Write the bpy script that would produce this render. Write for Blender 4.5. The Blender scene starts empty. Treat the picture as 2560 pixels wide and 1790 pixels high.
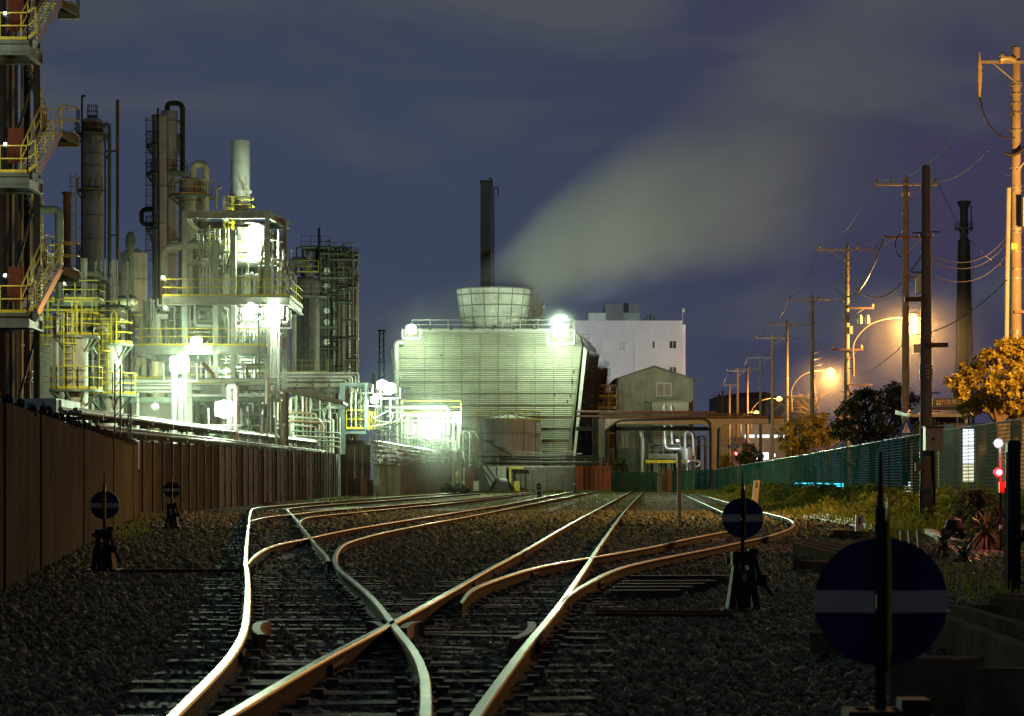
import bpy, math, random
import numpy as np
from mathutils import Vector, Matrix
random.seed(7); rng = np.random.default_rng(7)
SC = bpy.context.scene
COL = SC.collection
F, CH = 6400.0, 1.2            # focal length in photo pixels, camera height
V = Vector
def W(x, y, D): return V(((x-1280)/F*D, D, CH+(1200-y)/F*D))
def gx(x, D): return (x-1280)/F*D
def gz(y, D): return CH+(1200-y)/F*D
def px(n, D): return n/F*D
def G(x, y, h=0.0):
    D = (CH-h)*F/(y-1200.0); return V((gx(x, D), D, h))
R = math.radians

# ---------------------------------------------------------------- materials
MATS = {}
def mat(name, col, rough=.55, metal=0.0, var=.25, scale=1.2, streak=0.0, bump=0.0, bscale=20, grime=None, grime_amt=.5, alpha=None, spec=None, gain=1.0):
    m = bpy.data.materials.new(name); m.use_nodes = True
    nt = m.node_tree; N = nt.nodes; L = nt.links
    b = N['Principled BSDF']; b.inputs['Roughness'].default_value = rough; b.inputs['Metallic'].default_value = metal
    if spec is not None: b.inputs['Specular IOR Level'].default_value = spec
    tc = N.new('ShaderNodeTexCoord')
    nz = N.new('ShaderNodeTexNoise'); nz.inputs['Scale'].default_value = scale; nz.inputs['Detail'].default_value = 5; nz.inputs['Roughness'].default_value = .65
    L.new(tc.outputs['Object'], nz.inputs['Vector'])
    mp = N.new('ShaderNodeMapRange'); mp.inputs['From Min'].default_value = .3; mp.inputs['From Max'].default_value = .7
    mp.inputs['To Min'].default_value = 1-var; mp.inputs['To Max'].default_value = 1+var
    L.new(nz.outputs['Fac'], mp.inputs['Value'])
    mx = N.new('ShaderNodeVectorMath'); mx.operation = 'SCALE'; mx.inputs[0].default_value = col
    L.new(mp.outputs['Result'], mx.inputs['Scale'])
    out = mx.outputs['Vector']
    if streak or grime:
        g = grime or tuple(c*.3 for c in col)
        mpg = N.new('ShaderNodeMapping'); mpg.inputs['Scale'].default_value = (3.0, 3.0, .22)
        L.new(tc.outputs['Object'], mpg.inputs['Vector'])
        n2 = N.new('ShaderNodeTexNoise'); n2.inputs['Scale'].default_value = 1.6; n2.inputs['Detail'].default_value = 6; n2.inputs['Roughness'].default_value = .7
        L.new(mpg.outputs['Vector'], n2.inputs['Vector'])
        m2 = N.new('ShaderNodeMapRange'); m2.inputs['From Min'].default_value = .48; m2.inputs['From Max'].default_value = .72; m2.inputs['To Max'].default_value = streak or grime_amt
        L.new(n2.outputs['Fac'], m2.inputs['Value'])
        mm = N.new('ShaderNodeMix'); mm.data_type = 'RGBA'; mm.inputs['B'].default_value = (*g, 1)
        L.new(m2.outputs['Result'], mm.inputs['Factor']); L.new(out, mm.inputs['A']); out = mm.outputs['Result']
    L.new(out, b.inputs['Base Color'])
    mr = N.new('ShaderNodeMapRange'); mr.inputs['To Min'].default_value = max(.05, rough-.12); mr.inputs['To Max'].default_value = min(1, rough+.15)
    L.new(nz.outputs['Fac'], mr.inputs['Value']); L.new(mr.outputs['Result'], b.inputs['Roughness'])
    if bump:
        n3 = N.new('ShaderNodeTexNoise'); n3.inputs['Scale'].default_value = bscale; n3.inputs['Detail'].default_value = 4
        L.new(tc.outputs['Object'], n3.inputs['Vector'])
        bp = N.new('ShaderNodeBump'); bp.inputs['Strength'].default_value = bump; bp.inputs['Distance'].default_value = .05
        L.new(n3.outputs['Fac'], bp.inputs['Height']); L.new(bp.outputs['Normal'], b.inputs['Normal'])
    if alpha is not None: b.inputs['Alpha'].default_value = alpha
    MATS[name] = m; return m
def emit(name, col, s, sample=False):
    m = bpy.data.materials.new(name); m.use_nodes = True; N = m.node_tree.nodes; N.clear()
    e = N.new('ShaderNodeEmission'); o = N.new('ShaderNodeOutputMaterial'); e.inputs['Color'].default_value = (*col, 1); e.inputs['Strength'].default_value = s
    m.node_tree.links.new(e.outputs[0], o.inputs['Surface'])
    if not sample: m.cycles.emission_sampling = 'NONE'
    MATS[name] = m; return m

mat('silver', (.44,.45,.42), .42, .55, .2, .8, streak=.35)
mat('alu', (.64,.65,.64), .28, .6, .1, .6, streak=.18)
mat('galv', (.36,.37,.36), .5, .4, .3, 1.5, streak=.4)
mat('pale', (.50,.52,.46), .5, .1, .2, 1.0, streak=.35)
mat('grey_paint', (.33,.35,.31), .5, .1, .25, 1.0, streak=.4, grime=(.10,.07,.04))
mat('green_grey', (.17,.21,.17), .5, .2, .3, .9, streak=.5, grime=(.07,.06,.04))
mat('dark_steel', (.045,.048,.044), .7, .1, .4, 2, spec=.2)
mat('black', (.012,.012,.012), .55, .1, .4, 3)
mat('blue_steel', (.10,.125,.135), .5, .1, .25, 1, streak=.4)
mat('yellow', (.60,.50,.03), .45, 0, .25, 3, streak=.3, grime=(.2,.12,.02))
mat('rust', (.15,.07,.035), .8, .1, .4, 3)
mat('rust_pipe', (.20,.13,.09), .6, .3, .4, 2)
mat('rust_red', (.30,.10,.045), .6, 0, .3, 1.5, streak=.5)
mat('concrete', (.36,.34,.30), .85, 0, .25, 1, streak=.5, bump=.2)
mat('pole_concrete', (.30,.27,.22), .8, 0, .2, 2, streak=.35, bump=.15)
mat('panel_brown', (.12,.028,.008), .7, 0, .3, 1.5, streak=.5, spec=.2)
mat('fence_sheet', (.112,.122,.108), .9, 0, .25, .8, streak=.6, grime=(.065,.05,.034), spec=0.0)
mat('fence_dark', (.10,.105,.10), .9, 0, .3, .8, streak=.5, spec=0.0)
mat('block', (.27,.28,.29), .85, 0, .3, 1.4, streak=.5, grime=(.09,.07,.06), spec=0.0)
mat('corr_fence', (.20,.18,.14), .6, .1, .3, .6, streak=.5, grime=(.08,.05,.03))
mat('shed_sheet', (.30,.38,.34), .55, .2, .3, 1.5, streak=.7, grime=(.08,.10,.09))
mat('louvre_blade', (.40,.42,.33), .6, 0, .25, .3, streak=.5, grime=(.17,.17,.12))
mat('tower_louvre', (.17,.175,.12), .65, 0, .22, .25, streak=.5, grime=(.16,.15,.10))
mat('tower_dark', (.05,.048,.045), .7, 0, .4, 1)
mat('stack_panel', (.36,.38,.33), .6, 0, .25, .5, streak=.5)
mat('stack_rib', (.12,.14,.10), .6, .1, .3, 1)
mat('white_wall', (.62,.66,.68), .8, 0, .1, .3, streak=.25, grime=(.38,.38,.37))
mat('white', (.72,.72,.70), .5, 0, .1, 2, streak=.2, grime=(.4,.38,.33))
mat('cream', (.56,.53,.42), .75, 0, .12, .5, streak=.3)
mat('gable_sheet', (.33,.33,.24), .75, 0, .3, .7, streak=.7, grime=(.12,.11,.07))
mat('beam_cream', (.50,.43,.33), .7, 0, .15, .5, streak=.35)
mat('glass', (.03,.035,.035), .12, 0, .3, 2)
mat('glass_pale', (.20,.22,.17), .25, 0, .2, 1)
mat('tank', (.42,.41,.37), .6, .1, .2, .6, streak=.7, grime=(.13,.11,.09))
mat('tank_dark', (.16,.15,.13), .6, .1, .3, .7, streak=.6)
mat('container_blue', (.20,.52,.80), .5, 0, .15, 1, streak=.2)
mat('deck', (.10,.11,.095), .7, .3, .3, 2)
mat('rail_top', (.24,.26,.18), .38, .95, .18, 5)
mat('rail_side', (.022,.016,.011), .85, 0, .4, 6, spec=.12)
mat('sleeper', (.12,.108,.08), .75, 0, .45, 4, bump=.5, bscale=14, spec=.3)
mat('timber', (.17,.135,.09), .9, 0, .45, 5, bump=.5, bscale=12, spec=0.0)
mat('beam_paint', (.17,.17,.11), .85, 0, .35, 2, streak=.5, grime=(.06,.03,.015), spec=0.0)
mat('stone', (.21,.245,.15), .85, 0, .75, 13, bump=.2, bscale=40, spec=.25)
mat('white_stone', (.62,.58,.52), .8, 0, .2, 8, bump=.3)
mat('disc_blue', (.010,.013,.12), .4, 0, .15, 6)
mat('disc_white', (.66,.66,.62), .45, 0, .1, 5)
mat('disc_yellow', (.62,.50,.02), .45, 0, .15, 6)
mat('tarp', (.012,.012,.014), .45, 0, .3, 2, bump=.4, bscale=4)
mat('bark', (.10,.075,.05), .9, 0, .35, 8, bump=.5, bscale=18)
mat('bare_bark', (.16,.12,.08), .85, 0, .3, 8)
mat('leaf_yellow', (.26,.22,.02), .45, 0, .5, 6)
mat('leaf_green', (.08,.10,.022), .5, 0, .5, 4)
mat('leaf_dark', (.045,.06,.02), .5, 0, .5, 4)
mat('leaf_yucca', (.17,.19,.06), .45, 0, .4, 9)
mat('leaf_dry', (.17,.115,.055), .7, 0, .4, 9)
mat('grass', (.19,.23,.035), .8, 0, .5, 2)
mat('wire', (.10,.10,.095), .35, .6, .1, 2)
mat('insulator', (.42,.38,.22), .25, 0, .15, 8)
mat('sign_blue', (.02,.06,.42), .4, 0, .05, 4)
mat('sign_red', (.50,.03,.03), .4, 0, .05, 4)
mat('sign_brown', (.10,.065,.045), .5, 0, .1, 4)
mat('shelter', (.42,.46,.45), .5, .1, .2, 1)
mat('far_wall', (.22,.23,.22), .8, 0, .15, .2, streak=.3)
mat('far_roof', (.13,.10,.09), .8, 0, .2, .2)
mat('hose', (.30,.33,.28), .5, .1, .2, 3)
mat('red_paint', (.38,.05,.03), .5, 0, .2, 3)
mat('lamp_body', (.20,.21,.20), .45, .4, .2, 4)
for _n in ('leaf_yellow','leaf_green','leaf_dark','grass'):      # thin leaves let some light through
    _t = MATS[_n].node_tree; _b = _t.nodes['Principled BSDF']; _tr = _t.nodes.new('ShaderNodeBsdfTranslucent'); _mx = _t.nodes.new('ShaderNodeMixShader'); _mx.inputs[0].default_value = .38
    _src = _b.inputs['Base Color'].links[0].from_socket; _t.links.new(_src, _tr.inputs['Color']); _out = [n for n in _t.nodes if n.type == 'OUTPUT_MATERIAL'][0]
    _t.links.new(_b.outputs[0], _mx.inputs[1]); _t.links.new(_tr.outputs[0], _mx.inputs[2]); _t.links.new(_mx.outputs[0], _out.inputs['Surface'])
GW = (.73, 1.0, .63)       # mercury floodlight
OR = (1.0, .44, .10)       # sodium street lamp
emit('lens_green', (.84,1,.74), 60)
emit('lens_small', (.80,1,.62), 30)
emit('lens_orange', (1,.52,.13), 5)
emit('lens_white', (.85,.92,1), 40)
emit('lens_red', (1,.03,.04), 40)
emit('lit_window', (.90,.95,1), 3.0)
emit('lit_warm', (1,.93,.62), 1.6)
emit('lit_teal', (.05,.60,.80), 9.0)
emit('lit_strip', (.85,.93,1), 2.2)

# ---------------------------------------------------------------- mesh builder
class MB:
    def __init__(s): s.v = []; s.f = []
    def add(s, vs, fs):
        o = len(s.v); s.v += [tuple(p) for p in vs]; s.f += [tuple(i+o for i in f) for f in fs]; return s
    def box(s, x0, x1, y0, y1, z0, z1):
        return s.add([(x0,y0,z0),(x1,y0,z0),(x1,y1,z0),(x0,y1,z0),(x0,y0,z1),(x1,y0,z1),(x1,y1,z1),(x0,y1,z1)],
                     [(0,3,2,1),(4,5,6,7),(0,1,5,4),(1,2,6,5),(2,3,7,6),(3,0,4,7)])
    def cbox(s, c, sx, sy, sz, M=None):
        vs = [V((a*sx/2, b*sy/2, e*sz/2)) for e in (-1,1) for a,b in ((-1,-1),(1,-1),(1,1),(-1,1))]
        if M is not None: vs = [M @ p for p in vs]
        c = V(c)
        return s.add([c+p for p in vs], [(0,3,2,1),(4,5,6,7),(0,1,5,4),(1,2,6,5),(2,3,7,6),(3,0,4,7)])
    def beam(s, a, b, w, h=None):
        a, b = V(a), V(b); h = h or w; d = (b-a).normalized()
        up = V((0,0,1)) if abs(d.z) < .95 else V((0,1,0))
        u = d.cross(up).normalized()*(w/2); t = u.cross(d).normalized()*(h/2)
        vs = [a-u-t, a+u-t, a+u+t, a-u+t, b-u-t, b+u-t, b+u+t, b-u+t]
        return s.add(vs, [(0,3,2,1),(4,5,6,7),(0,1,5,4),(1,2,6,5),(2,3,7,6),(3,0,4,7)])
    def ibeam(s, a, b, w, h=None):      # H section: two flanges and a web
        a, b = V(a), V(b); h = h or w; d = (b-a).normalized()
        up = V((0,0,1)) if abs(d.z) < .95 else V((0,1,0))
        u = d.cross(up).normalized(); t = u.cross(d).normalized()
        for k in (-1, 1):
            o = t*(k*(h/2-.05*h)); s.beam(a+o, b+o, w, h*.1) if abs(d.z) < .95 else s._slab(a+o, b+o, u*(w/2), t*(h*.05))
        s.beam(a, b, w*.12, h*.8) if abs(d.z) < .95 else s._slab(a, b, u*(w*.06), t*(h*.4))
        return s
    def _slab(s, a, b, u, t):
        vs = [a-u-t, a+u-t, a+u+t, a-u+t, b-u-t, b+u-t, b+u+t, b-u+t]
        return s.add(vs, [(0,3,2,1),(4,5,6,7),(0,1,5,4),(1,2,6,5),(2,3,7,6),(3,0,4,7)])
    def tube(s, pts, r, n=8, cap=True):
        pts = [V(p) for p in pts]; m = len(pts)
        rs = r if isinstance(r, (list, tuple)) else [r]*m
        d0 = (pts[1]-pts[0]).normalized(); up = V((0,0,1)) if abs(d0.z) < .9 else V((1,0,0))
        u = d0.cross(up).normalized(); vs = []
        for i, p in enumerate(pts):
            d = ((pts[min(i+1,m-1)]-p).normalized() + (p-pts[max(i-1,0)]).normalized())
            d = d.normalized() if d.length > 1e-6 else d0
            u = (u - d*u.dot(d)).normalized(); w = d.cross(u)
            for k in range(n):
                a = 2*math.pi*k/n; vs.append(p + (u*math.cos(a) + w*math.sin(a))*rs[i])
        fs = [(i*n+k, i*n+(k+1)%n, (i+1)*n+(k+1)%n, (i+1)*n+k) for i in range(m-1) for k in range(n)]
        if cap: fs += [tuple(range(n-1,-1,-1)), tuple((m-1)*n+k for k in range(n))]
        return s.add(vs, fs)
    def pipe(s, pts, r, n=8, bend=None, seg=4):      # rounded corners
        pts = [V(p) for p in pts]; bend = bend or r*2.5; out = [pts[0]]
        for i in range(1, len(pts)-1):
            a, p, b = pts[i-1], pts[i], pts[i+1]
            la, lb = (a-p).length, (b-p).length; k = min(bend, la*.45, lb*.45)
            p0, p1 = p+(a-p).normalized()*k, p+(b-p).normalized()*k
            for j in range(seg+1):
                t = j/seg; out.append(p0*(1-t)**2 + p*2*t*(1-t) + p1*t*t)
        out.append(pts[-1]); return s.tube(out, r, n)
    def cyl(s, c, r, z0, z1, n=24, r1=None):
        return s.lathe(c, [(r, z0), (r if r1 is None else r1, z1)], n)
    def lathe(s, c, prof, n=24):
        vs = []; m = len(prof)
        for r, z in prof:
            for k in range(n):
                a = 2*math.pi*(k+.5)/n; vs.append((c[0]+r*math.cos(a), c[1]+r*math.sin(a), z))
        fs = [(i*n+k, i*n+(k+1)%n, (i+1)*n+(k+1)%n, (i+1)*n+k) for i in range(m-1) for k in range(n)]
        fs += [tuple(range(n-1,-1,-1)), tuple((m-1)*n+k for k in range(n))]
        return s.add(vs, fs)
    def ring(s, c, r0, r1, z0, z1, n=24, a0=0, a1=None):
        full = a1 is None; a1 = a0+2*math.pi if full else a1; m = n if full else n+1; vs = []
        for k in range(m):
            a = a0+(a1-a0)*k/n; x, y = math.cos(a), math.sin(a)
            vs += [(c[0]+x*r0,c[1]+y*r0,z0),(c[0]+x*r1,c[1]+y*r1,z0),(c[0]+x*r1,c[1]+y*r1,z1),(c[0]+x*r0,c[1]+y*r0,z1)]
        fs = []
        for k in range(n):
            a, b = k*4, ((k+1) % m)*4
            fs += [(a+j, a+(j+1)%4, b+(j+1)%4, b+j)[::-1] for j in range(4)]
        if not full: fs += [(0,1,2,3), ((m-1)*4+3,(m-1)*4+2,(m-1)*4+1,(m-1)*4)]
        return s.add(vs, fs)
    def ball(s, c, r, n=10, sq=1.0):
        m = max(4, n//2); prof = [(max(1e-3, r*math.sin(math.pi*i/m)), c[2]-r*sq*math.cos(math.pi*i/m)) for i in range(m+1)]
        return s.lathe(c, prof, n)
    def prism(s, poly, y0, y1):          # poly of (x, z), extruded in y
        n = len(poly); vs = [(x,y0,z) for x,z in poly]+[(x,y1,z) for x,z in poly]
        fs = [tuple(range(n)), tuple(range(2*n-1, n-1, -1))]+[(i,n+i,n+(i+1)%n,(i+1)%n) for i in range(n)]
        return s.add(vs, fs)
    def xprism(s, poly, x0, x1):         # poly of (y, z), extruded in x
        n = len(poly); vs = [(x0,y,z) for y,z in poly]+[(x1,y,z) for y,z in poly]
        fs = [tuple(range(n-1,-1,-1)), tuple(range(n, 2*n))]+[(i,(i+1)%n,n+(i+1)%n,n+i) for i in range(n)]
        return s.add(vs, fs)
    def rotz(s, c, a):
        ca, sa = math.cos(a), math.sin(a)
        s.v = [(c[0]+(x-c[0])*ca-(y-c[1])*sa, c[1]+(x-c[0])*sa+(y-c[1])*ca, z) for x,y,z in s.v]; return s

ORG = {}
def _mesh(name, mb, org):
    me = bpy.data.meshes.new(name)
    me.from_pydata([(x-org[0], y-org[1], z-org[2]) for x,y,z in mb.v], [], mb.f)
    me.polygons.foreach_set('use_smooth', [True]*len(me.polygons)); me.update()
    me.set_sharp_from_angle(angle=R(38)); return me
def tag(o, label=None, cat=None, group=None, kind=None):
    if label: o['label'] = label
    if cat: o['category'] = cat
    if group: o['group'] = group
    if kind: o['kind'] = kind
    return o
def thing(name, label, cat, loc, group=None):
    o = bpy.data.objects.new(name, None); COL.objects.link(o); o.location = loc; o.empty_display_size = .3
    ORG[o.name] = V(loc); return tag(o, label, cat, group)
def part(name, mb, m, parent, label=None):
    org = ORG[parent.name]
    o = bpy.data.objects.new(name, _mesh(name, mb, org)); COL.objects.link(o); o.parent = parent
    o.data.materials.append(MATS[m] if isinstance(m, str) else m); ORG[o.name] = org
    if label: o['label'] = label
    return o
def solo(name, mb, m, label=None, cat=None, loc=(0,0,0), group=None, kind=None):
    o = bpy.data.objects.new(name, _mesh(name, mb, loc)); COL.objects.link(o); o.location = loc
    o.data.materials.append(MATS[m] if isinstance(m, str) else m); ORG[o.name] = V(loc)
    return tag(o, label, cat, group, kind)
def copy_tree(o, parent=None):
    c = o.copy(); COL.objects.link(c); ORG[c.name] = ORG[o.name]
    if parent is not None: c.parent = parent
    for ch in list(o.children): copy_tree(ch, c)
    return c
def text_mesh(name, body, size, m, parent, M, bold=0.0):
    cu = bpy.data.curves.new(name, 'FONT'); cu.body = body; cu.size = size; cu.align_x = 'CENTER'; cu.align_y = 'CENTER'; cu.extrude = .004; cu.offset = bold
    t = bpy.data.objects.new(name+'_tmp', cu); COL.objects.link(t)
    dg = bpy.context.evaluated_depsgraph_get(); me = bpy.data.meshes.new_from_object(t.evaluated_get(dg))
    bpy.data.objects.remove(t); o = bpy.data.objects.new(name, me); COL.objects.link(o); o.parent = parent
    me.transform(M); me.transform(Matrix.Translation(-ORG[parent.name])); me.materials.clear(); me.materials.append(MATS[m]); return o
FACE = Matrix.Rotation(R(90), 4, 'X')          # text upright, facing the camera (-Y)

# ---------------------------------------------------------------- generic plant pieces
def rail_mb(pts, h=1.1, gap=1.6, r=.028, closed=False, toe=True):
    mb = MB(); pts = [V(p) for p in pts]
    if closed: pts = pts+[pts[0]]
    for a, b in zip(pts[:-1], pts[1:]):
        n = max(1, round((b-a).length/gap))
        for z in (h, h*.52): mb.beam(a+V((0,0,z)), b+V((0,0,z)), r*1.7)
        if toe: mb.beam(a+V((0,0,.07)), b+V((0,0,.07)), .012, .12)
        for k in range(n+1):
            p = a.lerp(b, k/n); mb.beam(p, p+V((0,0,h)), r*1.7)
    return mb
def circ(c, r, z, n=12, a0=0, a1=2*math.pi):
    full = abs(a1-a0-2*math.pi) < 1e-3
    return [V((c[0]+r*math.cos(a0+(a1-a0)*k/n), c[1]+r*math.sin(a0+(a1-a0)*k/n), z)) for k in range(n if full else n+1)]
def ladder_mb(x, y, z0, z1, w=.45, cage=True, step=.32):
    mb = MB()
    for s in (-1,1): mb.beam((x+s*w/2,y,z0), (x+s*w/2,y,z1), .05)
    n = int((z1-z0)/step)
    for k in range(n): mb.beam((x-w/2,y,z0+.2+k*step), (x+w/2,y,z0+.2+k*step), .028)
    if cage:
        zc = z0+2.2
        while zc < z1: mb.ring((x,y-.02), .36, .385, zc, zc+.05, 8, math.pi, 2*math.pi); zc += .9
        for a in (200,235,270,305,340): mb.beam((x+.37*math.cos(R(a)),y+.37*math.sin(R(a)),min(z0+2.2,z1-.1)), (x+.37*math.cos(R(a)),y+.37*math.sin(R(a)),z1), .03)
    return mb
def stairs_mb(a, b, w, dirw):        # a bottom, b top; dirw unit vector along width
    st, tr = MB(), MB(); a, b, dw = V(a), V(b), V(dirw)
    n = max(3, round((b.z-a.z)/.21))
    for s in (0, 1): st.beam(a+dw*(w*s), b+dw*(w*s), .06, .24)
    for k in range(1, n+1):
        p = a.lerp(b, k/n-.5/n); run = V((b.x-a.x, b.y-a.y, 0)).normalized()*.13
        tr.add([p-run, p+run, p+run+dw*w, p-run+dw*w, p-run+V((0,0,.035)), p+run+V((0,0,.035)), p+run+dw*w+V((0,0,.035)), p-run+dw*w+V((0,0,.035))],
               [(0,3,2,1),(4,5,6,7),(0,1,5,4),(1,2,6,5),(2,3,7,6),(3,0,4,7)])
    return st, tr
def deck_part(root, x0, x1, y0, y1, z, t=.35, m='green_grey', rails='FLRB', rm='yellow', h=1.1):
    mb = MB().box(x0,x1,y0,y1,z-.06,z)
    for yy in (y0+.06, y1-.06): mb.ibeam((x0,yy,z-.06-t/2),(x1,yy,z-.06-t/2), t*.55, t)
    for xx in (x0+.06, x1-.06): mb.ibeam((xx,y0+.12,z-.065-t/2),(xx,y1-.12,z-.065-t/2), t*.5, t*.98)
    n = max(2, int((x1-x0)/1.5))
    for k in range(1, n): mb.beam((x0+(x1-x0)*k/n,y0+.12,z-.18),(x0+(x1-x0)*k/n,y1-.12,z-.18), .12, .2)
    d = part('deck', mb, m, root)
    segs = {'F':((x0,y0,z),(x1,y0,z)),'B':((x0,y1,z),(x1,y1,z)),'L':((x0,y0,z),(x0,y1,z)),'R':((x1,y0,z),(x1,y1,z))}
    for k in rails: part('railing', rail_mb(segs[k], h), rm, root)
    return d
def valve_part(root, p, r, axis='x', m='grey_paint', wheel=True):
    mb = MB(); p = V(p); e = V((1,0,0)) if axis=='x' else (V((0,0,1)) if axis=='z' else V((0,1,0)))
    for k in (-1,1): mb.tube([p+e*(k*r*1.6), p+e*(k*(r*1.6+.05))], r*1.7, 10)
    mb.tube([p-e*r*1.6, p-e*r*.3, p+e*r*.3, p+e*r*1.6], [r*1.1,r*1.5,r*1.5,r*1.1], 10)
    q = V((0,-1,0)) if axis=='z' else V((0,0,1))
    mb.tube([p, p+q*r*5], r*.3, 6)
    v = part('valve', mb, m, root)
    if wheel:
        w = MB(); c = p+q*r*4.6; u, t = (V((1,0,0)), V((0,0,1))) if axis=='z' else (V((1,0,0)), V((0,1,0)))
        w.tube([c+(u*math.cos(a)+t*math.sin(a))*r*2.2 for a in [2*math.pi*k/10 for k in range(11)]], r*.22, 5)
        w.beam(c-u*r*2.2, c+u*r*2.2, r*.3); part('handwheel', w, 'yellow' if random.random()<.4 else m, v)
    return v
BUND = {}
def n_parts(root, kind): return sum(1 for c in root.children if c.name.split('.')[0] == kind)
def bundle(root, mb, m): BUND.setdefault(root.name, []).append((mb, m))
def build_bundles():      # what is past a hundred small pipes on one thing goes into one loose part
    for nm, L in BUND.items():
        root = bpy.data.objects[nm]; mats = sorted(set(m for _, m in L)); big = MB(); idx = []
        for mb, m in L: big.add(mb.v, mb.f); idx += [mats.index(m)]*len(mb.f)
        o = part('small_pipework', big, mats[0], root); o['kind'] = 'stuff'
        for m in mats[1:]: o.data.materials.append(MATS[m])
        o.data.polygons.foreach_set('material_index', idx)
def jungle(root, x0, x1, y0, y1, z0, z1, n, rmin=.04, rmax=.13, mats=('pale','silver','galv','grey_paint','green_grey','pale'), valves=.35):
    for r in sorted((rmin+(rmax-rmin)*random.random()**2 for _ in range(n)), reverse=True):
        k = random.random()
        P = lambda: V((random.uniform(x0,x1), random.uniform(y0,y1), random.uniform(z0,z1)))
        a, b = P(), P()
        if k < .45:      # riser, then over, then down or up
            zt = random.uniform(z0+(z1-z0)*.45, z1)
            pts = [V((a.x,a.y,z0)), V((a.x,a.y,zt)), V((b.x,a.y,zt)), V((b.x,a.y,z0 if random.random()<.6 else z1))]
        elif k < .75:    # long horizontal with drop
            pts = [V((x0+random.random()*.3*(x1-x0),a.y,a.z)), V((b.x if b.x>x0+.5 else x1,a.y,a.z)), V((b.x if b.x>x0+.5 else x1,b.y,a.z)), V((b.x if b.x>x0+.5 else x1,b.y,z0))]
        else:            # plain riser
            pts = [V((a.x,a.y,z0)), V((a.x,a.y,(z0+z1)/2)), V((a.x,a.y,z1))]
        pts = [p for j, p in enumerate(pts) if j == 0 or (p-pts[j-1]).length > .05]
        if len(pts) < 2: continue
        mb = MB().pipe(pts, r, 8)
        for j in range(len(pts)-1):
            L = (pts[j+1]-pts[j]).length
            if L > 1.0:
                d = (pts[j+1]-pts[j]).normalized(); c = pts[j]+d*L*random.uniform(.3,.7); mb.tube([c-d*.03,c+d*.03], r*1.7, 10)
        if n_parts(root, 'pipe') < 85: part('pipe', mb, random.choice(mats), root)
        else: bundle(root, mb, random.choice(mats))
        if random.random() < valves and n_parts(root, 'valve') < 60:
            j = max(range(len(pts)-1), key=lambda q: (pts[q+1]-pts[q]).length); d = pts[j+1]-pts[j]
            ax = 'z' if abs(d.z) > max(abs(d.x),abs(d.y)) else ('x' if abs(d.x) > abs(d.y) else 'y')
            valve_part(root, pts[j]+d*random.uniform(.25,.75), r*1.15, ax)
def vessel(name, label, cat, x, D, rad, ztop, zbot, m, head='dome', bands=(), group=None, skirt=True):
    t = thing(name, label, cat, (x, D, 0), group)
    prof = [(rad, zbot)]
    hd = rad*(.55 if head=='dome' else (.45 if head=='cone' else 0))
    prof.append((rad, ztop-hd))
    if head == 'dome':
        for k in range(1, 7): a = math.pi/2*k/6; prof.append((max(.02,rad*math.cos(a)), ztop-hd+hd*math.sin(a)))
    elif head == 'cone': prof += [(rad*1.04, ztop-hd), (rad*.22, ztop)]
    part('shell', MB().lathe((x,D), prof, 28), m, t)
    for z in bands: part('band', MB().ring((x,D), rad-.02, rad+.05, z, z+.09, 28), 'green_grey', t)
    return t
def ring_platform(root, x, D, rad, z, w=.9, a0=0, a1=2*math.pi, rm='yellow', n=20):
    full = abs(a1-a0-2*math.pi) < 1e-3
    mb = MB().ring((x,D), rad, rad+w, z-.12, z, n, a0, None if full else a1)
    for k in range(0, n, 3):
        a = a0+(a1-a0)*k/n; c, s = math.cos(a), math.sin(a)
        mb.beam((x+c*rad,D+s*rad,z-.8),(x+c*(rad+w*.9),D+s*(rad+w*.9),z-.14), .08)
    p = part('platform', mb, 'green_grey', root)
    part('railing', rail_mb(circ((x,D), rad+w-.05, z, n//2 if full else n//2, a0, a1), 1.1, 1.5, closed=full), rm, root)
    return p
def flood(x, y, D, power, size=.5, label='', lens='lens_green', col=GW, mount=None, tilt=15, group='floodlights on the plant', radius=.25, lightpos=None, square=False):
    p = W(x, y, D); t = thing('floodlight', label, 'floodlight', p, group)
    s = size; M = Matrix.Rotation(R(tilt), 3, 'X')
    hb = MB()
    def Q(a): return p+M@V(a)
    u = s if square else s*.6; w_ = u
    o = [Q((-u,0,-u*.8)),Q((u,0,-u*.8)),Q((u,0,u*.8)),Q((-u,0,u*.8)),Q((-u*.6,u*.7,-u*.5)),Q((u*.6,u*.7,-u*.5)),Q((u*.6,u*.7,u*.5)),Q((-u*.6,u*.7,u*.5))]
    hb.add(o, [(4,5,6,7)[::-1],(0,1,5,4),(1,2,6,5),(2,3,7,6),(3,0,4,7)])
    for a, b in ((0,1),(1,2),(2,3),(3,0)): hb.beam(o[a], o[b], s*.1)
    part('housing', hb, 'lamp_body', t)
    if square: part('lens', MB().add([Q((-s*.95,-.01,-s*.75)),Q((s*.95,-.01,-s*.75)),Q((s*.95,-.01,s*.75)),Q((-s*.95,-.01,s*.75))], [(0,1,2,3)]), lens, t)
    else: part('lens', MB().ball(Q((0,-s*.1,0)), s*.6, 18), lens, t)
    br = MB()
    for k in (-1,1): br.beam(Q((k*s*1.1,.2*s,0)), Q((k*s*1.1,.2*s,-s*1.2)), s*.12)
    br.beam(Q((-s*1.1,.2*s,-s*1.2)), Q((s*1.1,.2*s,-s*1.2)), s*.12)
    if mount is not None: br.beam(p+V((0,.2*s,-s*1.2)), p+V(mount), .08)
    part('bracket', br, 'lamp_body', t)
    if power > 0:
        l = bpy.data.lights.new('flood_lamp', 'POINT'); l.energy = power; l.color = col; l.shadow_soft_size = radius
        lo = bpy.data.objects.new('flood_lamp', l); COL.objects.link(lo); lo.parent = t; lo.location = lightpos or (0,-.35,-(.95*s+.3))
    return t
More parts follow.
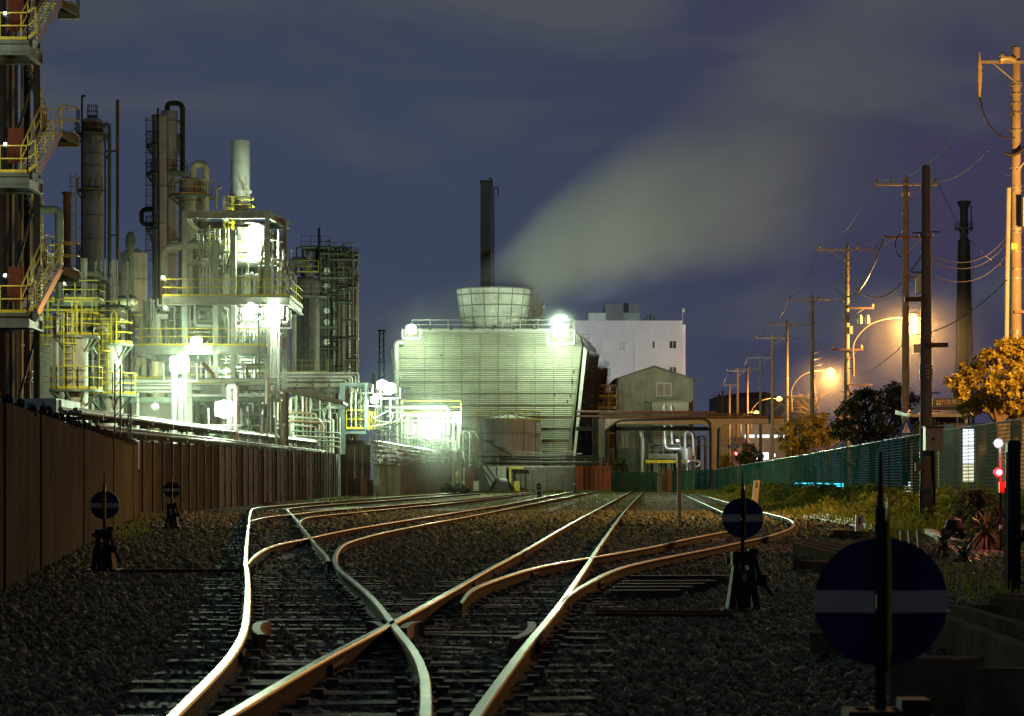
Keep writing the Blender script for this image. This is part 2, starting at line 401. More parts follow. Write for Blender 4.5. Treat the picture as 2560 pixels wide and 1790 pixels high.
def spot(parent, off, target, power, angle, col, blend=.8):  # extra spot added at a fixture to brighten whatever it aims at
    l = bpy.data.lights.new('flood_beam', 'SPOT'); l.energy = power; l.color = col; l.spot_size = R(angle); l.spot_blend = blend; l.shadow_soft_size = .3
    o = bpy.data.objects.new('flood_beam', l); COL.objects.link(o); o.parent = parent; o.location = off
    d = V(target)-(ORG[parent.name]+V(off)); o.rotation_euler = d.to_track_quat('-Z','Y').to_euler(); return o
# ---------------------------------------------------------------- camera, world, air
cam = bpy.data.cameras.new('camera'); co = bpy.data.objects.new('camera', cam); COL.objects.link(co)
co.location = (0,0,CH); co.rotation_euler = (R(90),0,0); cam.sensor_width = 36; cam.lens = 90
cam.shift_y = (1200-895)/2560; cam.clip_end = 5000; cam.clip_start = .1
cam.dof.use_dof = True; cam.dof.focus_distance = 75; cam.dof.aperture_fstop = 11
SC.camera = co
SC.view_settings.view_transform = 'Standard'; SC.view_settings.look = 'None'; SC.view_settings.exposure = 0; SC.view_settings.gamma = 1
cy = SC.cycles
cy.use_denoising = True; cy.max_bounces = 6; cy.diffuse_bounces = 3; cy.glossy_bounces = 3; cy.transparent_max_bounces = 12; cy.volume_bounces = 1
cy.volume_step_rate = 1.0; cy.volume_max_steps = 128; cy.sample_clamp_indirect = 4; cy.caustics_reflective = False; cy.caustics_refractive = False
cy.use_light_tree = True

wd = bpy.data.worlds.new('World'); SC.world = wd; wd.use_nodes = True
def world():
    nt = wd.node_tree; N = nt.nodes; L = nt.links; N.clear()
    out = N.new('ShaderNodeOutputWorld'); bg = N.new('ShaderNodeBackground'); bg.inputs['Strength'].default_value = 1.12
    sky = N.new('ShaderNodeTexSky'); sky.sky_type = 'NISHITA'; sky.sun_disc = False; sky.sun_elevation = R(-3.0); sky.sun_rotation = R(250); sky.air_density = 1.5; sky.ozone_density = 3
    tc = N.new('ShaderNodeTexCoord'); sep = N.new('ShaderNodeSeparateXYZ'); L.new(tc.outputs['Generated'], sep.inputs[0])
    # night-sky glow: brighter and greyer low and to one side, bluer overhead
    el = N.new('ShaderNodeMapRange'); el.inputs['From Min'].default_value = 0; el.inputs['From Max'].default_value = .22; L.new(sep.outputs['Z'], el.inputs['Value'])
    rp = N.new('ShaderNodeValToRGB'); L.new(el.outputs['Result'], rp.inputs['Fac'])
    e = rp.color_ramp.elements; e[0].position = 0; e[0].color = (.050,.065,.106,1); e[1].position = 1; e[1].color = (.038,.048,.078,1)
    k = e.new(.35); k.color = (.038,.052,.094,1)
    az = N.new('ShaderNodeMapRange'); az.inputs['From Min'].default_value = -.02; az.inputs['From Max'].default_value = .2; L.new(sep.outputs['X'], az.inputs['Value'])
    pm = N.new('ShaderNodeMix'); pm.data_type = 'RGBA'; pm.inputs['B'].default_value = (.040,.036,.074,1)
    L.new(az.outputs['Result'], pm.inputs['Factor']); L.new(rp.outputs['Color'], pm.inputs['A'])
    # streaky long-exposure cloud
    mp = N.new('ShaderNodeMapping'); mp.inputs['Location'].default_value = (3.1,.4,.9); mp.inputs['Rotation'].default_value = (0,R(14),0); mp.inputs['Scale'].default_value = (5.0,2.0,15.0)
    L.new(tc.outputs['Generated'], mp.inputs['Vector'])
    n1 = N.new('ShaderNodeTexNoise'); n1.inputs['Scale'].default_value = 1.35; n1.inputs['Detail'].default_value = 4; n1.inputs['Roughness'].default_value = .45; n1.inputs['Distortion'].default_value = .5
    L.new(mp.outputs['Vector'], n1.inputs['Vector'])
    cr = N.new('ShaderNodeMapRange'); cr.interpolation_type = 'SMOOTHSTEP'; cr.inputs['From Min'].default_value = .42; cr.inputs['From Max'].default_value = .62; cr.inputs['To Max'].default_value = .8
    L.new(n1.outputs['Fac'], cr.inputs['Value'])
    cm = N.new('ShaderNodeMix'); cm.data_type = 'RGBA'; cm.inputs['B'].default_value = (.066,.074,.088,1)
    L.new(cr.outputs['Result'], cm.inputs['Factor']); L.new(pm.outputs['Result'], cm.inputs['A'])
    ad = N.new('ShaderNodeMix'); ad.data_type = 'RGBA'; ad.blend_type = 'ADD'; ad.inputs['Factor'].default_value = .06
    L.new(cm.outputs['Result'], ad.inputs['A']); L.new(sky.outputs['Color'], ad.inputs['B'])
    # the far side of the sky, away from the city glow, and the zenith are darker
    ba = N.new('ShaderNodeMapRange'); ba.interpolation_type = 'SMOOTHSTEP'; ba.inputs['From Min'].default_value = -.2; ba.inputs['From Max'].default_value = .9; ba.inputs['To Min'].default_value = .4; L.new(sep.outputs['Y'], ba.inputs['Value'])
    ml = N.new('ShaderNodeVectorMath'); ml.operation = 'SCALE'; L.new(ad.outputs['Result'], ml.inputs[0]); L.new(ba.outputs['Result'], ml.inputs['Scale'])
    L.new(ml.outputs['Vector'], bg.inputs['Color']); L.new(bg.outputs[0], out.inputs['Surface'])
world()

def mist(label, c, r, dens):  # added scattering volumes that give the lamps a soft halo
    mb = MB().ball((0,0,0), 1, 24)
    o = solo('mist', mb, 'black', label, 'mist', kind='stuff'); o.location = c; o.scale = r; o.data.materials.clear()
    m = bpy.data.materials.new('mist'); m.use_nodes = True; N = m.node_tree.nodes; N.clear()
    out = N.new('ShaderNodeOutputMaterial'); p = N.new('ShaderNodeVolumePrincipled')
    p.inputs['Color'].default_value = (.88,.96,.94,1); p.inputs['Anisotropy'].default_value = .5
    tc = N.new('ShaderNodeTexCoord'); ln = N.new('ShaderNodeVectorMath'); ln.operation = 'LENGTH'; mr = N.new('ShaderNodeMapRange'); mr.interpolation_type = 'SMOOTHSTEP'
    mr.inputs['From Min'].default_value = .25; mr.inputs['From Max'].default_value = .98; mr.inputs['To Min'].default_value = dens; mr.inputs['To Max'].default_value = 0
    m.node_tree.links.new(tc.outputs['Object'], ln.inputs[0]); m.node_tree.links.new(ln.outputs['Value'], mr.inputs['Value']); m.node_tree.links.new(mr.outputs['Result'], p.inputs['Density'])
    m.node_tree.links.new(p.outputs[0], out.inputs['Volume']); o.data.materials.append(m)
mist('thin leaked steam hanging round the lower floodlights of the lit structure', (-18.5,146,6.5), (9,20,11), .0048)
mist('thin leaked steam hanging round the square floodlight and steel tower', (-7.5,209,6), (8.5,24,8.5), .0036)
mist('damp air drifting round the nearest street lamp in view', (25,160,9), (6.5,5,5.5), .016)
mist('damp air drifting round the street lamp by the leafless tree', (29.2,238,9), (6.5,5,5.5), .016)
mist('thin leaked steam hanging before the upper edge of the cooling tower', (-2,262,16), (14,6,7.5), .010)

# ---------------------------------------------------------------- ground
def ground():
    m = mat('ground', (.13,.14,.09), .9, 0, .5, .35, bump=0)
    N = m.node_tree.nodes; L = m.node_tree.links; b = N['Principled BSDF']
    tc = N.new('ShaderNodeTexCoord'); vo = N.new('ShaderNodeTexVoronoi'); vo.inputs['Scale'].default_value = 11
    n = N.new('ShaderNodeTexNoise'); n.inputs['Scale'].default_value = 1.1; n.inputs['Detail'].default_value = 6
    L.new(tc.outputs['Object'], vo.inputs['Vector']); L.new(tc.outputs['Object'], n.inputs['Vector'])
    ad = N.new('ShaderNodeMath'); ad.operation = 'MULTIPLY_ADD'; ad.inputs[1].default_value = 1.0; L.new(vo.outputs['Distance'], ad.inputs[0]); L.new(n.outputs['Fac'], ad.inputs[2])
    bp = N.new('ShaderNodeBump'); bp.inputs['Strength'].default_value = .9; bp.inputs['Distance'].default_value = .08
    L.new(ad.outputs[0], bp.inputs['Height']); L.new(bp.outputs['Normal'], b.inputs['Normal'])
    mb = MB(); xs = np.linspace(-205,205,42); ys = np.linspace(-55,555,62)
    mb.v = [(x,y,0) for y in ys for x in xs]
    w = len(xs); mb.f = [(j*w+i, j*w+i+1, (j+1)*w+i+1, (j+1)*w+i) for j in range(len(ys)-1) for i in range(w-1)]
    solo('ground', mb, m, kind='structure')
ground()

# ---------------------------------------------------------------- rails (pixel traces of real rails lying at rail-top height)
HR = .17
RAILS = dict(
 a=[(400,1818),(427,1790),(563,1655),(598,1606),(612,1568),(617,1522),(619,1465),(617,1427),(614,1404),(616,1362),(620,1324),(626,1281),(634,1270.5),(658,1266.5),(723,1261),(818,1253.5),(970,1243),(1200,1227)],
 b=[(621,1304.5),(632,1300),(647,1296),(677,1290),(742,1284.5),(818,1275.5),(970,1263.5),(1200,1244),(1330,1229)],
 c=[(820,1402),(818,1391),(797,1369),(774,1341),(748,1308),(742,1299),(728,1284),(720,1275.5),(721,1271.5),(742,1268),(818,1261),(970,1250),(1200,1233)],
 b2=[(749,1308),(752,1301),(765,1294),(803,1288.5),(894,1279.5),(970,1272),(1200,1248.5),(1360,1229)],
 d=[(620,1409),(636,1389),(666,1370),(704,1357.5),(772,1344),(856,1326),(970,1307),(1200,1271),(1274,1259),(1392,1236),(1443,1227)],
 e=[(1063,1822),(1062,1790),(1066,1724),(1054,1655),(1023,1606),(993,1575),(981,1556),(932,1495),(886.5,1454),(848.5,1423),(838,1404),(839,1385),(856,1362),(894,1347),(970,1328),(1084,1306),(1200,1285),(1353,1254.5),(1431,1239.5),(1490,1228)],
 f=[(505,1822),(571,1784),(780,1659),(875,1609),(985,1553),(1118,1481),(1219,1423),(1294,1384),(1353,1351),(1392,1328),(1451,1295),(1510,1264),(1584,1225)],
 g=[(1160,1830),(1184,1790),(1274,1666),(1329,1595),(1384,1530),(1415.5,1487),(1443,1447),(1470,1407),(1486,1382),(1510,1347),(1541,1304),(1572,1266),(1611.5,1225)],
 h=[(1403,1505),(1427,1482),(1470,1456),(1509.6,1435),(1549,1418),(1627,1399),(1705.6,1383.5),(1790,1367),(1855,1353),(1912,1341.5),(1950,1330),(1976,1319),(1985,1309),(1982,1302),(1965,1294),(1935,1286),(1908,1280),(1860,1267),(1809,1252.5),(1765,1240),(1739,1232)],
 i=[(1153,1507),(1166,1484),(1196,1463),(1274,1436),(1353,1414),(1466.5,1394),(1549,1380),(1627,1366),(1705.6,1348.5),(1784,1333),(1843,1323),(1868,1314),(1872,1305),(1857,1296),(1807,1279),(1760,1258),(1703,1233)])
def catmull(P, step=.6):
    P = [P[0]*2-P[1]]+P+[P[-1]*2-P[-2]]; out = []
    for i in range(1, len(P)-2):
        p0,p1,p2,p3 = P[i-1:i+3]; n = max(2, int((p2-p1).length/step)); n = min(n, 60)
        for k in range(n):
            t = k/n; out.append((p1*2+(p2-p0)*t+(p0*2-p1*5+p2*4-p3)*t*t+(p1*3-p0-p2*3+p3)*t**3)*.5)
    out.append(P[-2]); return out
def smooth(P, it=2):
    for _ in range(it): P = [P[0]]+[P[j]*.5+(P[j-1]+P[j+1])*.25 for j in range(1,len(P)-1)]+[P[-1]]
    return P
RW = {}
for k, p in RAILS.items():
    q = [G(x, y, HR) for x, y in p]; RW[k] = smooth(catmull(q), 3)
PROF = [(-.062,0),(.062,0),(.062,.013),(.012,.03),(.010,.095),(.028,.110),(.030,.128),(.024,.143),(-.024,.143),(-.030,.128),(-.028,.110),(-.010,.095),(-.012,.03),(-.062,.013)]
def rail_part(key, parent, taper=(1,1)):
    P = RW[key]; n = len(PROF); mb = MB(); top = []
    for j, p in enumerate(P):
        d = (P[min(j+1,len(P)-1)]-P[max(j-1,0)]); d.z = 0; d.normalize(); s = V((d.y,-d.x,0))
        k = 1.0
        if taper[0] < 1 and j < 6: k = taper[0]+(1-taper[0])*j/6
        mb.v += [tuple(p+s*(x*k)+V((0,0,z-.145))) for x, z in PROF]
    mb.f = [(j*n+q, (j+1)*n+q, (j+1)*n+(q+1)%n, j*n+(q+1)%n) for j in range(len(P)-1) for q in range(n)]
    mb.f += [tuple(range(n)), tuple(range((len(P)-1)*n, len(P)*n))[::-1]]
    o = part('rail', mb, 'rail_side', parent); o.data.materials.append(MATS['rail_top'])
    idx = [1 if (q in (6,7,8)) else 0 for j in range(len(P)-1) for q in range(n)]+[0,0]
    o.data.polygons.foreach_set('material_index', idx); return o
def nearest(P, y):
    return min(P, key=lambda p: abs(p.y-y))
def sleepers(track, A, B, y0, y1, step, over=.48, cap=95):
    c = 0; y = y0
    while y < y1 and c < cap:
        a, b = nearest(A, y), nearest(B, y); d = V((b.x-a.x, (b.y-a.y), 0))
        if .5 < abs(b.x-a.x) < 3.4:
            d.normalize(); j = random.uniform(-.05,.05); q = random.uniform(-.04,.04)
            p0, p1 = V((a.x,a.y+j,0))-d*(over+random.uniform(-.06,.06)), V((b.x,b.y+j,0))+d*(over+random.uniform(-.06,.06))
            mb = MB().beam(p0+V((0,q,-.028+random.uniform(-.012,.014))), p1+V((0,-q,-.028+random.uniform(-.012,.014))), .2, .15)
            zt = .047
            if y < 45:
                for e in (a, b):
                    for k in (-1, 1): mb.cbox(V((e.x,e.y+j,zt+.012))+d*(.105*k), .07, .11, .035)
            part('sleeper', mb, 'sleeper', track); c += 1
        y += step*random.uniform(.93,1.07)
T = {}
for nm, lab, loc, rl in (
  ('main', 'straight track down the middle of the yard with its crossing frog', (0,12,0), 'fg'),
  ('curve', 'curved track bending away to the right around the blue disc stand', (1.5,20,0), 'hi'),
  ('near', 'shiny s-bend track swinging off to the left past the crossing', (-1.3,12,0), 'de'),
  ('third', 'siding branching off the left rails two tracks in front of the fence', (-6,60,0), ('b','b2')),
  ('fence', 'leftmost track sharply bent beside the sheet fence', (-5,50,0), 'ac')):
    t = T[nm] = thing('railway_track', lab, 'railway track', loc, 'tracks of the yard')
    for k in rl: rail_part(k, t, taper=(.35,1) if k in ('i','h','b','d') else (1,1))
sleepers(T['main'], RW['f'], RW['g'], 9.5, 75, .62)
sleepers(T['near'], RW['a'], RW['e'], 9.5, 33, .56)
sleepers(T['near'], RW['d'], RW['e'], 34, 70, .66)
sleepers(T['curve'], RW['i'], RW['h'], 23, 60, .62)
sleepers(T['fence'], RW['a'], RW['c'], 33, 80, .66)
sleepers(T['third'], RW['b'], RW['b2'], 62, 100, .7)
# extra long turnout sleepers and loose ends under the curve
for k in range(7):
    p = nearest(RW['h'], 25.2+k*.62); part('sleeper', MB().beam(p+V((.25,-.05,-.14)), p+V((.95+.1*k,.03,-.14)), .21, .2), 'sleeper', T['curve'])
# guard rails, frog wings, point rods
def guard(track, pts, w=.05):
    part('guard_rail', MB().tube([G(x,y,.16) for x,y in pts], w, 6), 'rail_side', track)
def wing(track, pts):
    P = smooth(catmull([G(x,y,.165) for x,y in pts], .15),1); mb = MB(); n=4
    for j,p in enumerate(P):
        d = P[min(j+1,len(P)-1)]-P[max(j-1,0)]; d.normalize(); s = V((d.y,-d.x,0))*.028
        mb.v += [tuple(p-s-V((0,0,.1))),tuple(p+s-V((0,0,.1))),tuple(p+s),tuple(p-s)]
    mb.f = [(j*n+q,(j+1)*n+q,(j+1)*n+(q+1)%n,j*n+(q+1)%n) for j in range(len(P)-1) for q in range(n)]+[(0,1,2,3),tuple(range((len(P)-1)*n,len(P)*n))[::-1]]
    part('guard_rail', mb, 'rust_pipe', track)
wing(T['near'], [(669,1552),(648,1556),(640,1568),(645,1580),(655,1586)])
wing(T['main'], [(925,1553),(940,1555),(957,1565),(962,1567)])
wing(T['main'], [(1008,1570),(1018,1560),(1040,1553),(1052,1554)])
wing(T['main'], [(1328,1554),(1330,1566),(1318,1580),(1295,1592),(1283,1596)])
def fishplate(key, y, track):
    P = RW[key]; q = nearest(P, y); i = P.index(q); d = (P[min(i+1,len(P)-1)]-P[i-1]).normalized(); s = V((d.y,-d.x,0)).normalized()
    mb = MB()
    for k in (-1,1):
        c = V((q.x,q.y,.085))+s*(.03*k); mb.beam(c-d*.26, c+d*.26, .02, .07)
        for f in (-.2,-.07,.07,.2): mb.tube([c+d*f, c+d*f+s*(.03*k)], .014, 6)
    part('fishplate', mb, 'rust', track)
for key, y, tk in (('f',15,'main'),('g',17.2,'main'),('a',16.4,'near'),('e',13.6,'near'),('f',27,'main'),('g',25,'main'),('a',29,'near'),('h',27,'curve'),('i',30,'curve'),('d',44,'near')): fishplate(key, y, T[tk])
frog = MB()
for a,b,c2 in ((985,1553,.05),(978,1561,.05)): frog.cbox(G(a,b,.10), .12, .5, .1)
part('frog', frog, 'rail_side', T['main'])
part('joint', MB().cbox(G(1360,1560,.12)+V((0,0,-.05)), .06, .5, .07), 'rust', T['main'])
part('point_rod', MB().tube([G(1490,1529,.09), G(1835,1531,.09)], .022, 6).tube([G(1490,1536,.09), G(1835,1538,.09)], .018, 6), 'rust', T['curve'])
part('point_rod', MB().tube([G(300,1427,.09), G(605,1426,.09)], .025, 6), 'rust', T['near'])

# ---------------------------------------------------------------- ballast stones, thrown as one loose mass
def ballast():
    t = (1+5**.5)/2; ico = np.array([(-1,t,0),(1,t,0),(-1,-t,0),(1,-t,0),(0,-1,t),(0,1,t),(0,-1,-t),(0,1,-t),(t,0,-1),(t,0,1),(-t,0,-1),(-t,0,1)])/math.sqrt(1+t*t)
    tri = np.array([(0,11,5),(0,5,1),(0,1,7),(0,7,10),(0,10,11),(1,5,9),(5,11,4),(11,10,2),(10,7,6),(7,1,8),(3,9,4),(3,4,2),(3,2,6),(3,6,8),(3,8,9),(4,9,5),(2,4,11),(6,2,10),(8,6,7),(9,8,1)])
    pts = []; rails = np.array([(p.x,p.y) for P in RW.values() for p in P if p.y < 95])
    for y0,y1,sp,s0,s1 in ((8.5,16,.054,.015,.029),(16,30,.066,.019,.035),(30,52,.125,.03,.052),(52,95,.21,.045,.08)):
        w = .205*y1+1; nx, ny = int(2*w/sp), int((y1-y0)/sp)
        X, Y = np.meshgrid(np.linspace(-w,w,nx), np.linspace(y0,y1,ny)); X = X.ravel()+rng.uniform(-.5,.5,X.size)*sp; Y = Y.ravel()+rng.uniform(-.5,.5,Y.size)*sp
        k = (np.abs(X) < .205*Y+.3) & (X > -5.4-.12*(Y-27)+.05)
        X, Y = X[k], Y[k]; pts.append(np.stack([X,Y,rng.uniform(s0,s1,X.size)],1))
    P = np.concatenate(pts); keep = np.ones(len(P), bool)
    order = np.argsort(rails[:,1]); rails = rails[order]
    for j in range(0, len(P), 4000):
        q = P[j:j+4000]; lo, hi = np.searchsorted(rails[:,1], [q[:,1].min()-1, q[:,1].max()+1]); rr = rails[lo:hi]
        if len(rr): keep[j:j+4000] = (((q[:,None,:2]-rr[None])**2).sum(2).min(1) > .1**2)
    P = P[keep]; n = len(P)
    a = rng.uniform(0,6.28,(n,3)); c, s = np.cos(a), np.sin(a)
    Rz = np.zeros((n,3,3)); Rz[:,0,0]=c[:,0];Rz[:,0,1]=-s[:,0];Rz[:,1,0]=s[:,0];Rz[:,1,1]=c[:,0];Rz[:,2,2]=1
    Rx = np.zeros((n,3,3)); Rx[:,0,0]=1;Rx[:,1,1]=c[:,1];Rx[:,1,2]=-s[:,1];Rx[:,2,1]=s[:,1];Rx[:,2,2]=c[:,1]
    M = np.einsum('nij,njk->nik', Rz, Rx)
    P[:,2] *= np.clip(np.exp(rng.normal(0,.28,n)),.5,1.9)
    vs = ico[None]*rng.uniform(.5,1.35,(n,12,1))*rng.uniform(.65,1.2,(n,1,3))*P[:,None,2:3]
    vs = np.einsum('nij,nvj->nvi', M, vs)
    vs += np.stack([P[:,0],P[:,1],rng.uniform(-.004,.036,n)],1)[:,None]
    fs = (tri[None]+(np.arange(n)*12)[:,None,None]).reshape(-1)
    me = bpy.data.meshes.new('gravel'); nv, nf = n*12, n*20
    me.vertices.add(nv); me.loops.add(nf*3); me.polygons.add(nf)
    me.vertices.foreach_set('co', vs.reshape(-1)); me.loops.foreach_set('vertex_index', fs)
    me.polygons.foreach_set('loop_start', np.arange(nf)*3); me.polygons.foreach_set('loop_total', np.full(nf,3)); me.update()
    o = bpy.data.objects.new('gravel', me); COL.objects.link(o); me.materials.append(MATS['stone'])
    tag(o, 'dark crushed stone ballast lying between the rails', 'gravel', kind='stuff')
ballast()
def rock(x, y, r, label, m='white_stone', name='stone', cat='stone', h=0, sq=.7, group='pale stones lying about the yard'):
    p = G(x, y, h); mb = MB().ball(p+V((0,0,r*.4)), r, 9, sq)
    mb.v = [(a+random.uniform(-.2,.2)*r, b+random.uniform(-.2,.2)*r, max(c+random.uniform(-.18,.18)*r,-.02)) for a,b,c in mb.v]
    return solo(name, mb, m, label, cat, p, group)
for x,y,r,l in ((827,1262,.14,'white stone between the leftmost tracks'),(911,1294,.13,'flat white stone on the gravel between the two left tracks'),
    (1728,1302,.11,'large white stone at the foot of the slender post'),(1597,1351,.08,'small pinkish stone beside the straight track'),
    (2408,1508,.062,'pale broken lump lying beside the yucca plants'),(1460,1238,.2,'white lump near the far end of the straight track'),
    (855,1290,.11,'brownish stone near the siding points')): rock(x,y,r,l)
p = G(678,1266,0); mb = MB().ball(p+V((0,0,.05)), .42, 12, .45)
solo('debris_heap', mb, 'leaf_dry', 'brown heap of rubbish beside the sharp rail bend', 'heap', p)
p = G(1640,1633,.03); solo('plastic_scrap', MB().cbox(p, .075, .03, .014), 'disc_yellow', 'small yellow scrap lying on the dark foreground gravel', 'scrap', p)
p = G(1795,1346,.1); mb = MB().box(p.x-.13,p.x+.13,p.y-.2,p.y+.2,0,.09); solo('marker_block', mb, 'white', 'small white block lying between the curved rails', 'block', (p.x,p.y,0))
# thin cable duct lid between the tracks
a, b = G(1195,1338,0), G(1420,1262,0)
solo('cable_duct', MB().beam((a.x,a.y,.02),(b.x,b.y,.02),.4,.05), 'concrete', 'flat concrete cable duct lying between the two middle tracks', 'duct', (a.x,a.y,0))

# ---------------------------------------------------------------- switch stands
def make_stand(group='point levers with round blue discs'):
    t = thing('switch_stand', 'x', 'switch stand', (0,0,0), group)
    zc, rd = .86, .18
    for s in (-1, 1):        # two half discs set at a slight angle
        n = 20; A = Matrix.Rotation(R(9*s), 3, 'Z')
        for nm, lo, hi, m in (('disc', .031, rd, 'disc_blue'), ('disc', -rd, -.031, 'disc_blue'), ('stripe', -.031, .031, 'disc_white')):
            zs = np.linspace(lo, hi, 10); pol = [(0.012,lo)]+[(max(.0125,math.sqrt(max(rd*rd-z*z,0))), z) for z in zs]+[(0.012,hi)]
            mb = MB().prism([(s*x, zc+z) for x, z in (pol if s > 0 else pol)], -.003, .003)
            mb.v = [tuple(A@V((x,y,z))+V((.012 if s>0 else -.006,0,0))) for x,y,z in mb.v]
            part(nm, mb, m, t)
    part('arrow_plate', MB().xprism([(0,zc+.30),(-.05,zc+.1),(-.05,zc-.14),(0,zc-.2),(.05,zc-.14),(.05,zc+.1)], .016, .022), 'disc_yellow', t)
    part('spindle', MB().tube([(0,.012,.30),(0,.012,zc+.19),(0,.012,zc+.26),(0,.012,zc+.27),(0,.012,zc+.42)], [.017,.017,.015,.010,.004], 8).cbox((0,-.004,zc),.03,.02,.04), 'black', t)
    b = MB()
    for s in (-1, 1):
        b.add([(s*.15,-.13,0),(s*.15,.13,0),(s*.08,.13,0),(s*.08,-.13,0),(s*.07,-.06,.56),(s*.07,.06,.56),(s*.03,.06,.56),(s*.03,-.06,.56)],
              [(0,3,2,1) if s<0 else (0,1,2,3),(4,5,6,7),(0,1,5,4),(1,2,6,5),(2,3,7,6),(3,0,4,7)])
    b.box(-.2,.2,-.2,.2,0,.05).box(-.06,.06,-.12,-.07,.05,.4).cbox((0,0,.5),.2,.16,.12).cbox((.09,0,.56),.08,.1,.06).tube([(-.12,0,.48),(-.15,0,.48)],.03,8)
    part('pedestal', b, 'dark_steel', t)
    lv = part('lever', MB().tube([(.09,-.05,.54),(.12,-.09,.42),(.17,-.14,.28),(.24,-.2,.18)], [.028,.022,.02,.018], 8), 'dark_steel', t)
    part('weight', MB().cyl((.155,-.125), .05, .26, .36, 12), 'black', lv)
    part('padlock', MB().box(-.02,.02,-.14,-.12,.3,.37).tube([(-.015,-.13,.37),(0,-.13,.40),(.015,-.13,.37)], .006, 5), 'galv', t)
    return t
stand = make_stand()
def place(o, loc, rz, label): o.location = loc; o.rotation_euler = (0,0,R(rz)); o['label'] = label
place(stand, (gx(2203,7.15), 7.15, 0), 0, 'switch stand standing closest with the largest blue disc')
for loc, rz, lab in (((gx(1857,22.9),22.9,0), 2, 'switch stand with blue disc beside the curved track'),
    ((gx(260,32.5),32.5,.02), -4, 'black switch stand in front of the plain brown fence'),
    ((gx(429,57),57,.12), 3, 'small dark switch stand in front of the block panel fence'),
    ((gx(1347,158),158,-.06), 0, 'tiny bright blue disc stand in front of the dark wall'),
    ((gx(1437,228),228,-.02), 0, 'farthest tiny disc stand by the rusty red wall end')):
    place(copy_tree(stand), loc, rz, lab)
# post and marker stakes
x, D = gx(1698,62), 62.0
solo('slender_post', MB().box(x-.045,x+.045,D-.045,D+.045,0,gz(1131,D)), 'cream', 'slender pale post standing alone between two tracks', 'post', (x,D,0))
for (xa,yb,yt,D,s,tilt,lab) in ((2147,1338,1287,54,'1',2,'short white marker stake with the figure 1'),(1888,1244,1199,108,'2',6,'leaning white marker stake with the figure 2')):
    c = W(xa, yb, D); h = px(yb-yt, D); w = h*(.37 if s=='1' else .33)
    t = thing('marker_stake', lab, 'marker', c, 'white distance marker stakes'); A = Matrix.Rotation(R(tilt),4,'Y')
    mb = MB(); mb.prism([(-w/2,-.3),(w/2,-.3),(w/2,h*(1 if s=='2' else .985)),(-w/2,h*(.93 if s=='2' else 1))], -.05, .05)
    mb.v = [tuple(c+(A@V(p))) for p in mb.v]; part('board', mb, 'white', t)
    text_mesh('figure', s, h*.36, 'black', t, Matrix.Translation(c)@A@Matrix.Translation((0,-.056,h*.68))@FACE, bold=.008)
# ================================================================ left fences
def corr_panel(a, b, z0, z1, pitch=.18, depth=.03):      # corrugated sheet between two plan points
    a, b = V((a[0],a[1],0)), V((b[0],b[1],0)); L = (b-a).length; d = (b-a)/L; nrm = V((d.y,-d.x,0)); n = max(2,int(L/pitch)); mb = MB(); prof = []
    for k in range(n):
        for f, h in ((0,0),(.3,0),(.42,1),(.72,1),(.84,0)): prof.append((L*(k+f)/n, h*depth))
    prof.append((L,0)); m = len(prof)
    za = z1 if isinstance(z1,(tuple,list)) else (z1,z1)
    for q in (0,1):
        for s,h in prof:
            p = a+d*s+nrm*(h-.02*q); mb.v += [(p.x,p.y,z0),(p.x,p.y,za[0]+(za[1]-za[0])*s/L)]
    mb.f = [(2*j,2*j+2,2*j+3,2*j+1) for j in range(m-1)]+[(2*(m+j)+1,2*(m+j)+3,2*(m+j)+2,2*(m+j)) for j in range(m-1)]+[(2*j+1,2*j+3,2*(m+j)+3,2*(m+j)+1) for j in range(m-1)]
    return mb
f1 = thing('sheet_fence', 'tall plain brown sheet fence running along the dark left edge', 'fence', (-5.4,27,0))
edges = [16,20,24,27.5,31.2,33.6,40,45.5,52.6,60.3,67.5,77,82.3]
fx = lambda D: -5.4-.12*(D-27)
def ftop(D): return 2.0+(D-20)*.0046
for j,(d0,d1) in enumerate(zip(edges[:-1],edges[1:])):
    dx = .02*(j%2)
    mb = MB(); A=(fx(d0+.05)+dx,d0+.05); B=(fx(d1-.05)+dx,d1-.05)
    mb.add([(A[0],A[1],-.1),(B[0],B[1],-.1),(B[0],B[1],ftop(d1)),(A[0],A[1],ftop(d0)),(A[0]-.05,A[1],-.1),(B[0]-.05,B[1],-.1),(B[0]-.05,B[1],ftop(d1)),(A[0]-.05,A[1],ftop(d0))],
           [(0,1,2,3),(4,7,6,5),(3,2,6,7),(0,4,5,1),(0,3,7,4),(1,5,6,2)])
    part('panel', mb, 'fence_sheet', f1)
    part('post', MB().box(fx(d0)-.09,fx(d0)-.02,d0-.05,d0+.05,-.1,ftop(d0)-.02), 'dark_steel', f1)
    k = max(1,int((d1-d0)/1.5))
    for q in range(k):
        D = d0+(q+.5)*(d1-d0)/k+random.uniform(-.25,.25); h = random.uniform(.09,.17); z = ftop(D)
        part('bracket', MB().tube([(fx(D)-.02,D,z-.05),(fx(D)-.02,D,z+h*.7),(fx(D)-.05,D,z+h)], [.045,.05,.025], 7).cbox((fx(D)-.03,D,z+h*.4),.13,.05,.04), 'dark_steel', f1)
f2 = thing('panel_fence', 'long dark ribbed fence of block panels behind the two left discs', 'fence', (-12.6,85,0))
D = 83.0; j = 0; ztop = lambda D: 2.48+(D-84)*.0061
